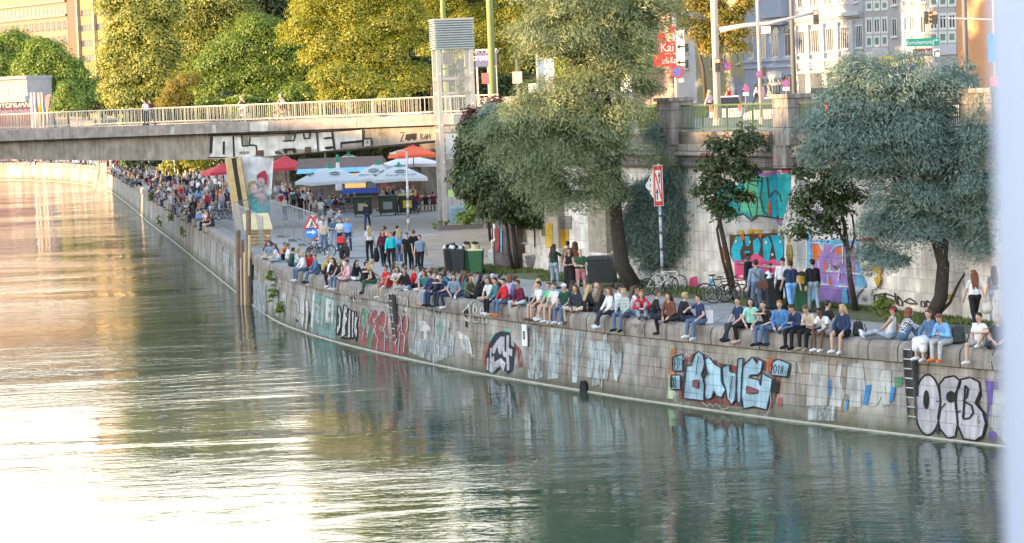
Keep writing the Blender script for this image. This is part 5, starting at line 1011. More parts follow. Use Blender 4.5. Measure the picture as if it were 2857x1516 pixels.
# bins
def wheelie(lab, x, y, body, lid, rz=0, bag=False, hole=False, s=1.0, group='wheeled bins on the quay'):
    c = G(x, y); t = thing('wheeled_bin', lab, 'bin', c, rz, group=group); b = MB(); q = [(-.24,-.28,.08),(.24,-.28,.08),(.24,.26,.08),(-.24,.26,.08),(-.30,-.36,1.0),(.30,-.36,1.0),(.30,.34,1.0),(-.30,.34,1.0)]
    b.add([(a*s, e*s, f*s) for a, e, f in q], [(0,3,2,1),(4,5,6,7),(0,1,5,4),(1,2,6,5),(2,3,7,6),(3,0,4,7)]); b.build('body', body, t, world=False, bevel=.03)
    b = MB(); b.box((0, -.01, 1.04*s), (.66*s, .76*s, .07), taper=.9); ld = b.build('lid', lid, t, world=False, bevel=.02)
    if hole: b = MB(); b.tube([(0, -.05, 1.06*s), (0, -.22, 1.34*s)], [.2, .16], 14, cap=False); b.tube([(0, -.2, 1.3*s), (0, -.21, 1.32*s)], [.15, .15], 14, 1); b.build('funnel', [lid, M_blk], ld, world=False, smooth=True)
    for sx in (-1, 1): b = MB(); b.torus((sx*.27*s, .3*s, .11), .08, .03, (1,0,0), 12, 6); b.build('wheel', M_blk, t, world=False)
    if bag:
        b = MB(); r_ = random.Random(int(x))
        for k in range(10): cx_, cy_ = r_.uniform(-.25, .25), r_.uniform(-.35, .2); b.lathe([(.02,0),(.09,.03),(.11,.09),(.05,.16),(.01,.18)], (cx_, cy_, 1.06+r_.uniform(-.08,.1)), 7, k % 2)
        b.build('rubbish', [mat('plastic_white', (.7,.7,.72), .4), M_blk], t, world=False)
M_bgr = mat('bin_green', (.03,.12,.05), .5, .15, 2); M_bbl = mat('bin_black', (.03,.035,.04), .5, .2, 2); M_cream = mat('bin_cream', (.62,.55,.36), .6, .1); M_byel = mat('bin_yellow', (.70,.48,.04), .5, .1)
wheelie('black bin heaped with white rubbish, leftmost of the bins on the yard', 1258, 759, M_bbl, M_bbl, .1, bag=True); wheelie('black bin heaped with rubbish, second from the left on the yard', 1281, 762, M_bbl, M_bbl, -.05, bag=True)
wheelie('green bin with a yellow dome lid between black and green bins', 1306, 760, M_bgr, M_cream, .0, hole=True); wheelie('green bin with a cream funnel lid, rightmost on the yard', 1331, 765, M_bgr, M_cream, -.1, hole=True, s=1.05)
wheelie('dark bin heaped with rubbish beside the man with the shoulder bag', 2138, 862, M_bbl, M_bbl, 0, bag=True, s=1.05); wheelie('dark bin heaped with rubbish in front of the man in the beret', 2160, 864, M_bbl, M_bbl, .1, bag=True, s=1.05)
wheelie('green bin with a yellow funnel lid beside the man in the black jacket', 2240, 870, M_bgr, M_byel, 0, hole=True, s=1.0)
def dumpster(lab, x, y, w_, body, lid, poster, rz=0, h=1.25, group='big waste containers'):
    c = G(x, y); t = thing('waste_container', lab, 'container', c, rz, group=group); b = MB(); b.box((0, .4, h*.5+.1), (w_*.94, .85, h-.2), taper=1.08); b.build('body', body, t, world=False, bevel=.03)
    b = MB(); b.box((0, .4, h+.06), (w_*1.1, 1.0, .14), taper=.93); b.build('lid', lid, t, world=False, bevel=.03)
    if poster: b = MB(); b.box((0, -.075, h*.55), (w_*.5, .02, h*.4)); b.build('poster', poster, t, world=False)
    for sx in (-1, 1): b = MB(); b.torus((sx*w_*.4, .05, .1), .07, .03, (1,0,0), 12, 6); b.build('wheel', M_blk, t, world=False)
    for sx in (-1, 1): b = MB(); b.box((sx*w_*.5, .4, h*.7), (.1, .3, .08)); b.build('lifting_lug', M_steel, t, world=False)
M_dkg = mat('container_green', (.025,.05,.03), .5, .2, 2)
dumpster('dark green container with a pale poster, leftmost of the three by the tables', 1013, 606, 1.25, M_dkg, M_dkg, mat('poster_pale', (.45,.42,.38), .7, .6, 12)); dumpster('dark green container with a grey poster, middle of the three', 1083, 602, 1.25, M_dkg, M_dkg, mat('poster_grey', (.25,.3,.33), .7, .5, 12)); dumpster('dark container with yellow lid and poster behind the lamp post', 1138, 598, 1.2, M_dkg, mat('lid_ochre', (.50,.36,.06), .6, .2), M_byel)
dumpster('big black container under the tallest tamarisk', 1679, 803, 1.15, M_bbl, M_bbl, None, -.15, h=1.12)

# market umbrellas
def umbrella(lab, x, y, w_, zr, za, cloth=M_umb, cap=M_umg, rz=.5, text=None, emblem=False, group='open umbrellas of the beer garden', Y=None):
    if Y and zr > 100: za = D(x, za, Y).z; zr = D(x, zr, Y).z
    c = G(x, y) if Y is None else Vector((D(x, y, Y).x, Y, 0)); t = thing('parasol', lab, 'umbrella', c, rz, group=group); b = MB(); b.tube([(0,0,0), (0,0,za)], .035, 8); b.build('pole', M_wood, t, world=False)
    h = w_/2; b = MB(); vs = [(0,0,za)]; 
    for i in range(8): a = i*math.pi/4; r_ = h*1.38 if i % 2 else h; vs.append((r_*math.cos(a), r_*math.sin(a), zr+(.0 if i % 2 else .06)))
    for i in range(8): x_, y_, z_ = vs[1+i]; vs.append((x_*.45, y_*.45, zr+(za-zr)*.62))
    f = []
    for i in range(8): j = (i+1) % 8; f += [(0, 9+i, 9+j), (9+i, 1+i, 1+j, 9+j)]
    n0 = len(vs); vs += [(v[0], v[1], v[2]-.22) for v in vs[1:9]]
    for i in range(8): j = (i+1) % 8; f.append((1+i, n0+i, n0+j, 1+j))
    b.add(vs, f); cn = b.build('canopy', cloth, t, world=False)
    b = MB(); b.lathe([(h*.24, -(za-zr)*.16), (h*.05, .03), (.02, .22)], (0,0,za), 4 if 0 else 8); b.build('cap', cap, t, world=False)
    for i in range(4): a = math.pi/4+i*math.pi/2; b = MB(); b.bar((.03*math.cos(a), .03*math.sin(a), za-.06), (h*1.36*math.cos(a), h*1.36*math.sin(a), zr-.02), .025); b.build('rib', M_wood, t, world=False)
    b = MB(); b.lathe([(.35, 0), (.35, .08), (.06, .1)], (0,0,0), 12); b.build('base', M_blk, t, world=False)
    # lettering on the panels facing the river
    if emblem or text:
        for k in range(4):
            a = k*math.pi/2+rz; out = Vector((math.cos(a), math.sin(a), 0))
            if out.y > .2: continue
            A = Vector(vs[1+(2*k) % 8]); M0 = Vector((out.x, out.y, 0)); sl_up = Vector((-out.x*(h*.55), -out.y*(h*.55), (za-zr)*.62-.06)).normalized(); xd_ = Vector((-out.y, out.x, 0)); nn = xd_.cross(sl_up)
            pc = Vector((c.x, c.y, 0))+out*h*.74+Vector((0,0,zr+.06+(za-zr)*.62*.47))+nn*.05
            gm = mat('emblem_green', (.05,.14,.11), .7)
            if text: text_obj('lettering', text, gm, cn, pc-sl_up*.28, xd_, sl_up, .26, w_*.55, off=.01)
            bb = MB(); cc_ = pc+sl_up*.22; iv = wmat(cn).inverted()
            bb.tube([iv @ (cc_+xd_*(.36*math.cos(q*math.pi/10))+sl_up*(.2*math.sin(q*math.pi/10))+nn*.02) for q in range(21)], .028, 4); bb.tube([iv @ (cc_+xd_*(.22*math.cos(q*math.pi/10))+sl_up*(.11*math.sin(q*math.pi/10))+nn*.02) for q in range(21)], .022, 4); bb.build('emblem', gm, cn, world=False)
umbrella('big white umbrella with dark lettering in front of the grey tent, right of the kiosk', 1118, 585, 3.7, 497, 459, text='Pilsner Urquell', rz=-math.pi/2+.12, Y=179)
umbrella('white lettered umbrella overlapping the biggest one on its left', 1062, 570, 3.5, 496, 452, text='Pilsner Urquell', rz=-math.pi/2-.3, Y=183)
umbrella('big white umbrella with a round emblem left of the closed one', 924, 585, 4.0, 505, 462, emblem=True, rz=-math.pi/2+.35, Y=180)
umbrella('white umbrella with a round emblem standing farthest back', 977, 540, 3.8, 460, 430, emblem=True, rz=-math.pi/2+.1, Y=192)
umbrella('small white umbrella behind the kiosk roof, left one', 893, 540, 2.2, 471, 453, rz=-math.pi/2+.4, Y=188)
umbrella('pale lilac square tent right of the lettered umbrellas', 1150, 545, 4.2, 458, 434, Y=186, cloth=mat('lilac_cloth', (.66,.67,.78), .8, .05), cap=mat('lilac_cloth', (.66,.67,.78), .8, .05), rz=-math.pi/2+.2)
M_redc = mat('red_cloth', (.58,.06,.08), .8, .1)
umbrella('red umbrella left of the bridge pier', 625, 540, 2.8, 480, 458, cloth=M_redc, cap=M_redc, rz=-1.2, Y=200, group='red umbrellas'); umbrella('wide red umbrella right of the bridge pier', 800, 540, 3.4, 468, 437, cloth=M_redc, cap=M_redc, rz=-1.4, Y=196, group='red umbrellas')
umbrella('red umbrella high up by the lift, lit orange', 1155, 480, 3.0, 432, 406, cloth=mat('red_cloth_sunlit', (.70,.12,.05), .8, .1), cap=M_redc, rz=-1.3, group='red umbrellas', Y=182)  # orange evening light on the red cloth put into its colour
c = G(948, 590); t = thing('closed_parasol', 'closed white umbrella with green tip standing between the open ones', 'umbrella', c); b = MB(); b.tube([c, c+Vector((0,0,3.9))], .04, 8); b.build('pole', M_wood, t)
b = MB(); b.lathe([(.24,1.5),(.26,1.7),(.17,2.3),(.15,3.0),(.12,3.6)], c, 9); b.build('furled_cloth', M_umb, t); b = MB(); b.lathe([(.15,3.5),(.13,3.9),(.03,4.05)], c, 9); b.build('cap', M_umg, t)
# kiosk
K = Plane((D(960, 500, 187).x, 187, 0), (1, -.06, 0)); u0, _ = K.sz(828, 500); u1, _ = K.sz(1066, 500); t = thing('kiosk', 'brown snack kiosk with blue counter and lit window between the umbrellas', 'kiosk', K.at((u0+u1)/2, 0))
b = MB(); K.box(b, u0+.6, u1-.3, 0, 3.0, -3, 0); b.build('body', mat('kiosk_brown', (.22,.16,.13), .8, .25, 1.5), t)
b = MB(); q = [K.at(u0, 3.0, .6), K.at(u1, 3.0, .6), K.at(u1, 3.75, -1.2), K.at(u0, 3.75, -1.2), K.at(u0, 2.9, .6), K.at(u1, 2.9, .6), K.at(u1, 2.9, -3.2), K.at(u0, 2.9, -3.2), K.at(u0, 3.4, -3.2), K.at(u1, 3.4, -3.2)]; b.add(q, [(0,1,2,3),(0,4,5,1),(3,2,9,8),(4,7,6,5),(7,8,9,6),(1,5,6,9,2),(0,3,8,7,4)]); b.build('roof', mat('kiosk_roof', (.17,.12,.11), .85, .2, 2), t)
ua, _ = K.sz(962, 500); ub, _ = K.sz(1020, 500); uc, _ = K.sz(1056, 500)
b = MB(); K.box(b, ua, ub, 1.55, 2.6, .01, .05); b.build('lit_window', mat('warm_window', (.2,.13,.04), .4, .6, 4, emit=(1,.62,.2), es=.12), t)
b = MB(); K.box(b, ub+.1, uc-.2, 1.5, 2.6, .01, .06); b.build('grey_shutter', mat('shutter_grey', (.33,.34,.35)), t)
b = MB(); K.box(b, ua-.2, uc, 1.15, 1.5, .01, .5); b.build('counter', mat('counter_blue', (.06,.13,.55), .5, .1), t)
for a_, c_ in ((u0+.2, u0+2.2), (u0+5.5, ua+2.2), (u1-3.4, u1-.4)): b = MB(); b.add([K.at(a_, 2.75, 1.6), K.at(c_, 2.75, 1.6), K.at(c_, 3.05, .65), K.at(a_, 3.05, .65)], [(0,1,2,3)]); o_ = b.build('awning', mat('sky_blue_cloth', (.25,.52,.72), .7), t)
b = MB(); K.box(b, uc+.1, uc+.6, 1.5, 2.5, .01, .05); b.build('menu_board', mat('menu_red', (.45,.15,.15), .6, .6, 9), t)
c = G(842, 520); t = thing('snack_stall', 'small stall with a slanted pale blue awning left of the kiosk', 'stall', c); b = MB(); b.box((c.x, c.y, 1.0), (2.2, 1.4, 2.0)); b.build('body', mat('stall_dark', (.06,.06,.07), .8, .5, 4), t); b = MB(); b.add([(c.x-1.9, c.y-1.6, 2.9), (c.x+1.3, c.y-1.6, 3.5), (c.x+1.3, c.y+.5, 3.7), (c.x-1.9, c.y+.5, 3.1)], [(0,1,2,3)]); b.build('awning', mat('sky_blue_cloth', (.25,.52,.72), .7), t)
t = thing('board_fence', 'dark wooden fence behind the beer garden tables', 'fence', G(900, 520)); b = MB(); a_ = G(770, 528); c_ = G(960, 528); n = 60
for i in range(n): p = a_.lerp(c_, i/n); b.box((p.x, p.y+2, 1.1), (.2, .04, 2.2+.1*math.sin(i*2.3)))
b.build('boards', M_wood, t); b = MB(); b.bar(a_+Vector((0,1.95,1.8)), c_+Vector((0,1.95,1.8)), .06); b.build('rail', M_wood, t)
# bicycles
def bike_proto(lab, frame_m, loc, rz, tilt=0.0, group='parked bicycles', front=0.3):
    t = thing('bicycle', lab, 'bicycle', loc, rz, group=group); t.rotation_euler[0] = tilt; R_ = .34
    for X in (-.52, .52):
        b = MB(); b.torus((X, 0, R_), R_-.02, .022, (0,1,0), 24, 6); w_ = b.build('wheel', mat('tyre', (.02,.02,.02)), t, world=False)
        b = MB(); b.torus((X, 0, R_), R_-.05, .012, (0,1,0), 24, 5)
        for k in range(12): a = k*math.pi/6; b.bar((X, 0, R_), (X+math.cos(a)*(R_-.05), 0, R_+math.sin(a)*(R_-.05)), .006)
        b.build('rim', M_steel, w_, world=False)
    b = MB(); bb_, st, hd, fk, rr, ff = (-.05,0,.30), (-.2,0,.78), (.38,0,.80), (.42,0,.66), (-.52,0,R_), (.52,0,R_)
    for p, q, r in ((bb_,st,.022),(bb_,fk,.024),(st,hd,.02),(bb_,rr,.015),(st,rr,.013),(hd,ff,.018)): b.tube([p, q], r, 6)
    b.build('frame', frame_m, t, world=False); b = MB(); b.tube([(-.2,0,.78),(-.23,0,.92)], .014, 6); b.box((-.24, 0, .95), (.25, .13, .05), taper=.7); b.build('saddle', M_blk, t, world=False)
    b = MB(); b.tube([(.38,0,.80),(.36,0,.95)], .014, 6); b.tube([(.30,-.27,.97),(.38,-.15,.98),(.38,.15,.98),(.30,.27,.97)], .014, 6); b.build('handlebar', M_blk, t, world=False)
    b = MB(); b.torus((-.05,0,.30), .09, .012, (0,1,0), 14, 5); b.bar((-.05,-.09,.30),(.08,-.09,.18),.02); b.bar((-.05,.09,.30),(-.18,.09,.42),.02); b.build('crank', M_steel, t, world=False); return t
M_wbk = mat('bike_white', (.65,.65,.65), .35)
bk = bike_proto('white-framed bicycle leaning on the sign pole, nearer one', M_wbk, G(1838, 822), rad(25), .12)
def bike_at(x, y, lab, rz, m_, tilt=.1, z=0.0, p=None):
    r = copy_tree(bk); r.location = p if p is not None else G(x, y, z); r.rotation_euler = (tilt, 0, rz); r['label'] = lab
    for ch in r.children:
        if ch.name.startswith('frame'): ch.data = ch.data.copy(); ch.data.materials[0] = m_
    return r
bike_at(1862, 815, 'white-wheeled bicycle behind the pole, right one of the white pair', rad(-30), M_wbk, -.12)
bike_at(2005, 838, 'black bicycle leaning by the thin tree, leftmost of the dark ones', rad(10), M_blk); bike_at(2030, 845, 'black bicycle in the middle of the dark group by the mural', rad(-5), M_blk, -.1); bike_at(2060, 842, 'dark red bicycle beside the man with the curly hair', rad(15), mat('bike_red', (.2,.03,.03), .4))
bike_at(617, 612, 'black bicycle parked at the canal edge behind the piles, left one', rad(-20), M_blk); bike_at(630, 614, 'grey bicycle parked at the canal edge behind the piles, middle one', rad(-20), M_steel); bike_at(643, 610, 'dark bicycle parked against the fence behind the piles', rad(-15), M_blk)
for x, y, lb_ in ((590,588,'bicycle lying among the crowd at the canal edge'),(640,590,'bicycle parked upright beside the fence and the pier boards'),(895,722,'dark bicycle lying behind the sitters near the road signs')): bike_at(x, y, lb_, rad(30), M_blk)
# bicycles ridden over the bridge
s1 = bp_(0, 0, 0)
def on_bridge(x, off, z=6.73):
    lo, hi = 0, LB
    for _ in range(40):
        m = (lo+hi)/2
        if proj(bp_(m, off, z))[0] < x: lo = m
        else: hi = m
    return bp_(lo, off, z)
ba = math.atan2(BD.y, BD.x)
bike_at(0, 0, 'bicycle ridden over the bridge by the blonde woman', ba+math.pi, M_steel, 0, p=on_bridge(678, 2.2)); bike_at(0, 0, 'bicycle ridden over the bridge by the helmeted cyclist', ba+math.pi, mat('bike_red2', (.4,.1,.06), .4), 0, p=on_bridge(788, 2.4))
# motorcycle
c = G(962, 722); t = thing('motorcycle', 'dark motorcycle with a red bag parked behind the sitters', 'motorcycle', c, rad(80))
for X in (-.62, .62): b = MB(); b.torus((X,0,.3), .24, .075, (0,1,0), 20, 8); b.build('wheel', mat('tyre', (.02,.02,.02)), t, world=False)
b = MB(); b.box((0,0,.45), (.6,.3,.35), taper=.8); b.tube([(.62,0,.3),(.38,0,.95)], .04, 8); b.tube([(-.62,0,.3),(-.1,0,.45)], .04, 8); b.build('engine', M_blk, t, world=False, bevel=.02)
b = MB(); b.box((.12,0,.78), (.5,.28,.22), taper=.75); b.build('tank', mat('tank_dark', (.05,.05,.06), .2), t, world=False, bevel=.04); b = MB(); b.box((-.35,0,.76), (.55,.26,.12)); b.build('seat', M_blk, t, world=False, bevel=.03)
b = MB(); b.tube([(.3,-.38,1.05),(.38,0,1.0),(.3,.38,1.05)], .018, 6); b.build('handlebar', M_steel, t, world=False); b = MB(); b.box((-.62,0,.98), (.36,.4,.34), taper=.85); b.build('red_bag', mat('bag_red', (.55,.03,.03), .7), t, world=False, bevel=.04)
b = MB(); b.lathe([(.03,0),(.09,.04),(.09,.12)], (.5,0,.8), 10); b.build('headlight', M_swh, t, world=False)
# beer garden tables and benches
def table(lab, x, y, rz):
    c = G(x, y); t = thing('beer_table', lab, 'table', c, rz, group='beer garden tables'); b = MB(); b.box((0,0,.76), (2.0,.6,.05)); b.build('top', mat('table_wood', (.42,.33,.22), .7), t, world=False)
    for s in (-1, 1): b = MB(); b.box((s*.8,0,.37), (.05,.5,.74)); b.build('leg', M_steel, t, world=False)
    return t
def bench(lab, c, rz):
    t = thing('bench', lab, 'bench', c, rz, group='beer garden benches'); b = MB(); b.box((0,0,.44), (2.0,.28,.05)); b.build('seat', mat('table_wood', (.42,.33,.22), .7), t, world=False)
    for s in (-1, 1): b = MB(); b.box((s*.8,0,.21), (.05,.22,.42)); b.build('leg', M_steel, t, world=False)
TB = [(800,560,.2,'by the pier mural'),(850,585,.1,'nearest the fence'),(905,600,.15,'below the wooden lamp post'),(960,592,.1,'left of the containers'),(1010,575,.1,'behind the left container'),(1060,572,.05,'behind the middle container'),(1110,570,.1,'behind the yellow-lidded container'),(1178,590,.0,'beside the lift'),(880,560,.1,'in front of the stall'),(940,565,.1,'under the emblem umbrella')]
for x, y, rz, w_ in TB:
    t = table('pale folding table '+w_, x, y, rz); p = t.location
    for s in (-1, 1): ox, oy = rot2(0, s*.62, rz); bench('folding bench '+('in front of' if s < 0 else 'behind')+' the table '+w_, (p.x+ox, p.y+oy, 0), rz)
# small things on the coping
def on_cop(x, inset=.35, z=.31): p, o = edge_at(x, inset); return Vector((p.x, p.y, z)), o
p, o = on_cop(1974, .35); t = thing('paper_bag', 'white paper carrier bag beside the man in the patterned polo', 'bag', p); b = MB(); b.box((p.x, p.y, .52), (.34,.16,.42), .3, taper=1.05); b.build('body', mat('paper_white', (.72,.72,.72)), t); b = MB(); b.tube([(p.x-.08,p.y,.73),(p.x-.05,p.y,.85),(p.x+.05,p.y,.85),(p.x+.08,p.y,.73)], .008, 5); b.build('handle', mat('paper_white', (.72,.72,.72)), t)
p, o = on_cop(2083, .3); t = thing('handbag', 'small white handbag between the navy tee man and the mint top woman', 'bag', p); b = MB(); b.box((p.x, p.y, .42), (.32,.14,.22), .3, taper=.9); b.build('body', mat('paper_white', (.72,.72,.72)), t, bevel=.02); b = MB(); b.tube([(p.x-.1,p.y,.52),(p.x,p.y,.62),(p.x+.1,p.y,.52)], .01, 5); b.build('handle', M_blk, t)
for x, lb_, m_, s in ((2395,'slumped black backpack right of the blonde woman in navy',M_blk,1.0),(2674,'dark grey backpack right of the man in light blue',mat('pack_grey', (.06,.065,.06), .8, .3, 6),1.25)):
    p, o = on_cop(x, .5); t = thing('backpack', lb_, 'backpack', p); b = MB(); b.box(p+Vector((0,0,.22*s)), (.36*s,.22*s,.42*s), .3, taper=.72); b.build('body', m_, t, bevel=.06); b = MB(); b.box(p+Vector((-.04,-.14*s,.14*s)), (.24*s,.08,.2*s), .3, taper=.85); b.build('pocket', m_, t, bevel=.03); b = MB(); b.torus((p.x, p.y, .31+.45*s), .05, .012, (0,1,0), 12, 5); b.build('handle', m_, t); b = MB(); b.tube([p+Vector((.16*s,-.18*s,.35*s)), p+Vector((.2*s,-.26*s,.2*s)), p+Vector((.15*s,-.2*s,.03))], .02, 5); b.build('strap', m_, t)
for x, lb_, col in ((2765,'dark bottle between the two sitters at the right edge',(.03,.03,.04)),(2148,'green bottle beside the bearded man',(.05,.2,.08)),(1105,'yellow bottle beside the man in red',(.6,.5,.05)),(1640,'brown bottle in front of the long-haired blonde',(.15,.07,.03))):
    p, o = on_cop(x, .18); t = thing('bottle', lb_, 'bottle', p); b = MB(); b.lathe([(.04,0),(.04,.17),(.015,.22),(.015,.29)], p, 10); b.build('body', mat('bottle_'+str(x), col, .15), t, smooth=True); b = MB(); b.lathe([(.017,0),(.017,.02)], p+Vector((0,0,.29)), 8); b.build('cap', M_swh, t)
# weeds growing from the wall
def weed(lab, x, y, z, n=500, r=.35, m=L_mid, name='wall_weed', cat='plant', h=.6):
    q = G(x, y, z); t = thing(name, lab, cat, q, group='weeds on the canal wall' if name == 'wall_weed' else None); P, N, dr = crown([((0,0,0),(r*.5,r*.5,h))], n, .09, .5, 14, .16, .4, .2); leaf_mesh('foliage', P, N, .12, .5, m, t)
for x, y, z, lb_ in ((752,775,-.4,'green weed high on the wall below the first sitters'),(757,815,-1.2,'hanging green weed on the wall left of the pale stripes'),(775,850,-1.7,'low green weed on the wall just above the water'),(475,585,-.7,'weed on the far wall left of the bicycles'),(440,600,-1.6,'tiny weed on the far wall near the water'),(505,650,-1.2,'weed on the far wall below the seated row'),(418,568,-.1,'weed on the coping of the far wall')):
    P_, o_ = edge_at(x, -.3, .3); weed(lb_, *proj((P_.x, P_.y, z)), z)
for x, y, lb_ in ((1245,640,'scrubby weed patch at the foot of the lift'),(2500,868,'dark tuft at the foot of the painted wall')): q = G(x, y); t = thing('weed_tuft', lb_, 'plant', q); P, N, dr = crown([((0,0,.2),(.7,.4,.3))], 1500, .1, .5, 30, .2, .2, .2); leaf_mesh('foliage', P, N, .12, .5, L_mid, t)
# ---------------------------------------------------------------- painted lettering and murals, sprayed on the real walls
RALL_v, RALL_f = [], []
for o in [retw]+[c for c in retw.children]:
    k = len(RALL_v); mw = wmat(o); RALL_v += [mw @ v.co for v in o.data.vertices]; RALL_f += [tuple(k+i for i in p.vertices) for p in o.data.polygons]
RALL = BVHTree.FromPolygons(RALL_v, RALL_f)
def surf_hit(surf, x, y):
    d = ray(x, y).normalized(); T = {'quay': QTREE, 'ret': RALL, 'girder': GTREE, 'pier': PIER}[surf]; loc, nrm, idx, dist = T.ray_cast(CP, d)
    if loc is None: return None
    if nrm.dot(d) > 0: nrm = -nrm
    if surf == 'quay':
        i = idx//(len(QP)-1) if idx < NQ else (idx-NQ)//(len(CPR)-1); dd = (CV[min(i+1, len(CV)-1)]-CV[i]).normalized(); uv = (CS[i]+(Vector((loc.x, loc.y, 0))-CV[i]).dot(dd), loc.z+6)
    elif surf == 'ret': uv = ((loc-RA).dot(RD), loc.z)
    elif surf == 'girder': uv = ((loc-BL).dot(BD), loc.z)
    else: uv = (loc.x, loc.z)
    return loc, nrm, uv
OFFN = {}
def paint(surf, parent, label, shapes, conv, name='graffiti'):
    """shapes: list of (colour key, 'p' polygon | 's' stroke, points, width); one mesh per colour, sub-part of the piece"""
    by = {}
    for i, sh in enumerate(shapes):
        by.setdefault(sh[0], []).append((i, sh))
    root = None
    for key, lst in by.items():
        b = MB(); b.uv = []
        for i, sh in lst:
            off = .012+.0035*i; kind, pts = sh[1], sh[2]
            if kind == 'p':
                P = [conv(*p) for p in pts]; n = len(P); x0 = min(p[0] for p in P); x1 = max(p[0] for p in P); y0 = min(p[1] for p in P); y1 = max(p[1] for p in P)
                st = max(6, (x1-x0)/28); vs = [Vector(p) for p in P]; ed = [(k, (k+1) % n) for k in range(n)]
                # densify boundary
                vv, ee = [], []
                for k in range(n):
                    a, c = vs[k], vs[(k+1) % n]; m_ = max(1, int((c-a).length/st))
                    for q in range(m_): vv.append(a.lerp(c, q/m_))
                nb = len(vv); ee = [(k, (k+1) % nb) for k in range(nb)]; yy = y0+st/2
                while yy < y1:
                    xx = x0+st/2
                    while xx < x1: vv.append(Vector((xx, yy))); xx += st
                    yy += st
                res = delaunay_2d_cdt(vv, ee, [tuple(range(nb))], 1, .01); V, Fc = res[0], res[2]
            else:
                w_ = sh[3]; P = [Vector(conv(*p)) for p in pts]; V, Fc = [], []
                Q = []
                for k in range(len(P)-1):
                    m_ = max(1, int((P[k+1]-P[k]).length/8))
                    for q in range(m_): Q.append(P[k].lerp(P[k+1], q/m_))
                Q.append(P[-1])
                for k, q in enumerate(Q):
                    d = (Q[min(k+1, len(Q)-1)]-Q[max(k-1, 0)]); d = d.normalized() if d.length > 1e-6 else Vector((1, 0)); nn = Vector((-d.y, d.x))*w_/2; V += [q+nn, q-nn]
                    if k: Fc.append((2*k-2, 2*k-1, 2*k+1, 2*k))
            H = [surf_hit(surf, v[0], v[1]) for v in V]; base = len(b.v)
            for h in H:
                if h is None: b.v.append((0, 0, 0)); b.uv.append((0, 0))
                else: p = h[0]+h[1]*off; b.v.append(tuple(p)); b.uv.append(h[2])
            for f in Fc:
                if any(H[k] is None for k in f): continue
                if max((H[f[0]][0]-H[k][0]).length for k in f) > 1.6: continue
                b.f.append(tuple(base+k for k in f)); b.m.append(0)
        if not b.f: continue
        if root is None: root = b.build(name, PM(surf, key), parent); root['label'] = label
        else: b.build('paint_layer', PM(surf, key), root)
    return root
PCOL = dict(white=(.60,.62,.62), offw=(.48,.50,.49), pale=(.46,.54,.56), fade=(.42,.48,.49), turq=(.25,.40,.38), lblue=(.38,.58,.70), navy=(.035,.045,.07), black=(.03,.03,.03), red=(.33,.115,.115), orange=(.62,.16,.05), green=(.12,.30,.17), lgreen=(.45,.55,.36), lilac=(.50,.50,.55), purple=(.16,.12,.36), blue=(.06,.25,.55), grey=(.25,.235,.22), dred=(.28,.07,.06),
  cyan=(.03,.42,.58), teal=(.03,.40,.42), mint=(.12,.52,.32), pink=(.62,.09,.22), magenta=(.40,.05,.14), viol=(.32,.20,.48), yellow=(.62,.40,.05), brown=(.10,.06,.045), sky=(.16,.45,.70), olive=(.28,.24,.08), mteal=(.03,.33,.36), skin=(.44,.36,.37), hood=(.35,.04,.07), fig=(.30,.25,.26))
WEAR = dict(fade=.46, turq=.44, pale=.42, offw=.36, red=.38, orange=.48, green=.42, lgreen=.4, dred=.5, purple=.4, sky=.3)
def PM(surf, key):
    c = PCOL[key]; w_ = WEAR.get(key) if surf == 'quay' else None
    if surf == 'quay': return masonry('paint_quay_'+key, cols=(c, tuple(q*.9 for q in c)), bw=.62, bh=.34, mortar=tuple(q*.55+.03 for q in c), msize=.012, stain=.45, wear=w_)
    if surf == 'ret': return masonry('paint_mural_'+key, cols=(c, tuple(q*.93 for q in c)), bw=1.1, bh=.55, mortar=tuple(q*.6 for q in c), msize=.012, stain=.2)
    return masonry('paint_'+surf+'_'+key, cols=(c, c), bw=9, bh=9, msize=.001, stain=.3)
def cv(x0, y0, s): return lambda x, y: (x0+x/s, y0+y/s)
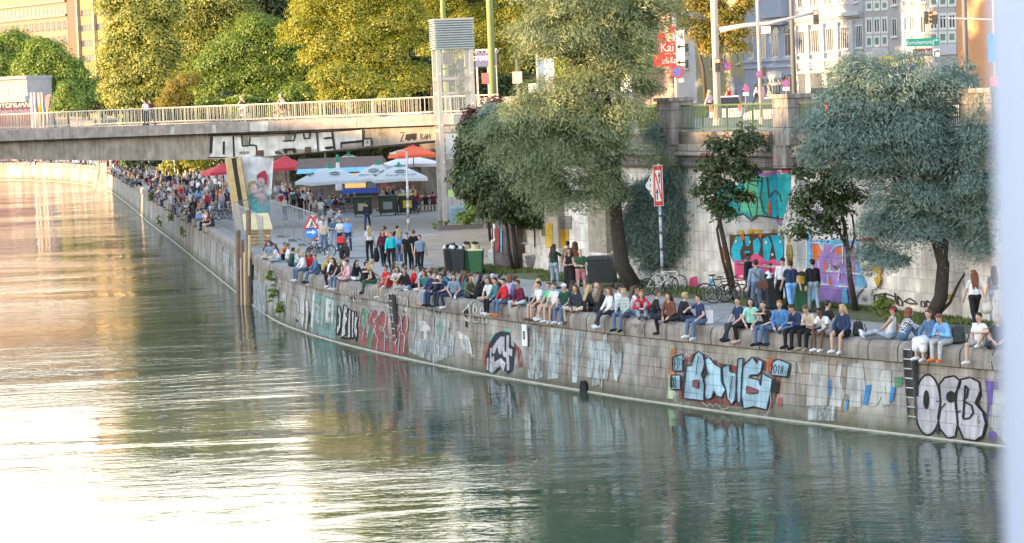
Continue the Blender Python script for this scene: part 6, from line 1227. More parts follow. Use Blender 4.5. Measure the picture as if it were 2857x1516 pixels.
# single-stroke letters in a unit box (x right, y down)
SF = {'A':[[(0,1),(.5,0),(1,1)],[(.2,.6),(.8,.6)]],'B':[[(0,0),(0,1),(.8,.95),(.9,.7),(0,.5),(.8,.3),(.7,.05),(0,0)]],'C':[[(.9,.1),(.4,0),(0,.5),(.4,1),(.9,.9)]],'D':[[(0,0),(0,1),(.6,.95),(1,.5),(.6,.05),(0,0)]],'E':[[(.9,0),(0,0),(0,1),(.9,1)],[(0,.5),(.7,.5)]],'F':[[(.9,0),(0,0),(0,1)],[(0,.5),(.7,.5)]],'G':[[(.9,.1),(.4,0),(0,.5),(.4,1),(.9,.9),(.9,.55),(.5,.55)]],'H':[[(0,0),(0,1)],[(1,0),(1,1)],[(0,.5),(1,.5)]],'I':[[(.2,0),(.8,0)],[(.5,0),(.5,1)],[(.2,1),(.8,1)]],'K':[[(0,0),(0,1)],[(1,0),(0,.5),(1,1)]],'L':[[(0,0),(0,1),(.9,1)]],'M':[[(0,1),(0,0),(.5,.6),(1,0),(1,1)]],'N':[[(0,1),(0,0),(1,1),(1,0)]],'O':[[(.5,0),(0,.3),(0,.7),(.5,1),(1,.7),(1,.3),(.5,0)]],'P':[[(0,1),(0,0),(.8,.05),(.9,.35),(0,.5)]],'R':[[(0,1),(0,0),(.8,.05),(.9,.35),(0,.5),(1,1)]],'S':[[(.9,.1),(.4,0),(.05,.25),(.9,.7),(.5,1),(0,.9)]],'T':[[(0,0),(1,0)],[(.5,0),(.5,1)]],'U':[[(0,0),(0,.8),(.5,1),(1,.8),(1,0)]],'V':[[(0,0),(.5,1),(1,0)]],'W':[[(0,0),(.25,1),(.5,.4),(.75,1),(1,0)]],'X':[[(0,0),(1,1)],[(1,0),(0,1)]],'Y':[[(0,0),(.5,.5),(1,0)],[(.5,.5),(.5,1)]],'Z':[[(0,0),(1,0),(0,1),(1,1)]],'0':[[(.5,0),(0,.3),(0,.7),(.5,1),(1,.7),(1,.3),(.5,0)]],'1':[[(.3,.2),(.6,0),(.6,1)]],'2':[[(0,.2),(.5,0),(1,.25),(0,1),(1,1)]],'8':[[(.5,0),(.1,.2),(.9,.7),(.5,1),(.1,.75),(.9,.25),(.5,0)]],'6':[[(.9,0),(.2,.4),(.1,.8),(.5,1),(.9,.8),(.5,.5),(.1,.7)]]}
def word(s, quad, key, w_):
    """letters of s inside the quad (top-left, top-right, bottom-right, bottom-left)"""
    out = []; n = len(s); tl, tr, br, bl = [Vector(q) for q in quad]
    for i, ch in enumerate(s):
        for st in SF.get(ch, []):
            P = []
            for (u, v) in st: U_ = (i+.1+u*.78)/n; P.append(tuple((tl.lerp(tr, U_)).lerp(bl.lerp(br, U_), v)))
            out.append((key, 's', P, w_))
    return out
def ell(cx, cy, rx, ry, n=20): return [(cx+rx*math.cos(2*math.pi*k/n), cy+ry*math.sin(2*math.pi*k/n)) for k in range(n)]
def loop(p): return p+[p[0]]
def outl(key, polys, okey, w_): return [(key, 'p', p) for p in polys]+[(okey, 's', loop(p), w_) for p in polys]

A = cv(700, 780, 4.2933)
paint('quay', quay, 'faded pale vertical stripes and angular letters near the wall corner', [('offw','s',[(285,100),(290,390)],4),('offw','s',[(318,90),(315,440)],5),('offw','s',[(375,130),(368,400)],6),('offw','s',[(400,150),(390,420)],5),('offw','s',[(422,160),(410,430)],5),('offw','p',[(500,190),(530,230),(550,185),(580,280),(590,400),(565,420),(560,300),(520,250)]),('white','p',[(600,300),(640,235),(650,330),(640,500),(625,580),(610,480),(640,420),(600,360)]),('white','p',[(665,270),(685,240),(700,360),(690,500),(670,625),(660,560),(675,420)]),('navy','s',[(700,380),(715,440),(700,520)],3),('navy','s',[(550,480),(570,510)],4),('offw','s',[(60,40),(60,330)],6),('offw','s',[(110,80),(105,380)],7),('fade','p',[(30,0),(190,60),(190,440),(60,330)])], A)
paint('quay', quay, 'washed-out turquoise and white block letters', [('turq','p',[(725,140),(1030,230),(1020,720),(730,640)]),('white','p',[(748,140),(768,145),(760,400),(745,600),(722,560)]),('offw','p',[(850,200),(870,205),(865,520),(845,560)]),('offw','s',[(790,300),(820,340),(790,470),(830,520)],5),('white','p',[(908,225),(965,238),(962,290),(940,290),(940,340),(960,345),(960,395),(935,395),(932,450),(955,455),(950,520),(900,510)]),('white','p',[(975,240),(1000,245),(990,520),(965,515)])], A)
dk = [[(1050,310),(1075,330),(1090,420),(1080,570),(1045,655),(1028,640),(1035,480)],[(1120,300),(1165,330),(1160,400),(1140,400),(1165,470),(1140,560),(1145,660),(1095,695),(1085,670),(1100,480)],[(1178,350),(1205,365),(1200,690),(1160,705),(1165,520)],[(1215,375),(1245,385),(1240,690),(1212,700)],[(1255,385),(1275,390),(1270,450),(1295,440),(1275,560),(1290,620),(1268,745),(1250,640),(1235,640)]]
paint('quay', quay, 'white drop-shaped letters DEHK with dark outlines', outl('white', dk, 'black', 2.6)+[('black','s',[(1055,400),(1060,440),(1050,560)],2.2),('black','s',[(1030,650),(1050,665),(1080,600)],4),('black','s',[(1090,700),(1150,705),(1240,700)],5)], A)
paint('quay', quay, 'dark red and green arched letters with pale outlines beside the ladder', [('red','p',[(1290,420),(1320,350),(1395,360),(1400,430),(1440,370),(1500,350),(1545,400),(1590,372),(1640,440),(1655,880),(1450,830),(1300,770)]),('green','p',[(1325,350),(1360,315),(1390,360),(1390,500),(1345,650),(1322,640)]),('green','p',[(1405,570),(1452,545),(1445,830),(1390,800)]),('red','p',[(1705,450),(1735,400),(1790,400),(1812,440),(1850,405),(1895,470),(1890,600),(1870,905),(1680,890)]),
  ('pale','s',[(1300,560),(1325,350),(1360,315),(1392,360),(1390,480),(1350,620),(1340,720)],2.4),('pale','s',[(1355,430),(1345,560)],3),('pale','s',[(1400,640),(1405,430),(1420,380),(1440,400),(1420,560),(1400,700)],2.4),('pale','s',[(1450,430),(1470,370),(1510,352),(1540,400),(1510,470),(1480,480),(1500,560),(1470,620),(1500,640),(1530,720),(1510,840)],2.6),('pale','s',[(1540,440),(1560,390),(1600,370),(1630,420),(1620,540),(1590,620),(1555,600),(1560,550),(1590,580),(1640,700),(1660,690)],2.6),('pale','s',[(1460,720),(1470,640),(1500,610)],2.4),('pale','s',[(1620,640),(1610,860)],2.4),
  ('pale','s',[(1710,480),(1730,410),(1780,398),(1810,440),(1800,540),(1770,610),(1735,600),(1750,540),(1790,570)],2.6),('pale','s',[(1820,620),(1820,470),(1850,408),(1885,440),(1890,560),(1865,640),(1900,560)],2.6),('pale','s',[(1700,700),(1740,680),(1760,720),(1735,800)],2.6),('pale','s',[(1815,660),(1835,640),(1860,680),(1845,870)],2.6),('pale','s',[(1800,620),(1780,900)],2.4)], A)
paint('quay', quay, 'white numbers 12 and 20 on the coping either side of the ladder', [('white','s',[(1578,205),(1582,310)],2.4),('white','s',[(1608,190),(1640,168),(1645,210),(1620,270),(1612,300),(1660,322)],3),('white','s',[(1765,215),(1790,198),(1800,240),(1778,320),(1825,352)],3),('white','s',loop(ell(1860,290,20,78)),3)], A)
paint('quay', quay, 'thin white tag on the coping left of the number twelve', word('GAMUN', [(1160,100),(1325,110),(1330,185),(1160,170)], 'offw', 1.8)+word('DAMUTN', [(1155,200),(1330,215),(1335,275),(1155,250)], 'white', 2.4), A)
paint('quay', quay, 'pale blue and white ghost letters right of the ladder', [('pale','p',[(1972,400),(1990,400),(1978,660),(1950,700)]),('white','p',[(2010,520),(2070,490),(2100,510),(2155,580),(2155,620),(2115,600),(2122,745),(2078,745),(2080,620),(2030,615),(2050,560)]),('turq','p',[(2222,560),(2260,490),(2300,520),(2295,640),(2262,712),(2235,640)]),('pale','p',[(2318,455),(2345,460),(2330,820),(2305,820)]),('white','p',[(2400,640),(2440,700),(2400,760)]),('fade','p',[(1940,690),(2240,740),(2450,700),(2430,900),(2200,1000),(1900,860)]),('offw','s',[(2200,440),(2190,700),(2240,800)],3),('offw','s',[(2370,480),(2390,540),(2370,620)],4)], A)
paint('quay', quay, 'pale blue tag AIR sprayed over the coping joint', word('AIR', [(2150,255),(2260,265),(2262,350),(2150,330)], 'lblue', 2.4)+[('lblue','s',[(2100,360),(2110,400),(2160,365),(2165,400),(2210,370),(2215,410),(2260,380),(2262,430),(2290,390)],3),('lblue','s',[(2340,380),(2320,450),(2300,400)],2.4)], A)
Q3 = cv(1200, 600, 3.4167)
paint('quay', quay, 'white outlined letters with a black fill, sprayed over the coping edge', [('black','p',[(325,910),(360,890),(375,940),(350,980),(325,950)]),('black','p',[(345,1000),(365,1020),(362,1075),(335,1060)]),('white','s',[(370,850),(350,890),(315,920),(325,970),(345,1000),(375,1020),(385,960),(370,850)],3),('white','s',loop(ell(432,905,16,40)),3),('white','s',[(415,960),(418,1015),(470,1020),(470,960),(440,950)],3.4),('white','s',loop(ell(500,915,16,38)),3),('white','s',[(505,950),(510,1020),(550,1025),(545,950)],3.4),('white','s',[(570,960),(590,1040),(615,1030),(612,960)],3),('white','s',[(415,865),(440,850)],2)], Q3)
paint('quay', quay, 'white brushed letters YRDL', word('YRDL', [(1278,925),(1318,945),(1326,995),(1290,975)], 'white', 4), lambda x, y: (x, y))
B_ = cv(1300, 850, 4.2933)
paint('quay', quay, 'small purple-black and silver bubble piece with green tips', [('orange','p',[(215,560),(260,460),(300,430),(250,600),(240,760),(210,720)]),('dred','p',[(560,430),(680,560),(690,740),(600,780),(590,560)]),('mint','p',[(310,360),(360,380),(350,440),(305,440)]),('mint','p',[(455,290),(530,320),(540,350),(470,360)]),('navy','p',[(240,620),(300,440),(360,345),(430,318),(530,330),(545,480),(592,520),(585,640),(570,790),(510,835),(430,760),(340,835),(245,800)])]+[('lilac','p',q) for q in ([(325,515),(380,430),(425,380),(470,385),(470,560),(510,580),(500,640),(455,620),(440,540),(425,600),(400,580),(385,490),(350,590),(325,580)],[(495,370),(528,370),(522,520),(565,540),(560,620),(525,600),(530,780),(500,795),(492,600)],[(300,520),(320,520),(315,640),(345,610),(350,690),(430,640),(485,700),(460,800),(415,720),(330,825),(290,800)],[(262,640),(285,640),(280,790),(258,780)])]+[('turq','s',[(300,840),(360,760),(420,740)],4)], B_)
paint('quay', quay, 'wide bands of faded chalky white paint', [('fade','p',[(780,255),(855,268),(860,400),(965,380),(945,560),(920,860),(840,900),(745,880)]),('pale','p',[(1020,280),(1135,295),(1110,880),(985,895)]),('fade','p',[(1160,275),(1225,290),(1190,640),(1135,650)]),('pale','p',[(1310,300),(1370,305),(1360,640),(1340,940),(1275,930)]),('fade','p',[(1370,305),(1445,315),(1430,400),(1370,640)]),('pale','p',[(1480,425),(1540,450),(1600,440),(1745,478),(1735,700),(1700,890),(1458,872)]),('fade','p',[(1655,335),(1702,340),(1702,470),(1655,460)]),('pale','p',[(1748,560),(1785,540),(1812,600),(1840,560),(1882,575),(1870,760),(1820,920),(1788,890)]),('fade','p',[(1520,880),(1650,890),(1640,1000),(1600,960),(1520,980)])], B_)
C_ = cv(1750, 900, 3.4167)
sa = [[(575,410),(625,408),(632,360),(660,300),(690,273),(735,308),(752,385),(742,440),(720,500),(750,560),(742,745),(545,722),(560,560)],[(752,350),(792,325),(850,400),(908,430),(912,560),(952,640),(912,715),(862,700),(838,650),(822,715),(770,738),(748,690),(756,600),(738,560),(770,475)],[(918,425),(985,398),(995,468),(1052,480),(1062,560),(1042,740),(1005,785),(965,722),(952,640),(926,560)],[(1072,345),(1122,338),(1112,470),(1100,700),(1090,790),(1060,740),(1052,600),(1062,450)],[(1120,410),(1210,325),(1248,390),(1268,345),(1308,372),(1290,470),(1262,498),(1190,500),(1175,520),(1275,548),(1285,600),(1300,480),(1400,540),(1380,680),(1345,832),(1225,800),(1122,822),(1100,690),(1108,500)]]
bx = [[(450,330),(550,300),(545,462),(450,462)],[(440,500),(525,500),(527,637),(440,637)],[(1400,372),(1455,348),(1568,392),(1542,518),(1388,500)]]
paint('quay', quay, 'big light blue block letters on red with FED, RXI and 2018 boxes', [('lgreen','p',[(415,225),(445,210),(470,640),(440,730),(388,722),(395,480)]),('orange','p',[(420,250),(470,260),(440,330),(470,470),(430,560),(395,480)]),('dred','p',[(560,350),(640,285),(740,300),(900,390),(1070,420),(1220,320),(1340,370),(1480,430),(1470,590),(1400,800),(1350,840),(1080,800),(960,790),(740,770),(500,740),(540,500)]),('orange','p',[(1370,330),(1410,350),(1400,470),(1350,480),(1330,400)]),('red','p',[(495,650),(530,650),(530,750),(500,730)]),('red','p',[(1440,720),(1480,710),(1480,800),(1440,800)])]+outl('lblue', sa+bx, 'navy', 3.2)+
  [('red','p',[(648,552),(702,545),(696,625),(645,612)]),('navy','s',loop([(648,552),(702,545),(696,625),(645,612)]),2),('red','p',[(1160,605),(1265,640),(1260,672),(1160,674)]),('navy','s',loop([(1160,605),(1265,640),(1260,672),(1160,674)]),2.4),('navy','s',[(705,320),(690,400),(680,500)],2.6),('navy','s',[(1030,510),(1010,600),(1000,715)],2.6),('navy','s',[(765,440),(790,490),(760,500)],4),('black','p',ell(1430,605,34,72)),('offw','s',[(560,355),(590,290),(625,330),(650,280)],2),('offw','s',[(800,335),(830,320),(845,360),(880,330),(900,360)],2),('offw','s',[(960,330),(1000,400),(1030,330),(1060,350)],2),('offw','s',[(490,660),(490,740),(530,790),(550,760)],2),('offw','s',[(750,760),(790,800),(820,770),(850,800),(880,770),(940,830),(1000,810)],2),('offw','s',[(1100,850),(1130,845),(1110,870)],2),('offw','s',[(1330,870),(1360,895),(1400,780),(1400,660)],2),('offw','s',[(1600,500),(1615,400),(1690,310)],2.4),('offw','s',[(1630,310),(1610,400),(1625,500)],2.6),('offw','s',[(1690,480),(1660,360),(1685,315)],2.6)]+
  word('FED', [(462,345),(542,330),(538,445),(462,448)], 'black', 2.2)+word('RXI', [(450,520),(518,520),(518,615),(450,620)], 'black', 2.2)+word('2018', [(1408,395),(1548,412),(1532,500),(1402,480)], 'black', 2.2), C_)
D_ = cv(2257, 900, 3.4167)
paint('quay', quay, 'tall worn white letters with blue and green patches left of the near ladder', [('offw','p',[(20,375),(182,375),(186,640),(172,792),(-20,790),(-5,600)]),('blue','p',[(195,530),(216,540),(208,700),(186,700)]),('offw','p',[(280,400),(322,400),(300,560),(345,680),(310,805),(198,790),(250,560)]),('offw','p',[(378,420),(420,393),(520,390),(552,690),(502,692),(502,805),(400,800),(392,690),(353,680)]),('offw','p',[(705,460),(792,450),(782,780),(690,800),(700,700),(645,800),(568,800)]),('blue','p',[(550,600),(602,590),(562,792),(518,780)]),('blue','p',[(790,600),(832,620),(812,740),(772,765)]),('green','p',[(820,520),(900,515),(905,600),(830,620)]),('blue','p',[(365,730),(385,730),(375,830),(350,830)]),('fade','p',[(0,800),(260,800),(260,940),(0,930)])], D_)
ocb = [ell(1138,785,122,288,28),[(1248,590),(1300,525),(1390,508),(1452,560),(1440,620),(1405,665),(1400,740),(1425,960),(1400,1090),(1325,1100),(1252,1010),(1235,900),(1262,750)],[(1448,545),(1540,522),(1628,565),(1642,650),(1592,768),(1662,850),(1692,960),(1662,1080),(1590,1125),(1482,1110),(1425,980),(1408,760),(1420,640)]]
paint('quay', quay, 'huge silver white bubble letters OCB with black outlines', [('black','p',[(1640,560),(1655,700),(1620,770),(1700,880),(1712,980),(1670,1110),(1590,1145),(1560,1120),(1660,1080),(1690,960),(1590,768),(1640,650)])]+outl('lilac', ocb, 'black', 5)+[('black','p',ell(1126,735,28,92)),('black','p',ell(1362,708,46,56)),('black','s',[(1500,600),(1490,760),(1480,915)],6),('black','s',[(1500,600),(1528,630),(1515,710),(1480,748),(1560,790),(1578,860),(1540,910),(1480,922)],5),('black','s',[(1310,770),(1262,830)],3),('black','s',[(1410,760),(1432,950)],3),('black','s',[(1425,850),(1460,840)],3),('black','s',[(1225,750),(1255,750)],3),('navy','p',[(1235,980),(1258,1020),(1250,1070),(1215,1040)])]+word('G', [(1620,890),(1655,890),(1650,960),(1622,965)], 'black', 1.6), D_)
paint('quay', quay, 'purple and white piece beginning at the right edge', [('purple','p',[(1680,550),(1815,565),(1795,720),(1730,800),(1700,1010),(1690,900),(1705,760)]),('offw','p',[(1762,640),(1950,670),(1950,1230),(1740,1000)]),('purple','p',[(1720,1040),(1790,1040),(1790,1120),(1720,1110)])], D_)
paint('quay', quay, 'pale pinkish outline letters on the coping at the right edge', [('pale','s',[(1680,1165-0-0-845),(1740,310),(1735,400),(1685,395),(1680,320)],2.2),('pale','s',[(1755,320),(1757,405),(1790,405)],2.2),('black','s',loop(ell(1100,310,40,35)),2),('black','s',[(1150,290),(1120,350)],2)], D_)
G_ = cv(1700, 650, 3.4167)
paint('quay', quay, 'thin dark tags scratched on the coping in the middle', word('SONRY', [(195,865),(350,870),(350,905),(195,900)], 'grey', 1.8)+word('NN', [(270,905),(320,905),(320,975),(270,970)], 'grey', 1.8)+word('DISTRICT', [(790,900),(975,915),(970,985),(790,970)], 'grey', 1.8)+word('BEEST', [(160,985),(355,1005),(350,1060),(160,1035)], 'grey', 2), G_)
paint('quay', quay, 'pale blue rectangle on the far wall under the bridge', [('pale','p',[(117,463),(131,463),(131,490),(117,490)]),('offw','p',[(150,460),(165,460),(165,495),(150,495)]),('offw','p',[(40,465),(60,465),(58,495),(42,495)]),('offw','p',[(90,460),(100,460),(100,492),(90,492)])], lambda x, y: (x, y))
paint('quay', quay, 'row of worn chalk stripes on the wall left of the piles', [('pale','s',[(560+x/4.557, 560+y/4.557), (560+(x-12)/4.557, 560+(y+150)/4.557)], 3.2) for x, y in ((300,650),(320,655),(345,665),(365,680),(400,830),(425,850),(240,640),(60,600))]+[('dred','s',[(500,560),(505,600)],2),('offw','s',[(536,640),(533,690)],5),('offw','s',[(470,570),(468,620)],3),('dred','s',[(404,552),(412,590)],4)], lambda x, y: (x, y))

E_ = cv(580, 360, 4.025); gird = [c for c in bridge.children if c.name.startswith('girder')][0]
paint('girder', gird, 'giant white block letters with black gaps along the bridge girder', [('white','p',[(60,88),(275,80),(375,95),(470,95),(860,78),(960,80),(985,60),(1080,48),(1220,42),(1400,36),(1430,22),(1742,10),(1752,122),(1500,146),(1500,216),(1440,232),(1250,252),(1000,290),(740,300),(560,318),(5,312),(52,270)]),('black','s',[(0,70),(280,66),(560,60),(960,50),(1080,40),(1400,28),(1750,2)],3.2),('black','s',[(0,318),(560,328),(740,308)],2.6),
 ('black','s',[(45,85),(35,270)],8),('black','s',[(183,140),(180,288)],6),('black','s',[(288,80),(298,322)],5),('grey','p',[(392,95),(455,92),(455,182),(395,185)]),('black','s',[(382,70),(392,192),(468,188),(476,95)],4.2),('black','s',[(478,180),(545,185),(552,240)],4.5),('brown','p',[(542,240),(632,238),(630,335),(540,330)]),('grey','p',[(358,255),(468,250),(468,280),(358,282)]),('brown','p',[(758,250),(800,246),(872,298),(762,308)]),('grey','p',[(872,70),(945,66),(945,125),(872,128)]),('black','s',[(848,136),(972,130),(985,60)],4),('black','p',[(845,222),(992,214),(996,290),(960,292),(960,240),(900,240),(895,290),(878,290)]),('black','s',[(1082,50),(1088,108),(1148,104),(1152,44)],4.2),('brown','p',[(1095,205),(1162,198),(1162,266),(1098,266)]),('black','s',[(1230,40),(1246,252)],4),('black','s',[(1310,106),(1415,94)],4.5),('black','s',[(1325,215),(1412,204)],7),('black','s',[(1402,36),(1432,232)],5),('grey','p',[(1512,160),(1740,140),(1742,190),(1515,215)]),('black','s',[(1500,160),(1745,136)],7),('black','s',[(1505,160),(1508,216)],4),('black','s',[(1748,10),(1756,192)],4.5),('offw','p',[(1768,122),(1835,118),(1840,184),(1768,190)]),('black','s',[(1765,110),(1845,104),(1852,182)],3)]+word('NB', [(1780,130),(1822,128),(1822,170),(1782,175)], 'black', 1.2), E_)
paint('girder', gird, 'black brushed letters at the right end of the girder', word('Z', [(2155,45),(2215,38),(2205,135),(2160,140)], 'black', 2.6)+[('black','p',[(2225,60),(2345,48),(2345,110),(2320,130),(2290,110),(2260,135),(2215,120)])]+word('BAM', [(2385,58),(2500,52),(2500,110),(2390,116)], 'black', 2)+word('BIR', [(1915,40),(2000,38),(2000,75),(1918,78)], 'grey', 1.2), E_)
fas = [c for c in bridge.children if c.name.startswith('fascia')][0]
for q in ([(476,353),(487,353),(487,376),(476,377)],[(592,349),(603,349),(603,371),(592,372)],[(697,342),(748,339),(748,366),(697,369)]): paint('girder', fas, 'pale repainted patch on the bridge fascia', [('offw','p',q)], lambda x, y: (x, y), name='paint_patch')

F_ = cv(1850, 350, 3.756); H_ = cv(2200, 500, 3.255)
paint('ret', retw, 'turquoise and green wildstyle mural high on the wall', [('offw','p',[(560,960),(1290,960),(1290,1160),(570,1180)]),('viol','p',[(770,480),(850,450),(900,470),(985,455),(1060,500),(1230,480),(1245,540),(780,530)]),('orange','p',[(820,490),(860,445),(930,430),(935,480),(860,510)]),('teal','p',[(620,560),(780,640),(850,520),(1000,525),(1060,540),(1340,495),(1345,700),(1260,985),(1140,975),(1000,950),(940,990),(850,940),(650,985),(545,740)]),('mint','p',[(850,525),(1000,528),(1000,700),(1050,925),(1000,945),(940,975),(900,900),(800,900),(840,700)]),('cyan','p',[(1160,520),(1230,515),(1240,680),(1180,700),(1250,800),(1250,960),(1150,950),(1110,760)]),('cyan','p',[(545,700),(640,740),(720,800),(700,960),(650,960)]),('brown','s',[(845,530),(850,700),(800,910)],3),('brown','s',[(1000,530),(995,640),(900,600),(890,800),(940,970),(990,940),(1000,760),(960,830),(930,700)],3),('brown','s',[(1050,540),(1030,760),(1060,900),(1110,940)],3),('brown','s',[(1100,540),(1120,760),(1180,680),(1230,720),(1250,800)],3.5),('brown','s',[(560,980),(850,925),(940,1000),(1010,945),(1130,960),(1270,985)],4),('orange','p',[(1120,780),(1145,800),(1140,950),(1105,920)]),('orange','p',[(920,680),(945,690),(945,800),(925,800)]),('viol','p',[(1180,985),(1250,985),(1245,1060)])], F_, 'mural')
paint('ret', retw, 'flat pink panels on the grey frieze of the wall', [('magenta','p',[(390,298),(515,298),(515,384),(390,384)]),('pink','p',[(1145,300),(1530,305),(1525,386),(1145,390)]),('dred','p',[(420,405),(530,405),(530,500),(430,500)]),('pink','p',[(1240,420),(1340,420),(1340,500),(1250,500)])], F_, 'mural')
cy = [[(1165,160),(1215,30),(1275,40),(1280,110),(1250,180),(1270,300),(1185,260)],[(1290,30),(1340,30),(1345,120),(1310,130)],[(1375,80),(1425,40),(1450,110),(1430,200),(1385,200)],[(1470,60),(1520,30),(1555,110),(1530,270),(1480,260)],[(1545,20),(1670,25),(1668,230),(1610,300),(1580,140)],[(1300,170),(1350,170),(1350,280),(1300,290)]]
paint('ret', retw, 'cyan and pink mural low on the wall behind the dark bicycles', [('yellow','p',[(1140,10),(1250,-30),(1660,-40),(1665,30),(1150,60)]),('brown','p',[(1150,20),(1660,-5),(1672,280),(1500,320),(1200,310),(1150,200)]),('pink','p',[(1195,240),(1300,260),(1400,190),(1500,260),(1665,240),(1690,430),(1480,450),(1200,440)])]+[('cyan','p',q) for q in cy]+[('orange','p',[(1068,130),(1110,140),(1160,240),(1150,320),(1105,350),(1085,280)]),('pink','p',[(1112,330),(1165,310),(1182,420),(1130,430)]),('orange','p',[(1255,20),(1290,0),(1300,60),(1270,80)]),('orange','p',[(1430,15),(1470,10),(1455,60)]),('brown','s',[(1400,280),(1440,330),(1420,420)],3),('brown','s',[(1540,280),(1550,420)],3),('white','p',ell(1222,82,10,14)),('white','p',ell(1355,85,9,14)),('white','p',ell(1510,90,12,16)),('white','p',ell(1570,205,12,14)),('white','p',ell(1650,85,10,14)),('white','s',[(1320,300),(1500,320),(1670,340)],2)], G_, 'mural')
paint('ret', retw, 'olive standing figure painted on a pale pilaster', [('offw','p',[(1690,40),(1790,40),(1790,440),(1690,440)]),('olive','p',ell(1718,70,15,32)),('olive','p',[(1700,110),(1745,110),(1760,200),(1740,420),(1705,420),(1692,200)]),('brown','s',[(1700,120),(1690,210),(1715,260)],1.6),('brown','s',[(1745,120),(1755,210),(1735,260)],1.6),('brown','s',[(1722,200),(1722,400)],1.4),('sky','p',[(1890,-20),(1930,0),(1930,500),(1890,500)])], G_, 'mural')
paint('ret', retw, 'purple and orange mural on sky blue with white outlines', [('sky','p',[(175,560),(420,545),(640,560),(650,800),(720,960),(640,1050),(625,1195),(180,1185)]),('viol','p',[(218,582),(285,590),(325,655),(330,590),(390,590),(395,665),(430,620),(490,600),(622,600),(612,950),(640,1000),(620,1120),(560,1100),(500,1160),(380,1130),(290,1110),(240,900)]),('orange','p',[(216,590),(280,600),(302,650),(262,742),(225,742)]),('orange','p',[(330,760),(362,765),(350,830),(318,850)]),('orange','p',[(420,640),(492,620),(485,690),(440,680)]),('orange','p',[(590,615),(617,620),(615,735),(592,720)]),('orange','p',[(375,910),(400,915),(400,965),(378,960)]),('orange','p',[(580,790),(600,800),(598,850),(580,840)]),('brown','p',[(400,780),(480,790),(440,830)]),('white','s',[(210,580),(285,575),(322,655),(322,580)],3),('white','s',[(390,660),(430,610),(500,590),(500,770)],3),('white','s',[(530,590),(620,600),(622,700)],3),('white','s',[(285,740),(290,800)],2.4),('white','s',[(385,750),(390,820)],2.4),('white','s',[(480,800),(465,920)],3),('white','s',[(370,870),(372,950)],2.4),('sky','p',[(370,1150),(400,1118),(450,1130),(475,1190),(370,1190)]),('brown','s',[(370,1150),(400,1118),(450,1130),(475,1190)],2.4),('sky','p',[(500,1000),(545,990),(560,1120),(500,1150)]),('pale','p',[(622,970),(700,985),(640,1050),(622,1110)])], H_, 'mural')
paint('ret', retw, 'thin black scribbled names beside a yellow shape', word('RAVEN', [(655,690),(800,690),(800,745),(660,745)], 'black', 1.6)+word('BERGE', [(680,790),(780,790),(780,835),(680,835)], 'black', 1.6)+word('ASA', [(705,845),(775,845),(775,880),(705,880)], 'black', 1.4)+word('SAN', [(665,1050),(735,1050),(735,1110),(665,1110)], 'black', 1.4)+word('VIS', [(600,480),(690,480),(690,525),(600,525)], 'black', 1.6)+[('yellow','p',[(832,690),(858,700),(862,780),(862,915),(832,990),(800,900),(842,870),(782,830),(790,785),(828,770)]),('brown','s',[(862,915),(845,985),(790,1010),(782,1060)],2.4),('dred','p',[(630,545),(800,525),(800,555),(640,565)])], H_, 'mural')
zz = [[(785,1055),(880,1035),(880,1080),(785,1115)],[(885,1035),(975,1070),(975,1105),(885,1075)],[(1000,1060),(1040,1110),(1040,1150),(1005,1140)],[(1060,1110),(1110,1080),(1180,1130),(1110,1130)],[(1215,1110),(1245,1110),(1245,1160),(1215,1155)],[(1265,1100),(1310,1130),(1300,1170),(1265,1150)]]
paint('ret', retw, 'zigzag row of black-edged white blocks along the wall foot', outl('white', zz, 'brown', 4)+[('brown','s',[(975,1030),(1000,1140)],4),('brown','s',[(880,1030),(880,1090)],3),('orange','p',[(850,1100),(875,1095),(862,1120)]),('orange','p',[(1380,1120),(1410,1110),(1395,1145)]),('yellow','p',ell(1468,1065,16,26))], H_, 'mural')
paint('ret', retw, 'white column with black outlined doodles and lilac wash', [('white','p',[(1245,560),(1340,560),(1375,900),(1380,1120),(1285,1110),(1270,900)]),('brown','s',[(1270,620),(1300,700),(1275,780),(1310,860),(1290,960),(1330,1040)],1.6),('brown','s',[(1320,600),(1350,720),(1325,820),(1355,940)],1.4),('offw','p',[(1420,560),(1740,600),(1760,1150),(1480,1160)]),('viol','p',[(1560,900),(1640,880),(1700,960),(1680,1100),(1590,1060)]),('orange','p',[(1700,760),(1760,780),(1770,880),(1720,860)]),('pink','s',[(1500,700),(1560,820),(1530,900)],3),('yellow','s',[(1560,620),(1640,700),(1720,690)],3)], F_, 'mural')
paint('ret', retw, 'pink heart-like shape low on the wall behind the white bicycles', [('pink','p',[(770,430),(830,410),(875,430),(870,500),(800,545),(760,510)]),('offw','p',[(840,420),(880,420),(880,470),(850,490)]),('sky','p',[(950,440),(1000,430),(1000,530),(965,540)])], G_, 'mural')
R1 = cv(1350, 380, 3.418)
paint('ret', retw, 'tan and grey rectangles painted between the tree trunks', [('grey','p',[(320,890),(405,870),(415,1040),(320,1040)]),('olive','p',[(550,860),(600,860),(600,960),(550,950)]),('yellow','p',[(600,830),(660,830),(650,1060),(600,1060)]),('yellow','p',[(725,890),(810,890),(815,1060),(735,1060)]),('grey','p',[(720,760),(840,760),(840,888),(720,888)]),('brown','s',[(485,860),(490,1060)],3),('grey','p',[(395,1140),(500,1130),(470,1270),(420,1260)]),('lgreen','p',[(52,870),(96,870),(96,1020),(52,1020)]),('offw','p',[(50,1025),(100,1025),(100,1230),(50,1230)]),('dred','p',[(105,880),(160,880),(150,1100),(110,1100)]),('sky','p',[(165,880),(182,880),(182,1100),(168,1100)]),('black','s',[(180,1120),(300,1150),(400,1200)],2)], R1, 'mural')
P_ = cv(600, 400, 6.2133); pier_o = [c for c in pt.children if c.name.startswith('pier_block')][0]
